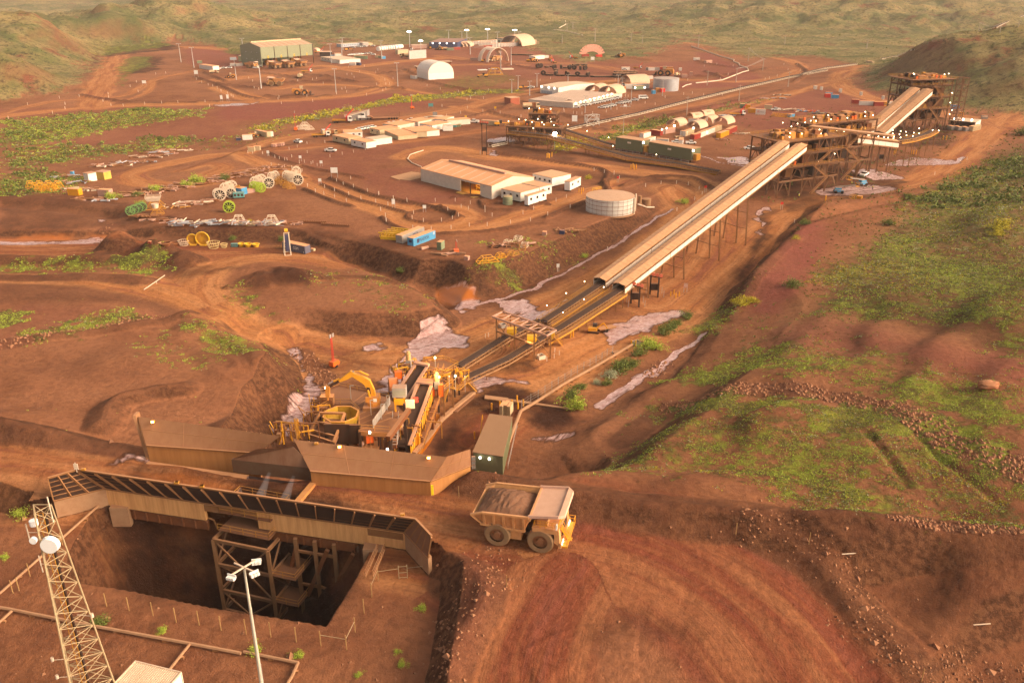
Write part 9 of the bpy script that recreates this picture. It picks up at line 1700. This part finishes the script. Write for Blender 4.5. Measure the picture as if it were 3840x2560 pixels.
m=MB();a_,b_,c_=[g(*q,'p')for q in((1168,1298),(1355,1330),(1418,1203))];m.bar((a_[0],a_[1],a_[2]+1.7),(b_[0],b_[1],b_[2]+1.7),.06).bar((b_[0],b_[1],b_[2]+1.7),(c_[0],c_[1],c_[2]+1.7),.06);single(m,'top_rail',TG,'pale rail joining three posts at the near corner of the pit','rail')
st2=T('access_stairs','small stair down to the abutment at the right of the pit','stair',g(1520,820,'p'));a_,b_=w3('p',1490,800,.2),w3('p',1580,600,-1);m=MB()
for s_ in(0,1.0):m.bar((a_[0]+s_,a_[1],a_[2]),(b_[0]+s_,b_[1],b_[2]),.1,.2);rail(m,[(a_[0]+s_,a_[1],a_[2]),(b_[0]+s_,b_[1],b_[2])],1.0,.035)
m.bd('stair',BROWNS,st2,world=1)
for k,x,y,l in(('u',1217,110,'orange peg at the road edge under the long berm, left'),('u',1504,150,'orange peg at the road edge under the long berm, right'),('u',315,318,'orange peg on the rocky bank right of the pit'),('q',222,520,'orange peg at the left of the big truck'),('u',1947,690,'orange peg at the bottom edge')):O('fence_post',k,x,y,0,l,'peg',None,1.2)
for k,x,y,l in(('u',1665,190,'white stick lying on the bank'),('u',2185,467,'second white stick lying on the brown flat')):single(MB().bar((-1.1,0,.2),(1.1,0,.2),.1),'stick',BONE,l,'stick',g(x,y,k),.1)
MPL=[('h','pale marker post along the small empty lot below the cabins',[(130,510),(177,515),(275,520),(330,535),(395,555),(440,570),(490,580),(515,582),(635,612),(685,605),(750,620),(768,610),(810,638),(935,550),(1055,525),(1165,505),(1280,478),(712,510),(560,550),(535,475),(615,455),(710,420),(885,410),(1095,310)]),('h','pale marker post along the yard road by the reels',[(360,630),(435,645),(490,652),(560,660),(625,665),(662,690),(1000,790),(1138,765),(1065,820),(1165,848),(1302,888),(1412,920),(1555,960),(1690,990),(882,850),(980,885),(1118,920),(1238,960),(1383,995),(1502,1020),(715,838),(792,890),(875,915),(980,945),(1095,985),(1430,1070),(1478,1130),(1485,1180)]),('i','pale marker post round the turning circle and pad road',[(323,520),(312,560),(402,588),(547,580),(634,562),(683,540),(597,492),(60,495),(98,545),(105,580),(317,640),(465,650),(624,640),(770,620),(914,615),(1100,597),(1260,578),(1398,530),(1578,470),(1703,430),(497,420),(657,418),(705,470),(763,485),(778,440),(896,505),(895,480),(953,540),(1200,520),(1285,485),(1465,420),(1548,390),(20,430),(118,450),(45,365),(162,400),(270,420),(1770,175),(1852,190),(1930,205),(1972,235),(2182,300),(1878,815)]),('C','pale marker post round the windrows below the green workshop',[(130,612),(188,655),(210,755),(278,778),(575,890),(560,918),(930,855),(985,880),(850,650),(1068,632),(1128,618),(1220,1050)[:0]or(1225,690),(1420,840),(1500,775),(1548,760),(1570,815),(1070,950),(610,985),(1645,555),(1575,560),(1678,600),(1758,520),(1995,528),(2028,492),(2130,640),(2010,705),(2145,700),(2200,695),(2145,770),(2100,795),(1860,860),(2250,620),(1828,435),(1596,450)]),('a','pale marker post along the track at the foot of the left hills',[(245,930),(75,1050),(465,1005),(575,925),(575,965),(525,870),(700,855),(955,835),(910,900),(980,935),(1088,940),(1278,925),(1427,915),(1570,910),(1810,905),(960,865),(1205,730),(1375,660),(1463,650),(1150,770),(1220,815),(1733,705),(1780,735),(1837,755),(1877,765),(1917,785),(1950,810),(2008,830),(2040,850),(2057,860),(1850,945)]),('c','pale marker post along the roads round the offices',[(5,720),(150,755),(350,785),(535,805),(680,770),(485,860),(445,875),(450,965),(625,860),(620,1000),(810,1020),(1040,1065),(1165,1075),(1287,1095),(1318,1060),(1415,1100),(1618,1020),(1655,1025),(1712,1030),(1830,1025),(1980,1005),(375,1020),(220,1055),(170,945),(1240,935),(1355,985),(1430,1120),(1250,660),(1365,640),(1510,980),(2190,830),(2220,840),(1515,1000)]),('d','pale marker post along the haul road beside the overland conveyor',[(20,715),(425,735),(820,715),(1020,730),(1180,700),(1265,655),(1190,720),(1140,540),(1320,560),(1000,560),(1880,540),(1925,600),(1805,670),(1672,705),(1720,695),(570,905),(775,870),(995,880),(1200,880),(350,970),(40,1035),(460,985),(870,860),(2025,545),(2060,610)]),('j','pale marker post along the valley road below the hill',[(1660,570),(575,940),(1910,455)]),('k','white marker post along the toe drain of the embankment',[(653,280),(215,470)]),('f','pale marker post on the road below the long green rooms',[(65,855),(355,945),(525,915),(695,910),(825,925),(945,975),(978,1030),(700,1210),(895,1090),(8,800)])]
for k,l,pts in MPL:
 for q in pts:
  p=g(q[0],q[1],k);put('marker_post',p,0,l,'marker post',l.replace('pale marker post','posts').replace('white marker post','posts'),1 if p[1]<450 else 1.25)
def sign(k,x,y,l,mt=CARW,w=1.2,h=1.2,ph=1.4):
 p=g(x,y,k);r=T('road_sign',l,'sign',p,0);MB().box(-w/2,w/2,-.05,0,ph,ph+h).bd('panel',mt,r);MB().box(-w/2+.1,-w/2+.2,0,.1,0,ph+h*.8).box(w/2-.2,w/2-.1,0,.1,0,ph+h*.8).bd('post',GALV,r)
sign('h',980,752,'large white notice board at the corner of the yard road',w=2.8,h=2.2,ph=2);sign('h',850,640,'small white sign by the junction of the yard roads');sign('h',838,820,'small white sign at the head of the dark windrow');sign('h',1558,1045,'white sign at the end of the middle windrow');sign('i',162,455,'white sign left of the turning circle');sign('i',411,505,'white sign on the rim of the turning circle');sign('h',645,590,'round white sign below the small lot');sign('h',1965,175,'grey notice board behind the cabins',GREY,2.6,3,1);sign('h',330,540,'small white sign left of the small lot');sign('c',432,1090,'yellow diamond sign by the junction',YELB);sign('c',757,990,'yellow round sign on the red lot',YELB);sign('c',1630,1125,'white board sign on the road edge near the overland conveyor',w=3,h=3.4,ph=1);sign('c',1828,455,'white notice board on the far red pad',w=3.5,h=3,ph=2);sign('i',1960,270,'round red stop sign at the pad corner',LRED,.9,.9,1.8);sign('f',1012,1010,'red stop sign beside the low mound',LRED,1,.9,2);sign('f',1852,1195,'red stop sign by the valley road',LRED,1,.9,2);sign('k',217,468,'white sign by the toe drain of the embankment',w=.9);sign('k',1340,650,'pink and white sign beside the bollards',PINKW,1.2,1.4);sign('a',1275,755,'white sign inside the left track loop',w=3,h=2,ph=1.5);sign('a',1957,905,'left white board where the wet patch begins',w=1.6,h=2.6,ph=2);sign('a',2012,900,'right white board where the wet patch begins',w=1.6,h=2.6,ph=2);sign('d',130,1025,'small board below the tripod sign',w=2);sign('b',2105,960,'small green board near the bushes',TEAL,3,2,1);sign('a',1735,690,'white H-shaped board in the left workshop yard',w=3,h=3,ph=3)
tp=g(2190,945,'c');r=T('tripod_sign','tall thin tripod mast before the outer row of office utes','mast',tp);m=MB();
for dx in(-3,0,3):m.bar((dx,0,0),(dx*.2,0,6),.15)
m.bar((-3.5,0,.3),(3.5,0,.3),.3).bar((0,0,6),(0,0,14),.15);m.bd('mast',GALV,r)
LPL=[('C',312,757,410,0),('C',1412,812,460,0),('C',2320,722,372,0),('C',1342,385,95,0),('C',1503,312,45,0),('C',1514,192,5,0),('C',2085,322,48,0),('a',1598,552,385,0),('a',1712,600,418,0),('a',2150,497,338,0),('a',2085,705,525,0),('a',2307,782,575,0),('b',1872,290,115,1),('b',1998,402,215,1),('c',244,240,98,0),('c',444,236,98,1),('c',672,228,88,1),('c',970,222,98,1),('c',390,252,112,0),('c',480,368,180,0),('c',780,302,118,0),('c',817,575,195,0),('c',932,487,280,0),('c',1016,262,115,0),('c',1088,252,158,0),('c',938,792,640,0),('c',1008,757,597,0),('c',1135,822,658,0),('c',1215,725,575,0),('c',1557,662,588,0),('c',1745,1012,822,0),('c',2030,975,825,0),('c',2252,920,740,0),('c',2110,690,590,0),('d',540,882,700,0),('c',2150,780,625,0)]
for i,(k,x,y,y1,lit)in enumerate(LPL):pole(k,x,y,y1,('lit lamp pole glowing white, ' if lit else 'unlit tall lamp pole, ')+ORD[i%20]+(' of those on the left half of the far yard' if i<12 else ' of the middle camp poles' if i<24 else ' of the office road poles')+(', later run' if i>=20 and i<24 else ''),'tall lamp poles',bool(lit))
PPL=[('d',935,347,210),('d',1485,502,347),('d',1645,602,467),('d',1350,732,572),('d',1033,767,602),('d',1925,782,612),('d',1383,940,757),('d',807,1107,882),('f',107,362,130),('d',195,272,192),('d',320,302,215),('d',1888,317,227),('e',700,342,240),('e',1875,167,66),('e',2095,187,105),('e',2290,122,36),('c',1855,224,76),('c',1492,247,142),('c',1547,102,22),('c',2255,217,147),('c',1610,88,12)]
PT_=[]
for i,(k,x,y,y1)in enumerate(PPL):PT_.append(pole(k,x,y,y1,['grey power pole at the top of the mauve pad','power pole with many wires above the haul bend','power pole inside the haul bend','power pole at the middle of the white pipe loop','power pole left of the white pipe loop','power pole crossing the overland conveyor line','power pole between overland conveyor and far pad','tall power pole left of the lettered domes','tallest near power pole above the olive switch rooms','distant power pole on the left grassland edge','distant power pole right of the first grassland one','distant power pole on the far grassy terraces','power pole below the far track','power pole on the skyline of the right hill','power pole beside the climbing conveyor','power pole at the top right corner','tall distant power pole left of the bushy creek','thin distant pole over the far road','thin pole near the far road bend','small distant pole at the grass fringe','smallest pole at the top edge'][i],'power poles',power=True))
def wires(a,b,label):
 A,B=PT_[a],PT_[b];r=T('power_line',label,'power line',tuple(A.location));m=MB()
 for dx in(-1,0,1):
  for i in range(6):
   t0,t1=i/6,(i+1)/6;f=lambda t:(A.location.x+(B.location.x-A.location.x)*t+dx,A.location.y+(B.location.y-A.location.y)*t,(A.location.z+9.7*A.scale.z)*(1-t)+(B.location.z+9.7*B.scale.z)*t-4*t*(1-t)*1.5);m.bar(f(t0),f(t1),.07)
 m.bd('wire',GALV,r,world=1)
wires(1,2,'sagging wires between the two poles at the haul bend');wires(2,3,'sagging wires from the haul bend pole over the mauve pad');wires(13,14,'wires on the skyline of the right hill')
CT('c','e',(690,492),(755,496),'dark mouth of the dirt bridge over the conveyor',h=.7,cat='culvert')
def bush(k,x,y,rd,kind,l,hz=.8,grp=None):
 p=g(x,y,k);rd*=.75 if p[1]<110 else 1;return put('bush%d%d'%(kind,random.randint(0,1)),(p[0],p[1],p[2]-.05),random.uniform(0,6),l,'bush',grp,(rd,rd,rd*hz))
bush('n',1272,925,2.3,0,'dark round bush, rear of the pair at the creek bend',.95);bush('n',1320,1010,2.5,1,'bright green round bush, front of the pair at the creek bend',.95)
CB=[('n',1360,840,1.6,0),('n',1700,690,2.6,0),('n',1620,740,2.0,3),('n',1800,640,2.4,0),('n',1880,545,2.2,0),('n',1930,470,2.7,1),('n',2010,500,2.2,1),('n',2080,360,2.2,0),('n',2150,320,2.4,0),('n',2200,280,2.0,0),('n',2300,230,2.2,0),('n',1500,800,1.2,3),('n',1590,810,1.5,0),('n',1730,640,1.8,0)]
for i,q in enumerate(CB):bush(*q,ORD[i]+' in the row of feathery bushes along the drain, counted from the list nearest the round pair','drain')if False else bush(*q,'feathery bush in the row along the drain below the ramps',.8,'feathery bushes along the drain')
for k,x,y,rd,kd,l in(('j',2170,985,3.4,2,'big yellow green bush on the right hillside'),('j',2145,1035,2.3,2,'smaller yellow bush below the big one on the hillside'),('j',580,1065,1.2,2,'small yellow bush beside the mauve road'),('j',655,955,2.2,0,'olive bush by the road fork left of the hillside'),('j',1310,960,2.4,0,'olive bush at the left of the hillside greens'),('j',2330,265,4,0,'dark green tree at the right edge near the road'),('j',1455,750,2.4,0,'grey bush beside the ditch on the right'),('k',2290,600,2.6,0,'round olive bush at the edge of the mauve road'),('k',1840,765,2.4,2,'yellow green bush at the mauve road verge, left'),('k',1925,745,1.8,2,'yellow green bush at the mauve road verge, right'),('o',640,1190,1.6,0,'olive bush on the bank left below the pit'),('o',130,490,1.7,1,'green bush behind the top of the radio tower'),('o',25,765,.9,1,'small green shrub at the left edge'),('p',705,1345,1.3,1,'dark green shrub behind the light mast'),('p',1010,1370,1.0,1,'small green shrub right of the light mast'),('p',1900,1030,.9,1,'small green shrub on the bare slope right of the pit'),('p',1720,1345,.6,1,'tiny shrub on the bare flat right of the pipe'),('p',1755,1445,.8,1,'small green shrub near the bottom right of the flat'),('p',1445,1520,.7,1,'small shrub at the bottom edge of the flat'),('o',1045,1235,.9,1,'small shrub between the pipe and the pit'),('i',215,990,1.6,0,'olive bush on the ridge of the lower mound'),('i',1690,865,1.4,1,'green bush on the embankment face'),('i',1725,238,1.6,2,'round yellow bush behind the square white office'),('f',780,1130,2.2,1,'green bush by the curved hose near the small tanks'),('A',1000,140,3.3,1,'large dark bush on the scrap line'),('A',890,180,2.4,1,'second green bush on the scrap line'),('A',555,230,2.4,1,'green bush left on the scrap line'),('A',1345,110,2.6,0,'olive bush behind the left reel group'),('A',60,325,2.6,1,'green bush near the pink box'),('A',350,285,2.0,0,'olive bush right of the pink box'),('A',1610,615,1.6,2,'yellow green bush among the steel modules'),('A',1430,785,1.6,0,'olive bush behind the yellow bowls'),('A',370,395,1.8,1,'green bush behind the green reels'),('A',2000,790,1.8,0,'yellowish bush behind the A-frame')):bush(k,x,y,rd,kd,l)
p=g(3770-0,1447,'P')if False else g(1588,1460,'l');bm=bmesh.new();bmesh.ops.create_icosphere(bm,subdivisions=3,radius=1)
for v_ in bm.verts:q=v_.co;s_=1+.35*float(fbm(np.array([q.x*1.3+3]),np.array([q.y*1.3+q.z*1.7]),4,5)[0])*2;v_.co=Vector((q.x*s_*2.1,q.y*s_*1.5,q.z*s_*1.05))
me=bpy.data.meshes.new('boulder');bm.to_mesh(me);bm.free();me.materials.append(mat('red_rock',(.30,.12,.06),.9,dust=.4,dirt=.6,sc=1.5));o=bpy.data.objects.new('boulder',me);COL.objects.link(o);o.location=(p[0],p[1],p[2]+.3);tag(o,'big red boulder alone on the bare ground at the right','boulder')
def scatter(name,label,mt,pts,leaf,size,hz,seed,tuft=7):
 q=np.random.default_rng(seed);n=len(pts);P=np.repeat(pts,tuft,0);N=len(P);sz=np.repeat(size,tuft)
 o=q.normal(0,.38,(N,3));o[:,2]=np.abs(q.normal(.35,.3,N))*hz;c=P+o*sz[:,None]
 d=q.normal(0,1,(N,3));d[:,2]=np.abs(d[:,2])*.8;d/=np.linalg.norm(d,axis=1)[:,None];e=np.cross(d,q.normal(0,1,(N,3)));e/=np.linalg.norm(e,axis=1)[:,None]+1e-9
 s=(leaf*sz*q.uniform(.6,1.4,N))[:,None];V=np.stack([c-d*s,c+e*s*.6,c+d*s,c-e*s*.6],1).reshape(-1,3).astype(np.float32)
 me=bpy.data.meshes.new(name);me.vertices.add(len(V));me.vertices.foreach_set('co',V.ravel());me.loops.add(len(V));me.loops.foreach_set('vertex_index',np.arange(len(V),dtype=np.int32));me.polygons.add(N);me.polygons.foreach_set('loop_start',np.arange(0,4*N,4,dtype=np.int32));me.update();me.materials.append(mt)
 o=bpy.data.objects.new(name,me);COL.objects.link(o);o['kind']='stuff';o['label']=label;return o
def cand(n,y0,y1,seed,um=.8):
 q=np.random.default_rng(seed);Y=y0*(y1/y0)**q.random(n);X=Y*q.uniform(-um,um,n);return X,Y
def pick(n,y0,y1,seed,dens):
 X,Y=cand(n,y0,y1,seed);r,_=masks(X,Y);pr=dens(r,X,Y);k=np.random.default_rng(seed+1).random(n)<pr;X,Y=X[k],Y[k];return np.stack([X,Y,gza(X,Y)],1),{a:b[k]for a,b in r.items()}
def gd(r,X,Y):
 n_=fbm(X/2.6,Y/2.6,4,201)+.5*fbm(X/11,Y/11,3,207);return np.clip((r['green']*1.5-.25+n_*1.7)*3,0,1)*(r['green']>.05)*(r['wet']<.2)*(1-.8*r['rock'])*(1-.85*r['road']*(Y<400))
NG=620000
pts,r=pick(NG,95,620,301,gd);q=np.random.default_rng(5);yl=r['yel']+q.normal(0,.18,len(pts));big=np.clip(pts[:,1]/200,.6,2.4)
for nm,lab,mt_,sel in(('ground_cover','low bright green plants spread over the slopes',LF2,yl<.46),('ground_cover','olive and grey green low plants between the green ones',LF1,(yl>=.46)&(yl<.66)),('ground_cover','yellow flowering low plants on the slopes and along the creek',LF3,yl>=.74),('ground_cover','pale grey green herbs among the greens',LF4,(yl>=.66)&(yl<.74))):
 scatter(nm,lab,mt_,pts[sel],.34,(q.uniform(.14,.46,sel.sum())*big[sel]),.5,int(sel.sum())%97,4)
def cs(r,X,Y):return np.clip(r['green']*1.6-.2+fbm(X/7,Y/7,3,221)*1.8,0,1)*(r['green']>.15)*(Y>300)*(r['road']<.4)
pts,r=pick(30000,300,640,311,cs);s_=q.uniform(.9,2.8,len(pts));a=r['yel']>.6
scatter('creek_scrub','dense green shrubs along the creek bed',LF1,pts[~a],.22,s_[~a],.8,3,16);scatter('creek_scrub','yellowish shrubs along the upper creek bed',LF3,pts[a],.2,s_[a],.7,4,14)
def wd(r,X,Y):return np.clip(fbm(X/5,Y/5,4,231)*2.2-.35,0,1)*(1-r['road'])*(r['wet']<.2)*(1-r['dark'])*.5
pts,r=pick(14000,110,420,321,wd);scatter('sparse_weeds','scattered small weeds on the bare red ground',LF2,pts,.3,q.uniform(.12,.4,len(pts)),.5,5,6)
def rsc(r,X,Y):return(np.clip((X/Y-.22)*5,0,1)*(Y>170)*np.clip(.55+fbm(X/12,Y/12,4,241)*2,0,1))*(1-r['road'])*(1-.8*r['pink'])*(gza(X,Y)>-9)
pts,r=pick(60000,120,560,331,rsc);a=q.random(len(pts));s_=q.uniform(.25,.8,len(pts))*np.clip(pts[:,1]/230,.7,1.8)
scatter('hill_scrub','low olive scrub covering the right hillside',LF1,pts[a<.6],.3,s_[a<.6],.6,6,6);scatter('hill_scrub','dry straw hummocks on the right hillside',mat('straw_tuft',(.20,.12,.045),.9,dust=.1),pts[a>=.6],.3,s_[a>=.6],.5,7,6)
def fs(r,X,Y):return r['spin']*(Y>430)*np.clip(.35+fbm(X/55,Y/55,5,251)*2.6,0,1)
pts,r=pick(90000,430,3600,341,fs);a=q.random(len(pts));s_=q.uniform(.7,2.0,len(pts))*np.clip(pts[:,1]/1100,.7,1.7)
scatter('hill_shrubs','dark green shrubs dotted over the far hills and plain',LF1,pts[a<.45],.30,s_[a<.45],.8,8,6);scatter('hill_grass','pale straw hummock grass on the far hills',mat('hummock_straw',(.30,.23,.11),.9,dust=0,dirt=.3),pts[a>=.45],.3,s_[a>=.45]*.7,.5,9,6)
def rub(name,label,pts,size,seed):
 q=np.random.default_rng(seed);T0=np.array([(1,1,1),(-1,-1,1),(-1,1,-1),(1,-1,-1),(0,0,1.3),(1.2,0,0),(-1.1,.2,0),(0,1.2,-.1),(.1,-1.1,0)],float);FF=[(4,5,7),(4,7,6),(4,6,8),(4,8,5),(5,8,7),(7,8,6)]
 n=len(pts);V=[];Fc=[]
 B=T0[4:];B=np.concatenate([B,[[0,0,-1]]])
 J=q.normal(0,.18,(n,6,3));V=(pts[:,None,:]+(B[None]+J)*size[:,None,None]*np.array([1,1,.75])).reshape(-1,3)
 base_=np.array([(0,1,3),(0,3,2),(0,2,4),(0,4,1),(5,3,1),(5,2,3),(5,4,2),(5,1,4)]);Fa=(base_[None]+(np.arange(n)*6)[:,None,None]).reshape(-1,3)
 me=bpy.data.meshes.new(name);me.from_pydata(V.tolist(),[],Fa.tolist());me.materials.append(mat('rubble_rock',(.21,.095,.055),.9,dust=.35,dirt=.7,sc=1));o=bpy.data.objects.new(name,me);COL.objects.link(o);o['kind']='stuff';o['label']=label
pts,r=pick(110000,75,330,351,lambda r,X,Y:r['rock']*.95);rub('rock_rubble','red rock rubble lining the drains',pts,q.uniform(.12,.42,len(pts)),1)
BR=[wz(*p,0,'u')for p in((1290,100),(1440,130),(1560,190),(1660,260),(1720,340),(1700,440),(1780,520),(1900,600),(2000,690),(2080,690))];BL=[wz(*p,0,'u')for p in((240,210),(320,300),(200,330),(130,400),(110,500),(60,640))];BQ=[wz(*p,0,'u')for p in((2080,540),(2200,600),(2330,560))]
def rb2(r,X,Y):
 d=np.minimum(np.minimum(dline(BR,X,Y),dline(BL,X,Y)),dline(BQ,X,Y));return np.exp(-(d/2.4)**2)*.33+.004*(Y<140)*(1-r['road'])
pts,r=pick(60000,66,150,361,rb2);rub('loose_stones','loose stones and broken rock on the road banks',pts,q.uniform(.05,.26,len(pts))*np.where(q.random(len(pts))<.04,2.2,1),2)
SUN_EL,SUN_AZ=26,104
w=bpy.data.worlds.new('World');S.world=w;w.use_nodes=True;nt=w.node_tree;nt.nodes.clear()
sk=nt.nodes.new('ShaderNodeTexSky');sk.sky_type='NISHITA';sk.sun_disc=False;sk.sun_elevation=R(SUN_EL);sk.sun_rotation=R(SUN_AZ);sk.dust_density=6;sk.ozone_density=.3;sk.air_density=1
hs=nt.nodes.new('ShaderNodeMix');hs.data_type='RGBA';hs.blend_type='MULTIPLY';hs.inputs[0].default_value=1;hs.inputs[7].default_value=SKYT+(1,)
bw=nt.nodes.new('ShaderNodeHueSaturation');bw.inputs['Saturation'].default_value=.45
bg=nt.nodes.new('ShaderNodeBackground');bg.inputs[1].default_value=.15;ow=nt.nodes.new('ShaderNodeOutputWorld')
nt.links.new(sk.outputs[0],bw.inputs['Color']);nt.links.new(bw.outputs[0],hs.inputs[6]);nt.links.new(hs.outputs[2],bg.inputs[0]);nt.links.new(bg.outputs[0],ow.inputs[0])
sd=bpy.data.lights.new('sun','SUN');sd.energy=SUNE;sd.angle=R(28);sd.color=(1,.70,.38);so=bpy.data.objects.new('sun',sd);COL.objects.link(so)
az=R(SUN_AZ);el=R(SUN_EL+4);from mathutils import Vector
v=Vector((math.sin(az)*math.cos(el),math.cos(az)*math.cos(el),math.sin(el)));so.rotation_euler=v.to_track_quat('Z','Y').to_euler();so.location=(300,0,300)
vs=S.view_settings;S.display_settings.display_device='sRGB';vs.view_transform='Standard';vs.look='None';vs.gamma=1;vs.exposure=EXPO;vs.use_curve_mapping=False
def haze():
 me=bpy.data.meshes.new('haze');x0,x1,y0,y1,z0,z1=-34500,34500,-300,15000,-80,HAZTOP
 vv=[(x0,y0,z0),(x1,y0,z0),(x1,y1,z0),(x0,y1,z0),(x0,y0,z1),(x1,y0,z1),(x1,y1,z1),(x0,y1,z1)]
 me.from_pydata(vv,[],[(0,3,2,1),(4,5,6,7),(0,1,5,4),(1,2,6,5),(2,3,7,6),(3,0,4,7)])
 m=bpy.data.materials.new('haze_air');m.use_nodes=True;t=m.node_tree;t.nodes.clear();p=t.nodes.new('ShaderNodeVolumePrincipled');p.inputs['Color'].default_value=(1,.91,.87,1);p.inputs['Density'].default_value=HAZD
 o=t.nodes.new('ShaderNodeOutputMaterial');t.links.new(p.outputs[0],o.inputs['Volume']);me.materials.append(m)
 ob=bpy.data.objects.new('haze',me);COL.objects.link(ob);ob['kind']='stuff';ob['label']='pale warm haze over the whole site'
HAZTOP=float(GZ.max())+30
HAZTOP=max(HAZTOP,CH+8)
haze()
S.cycles.max_bounces=4;S.cycles.volume_bounces=0
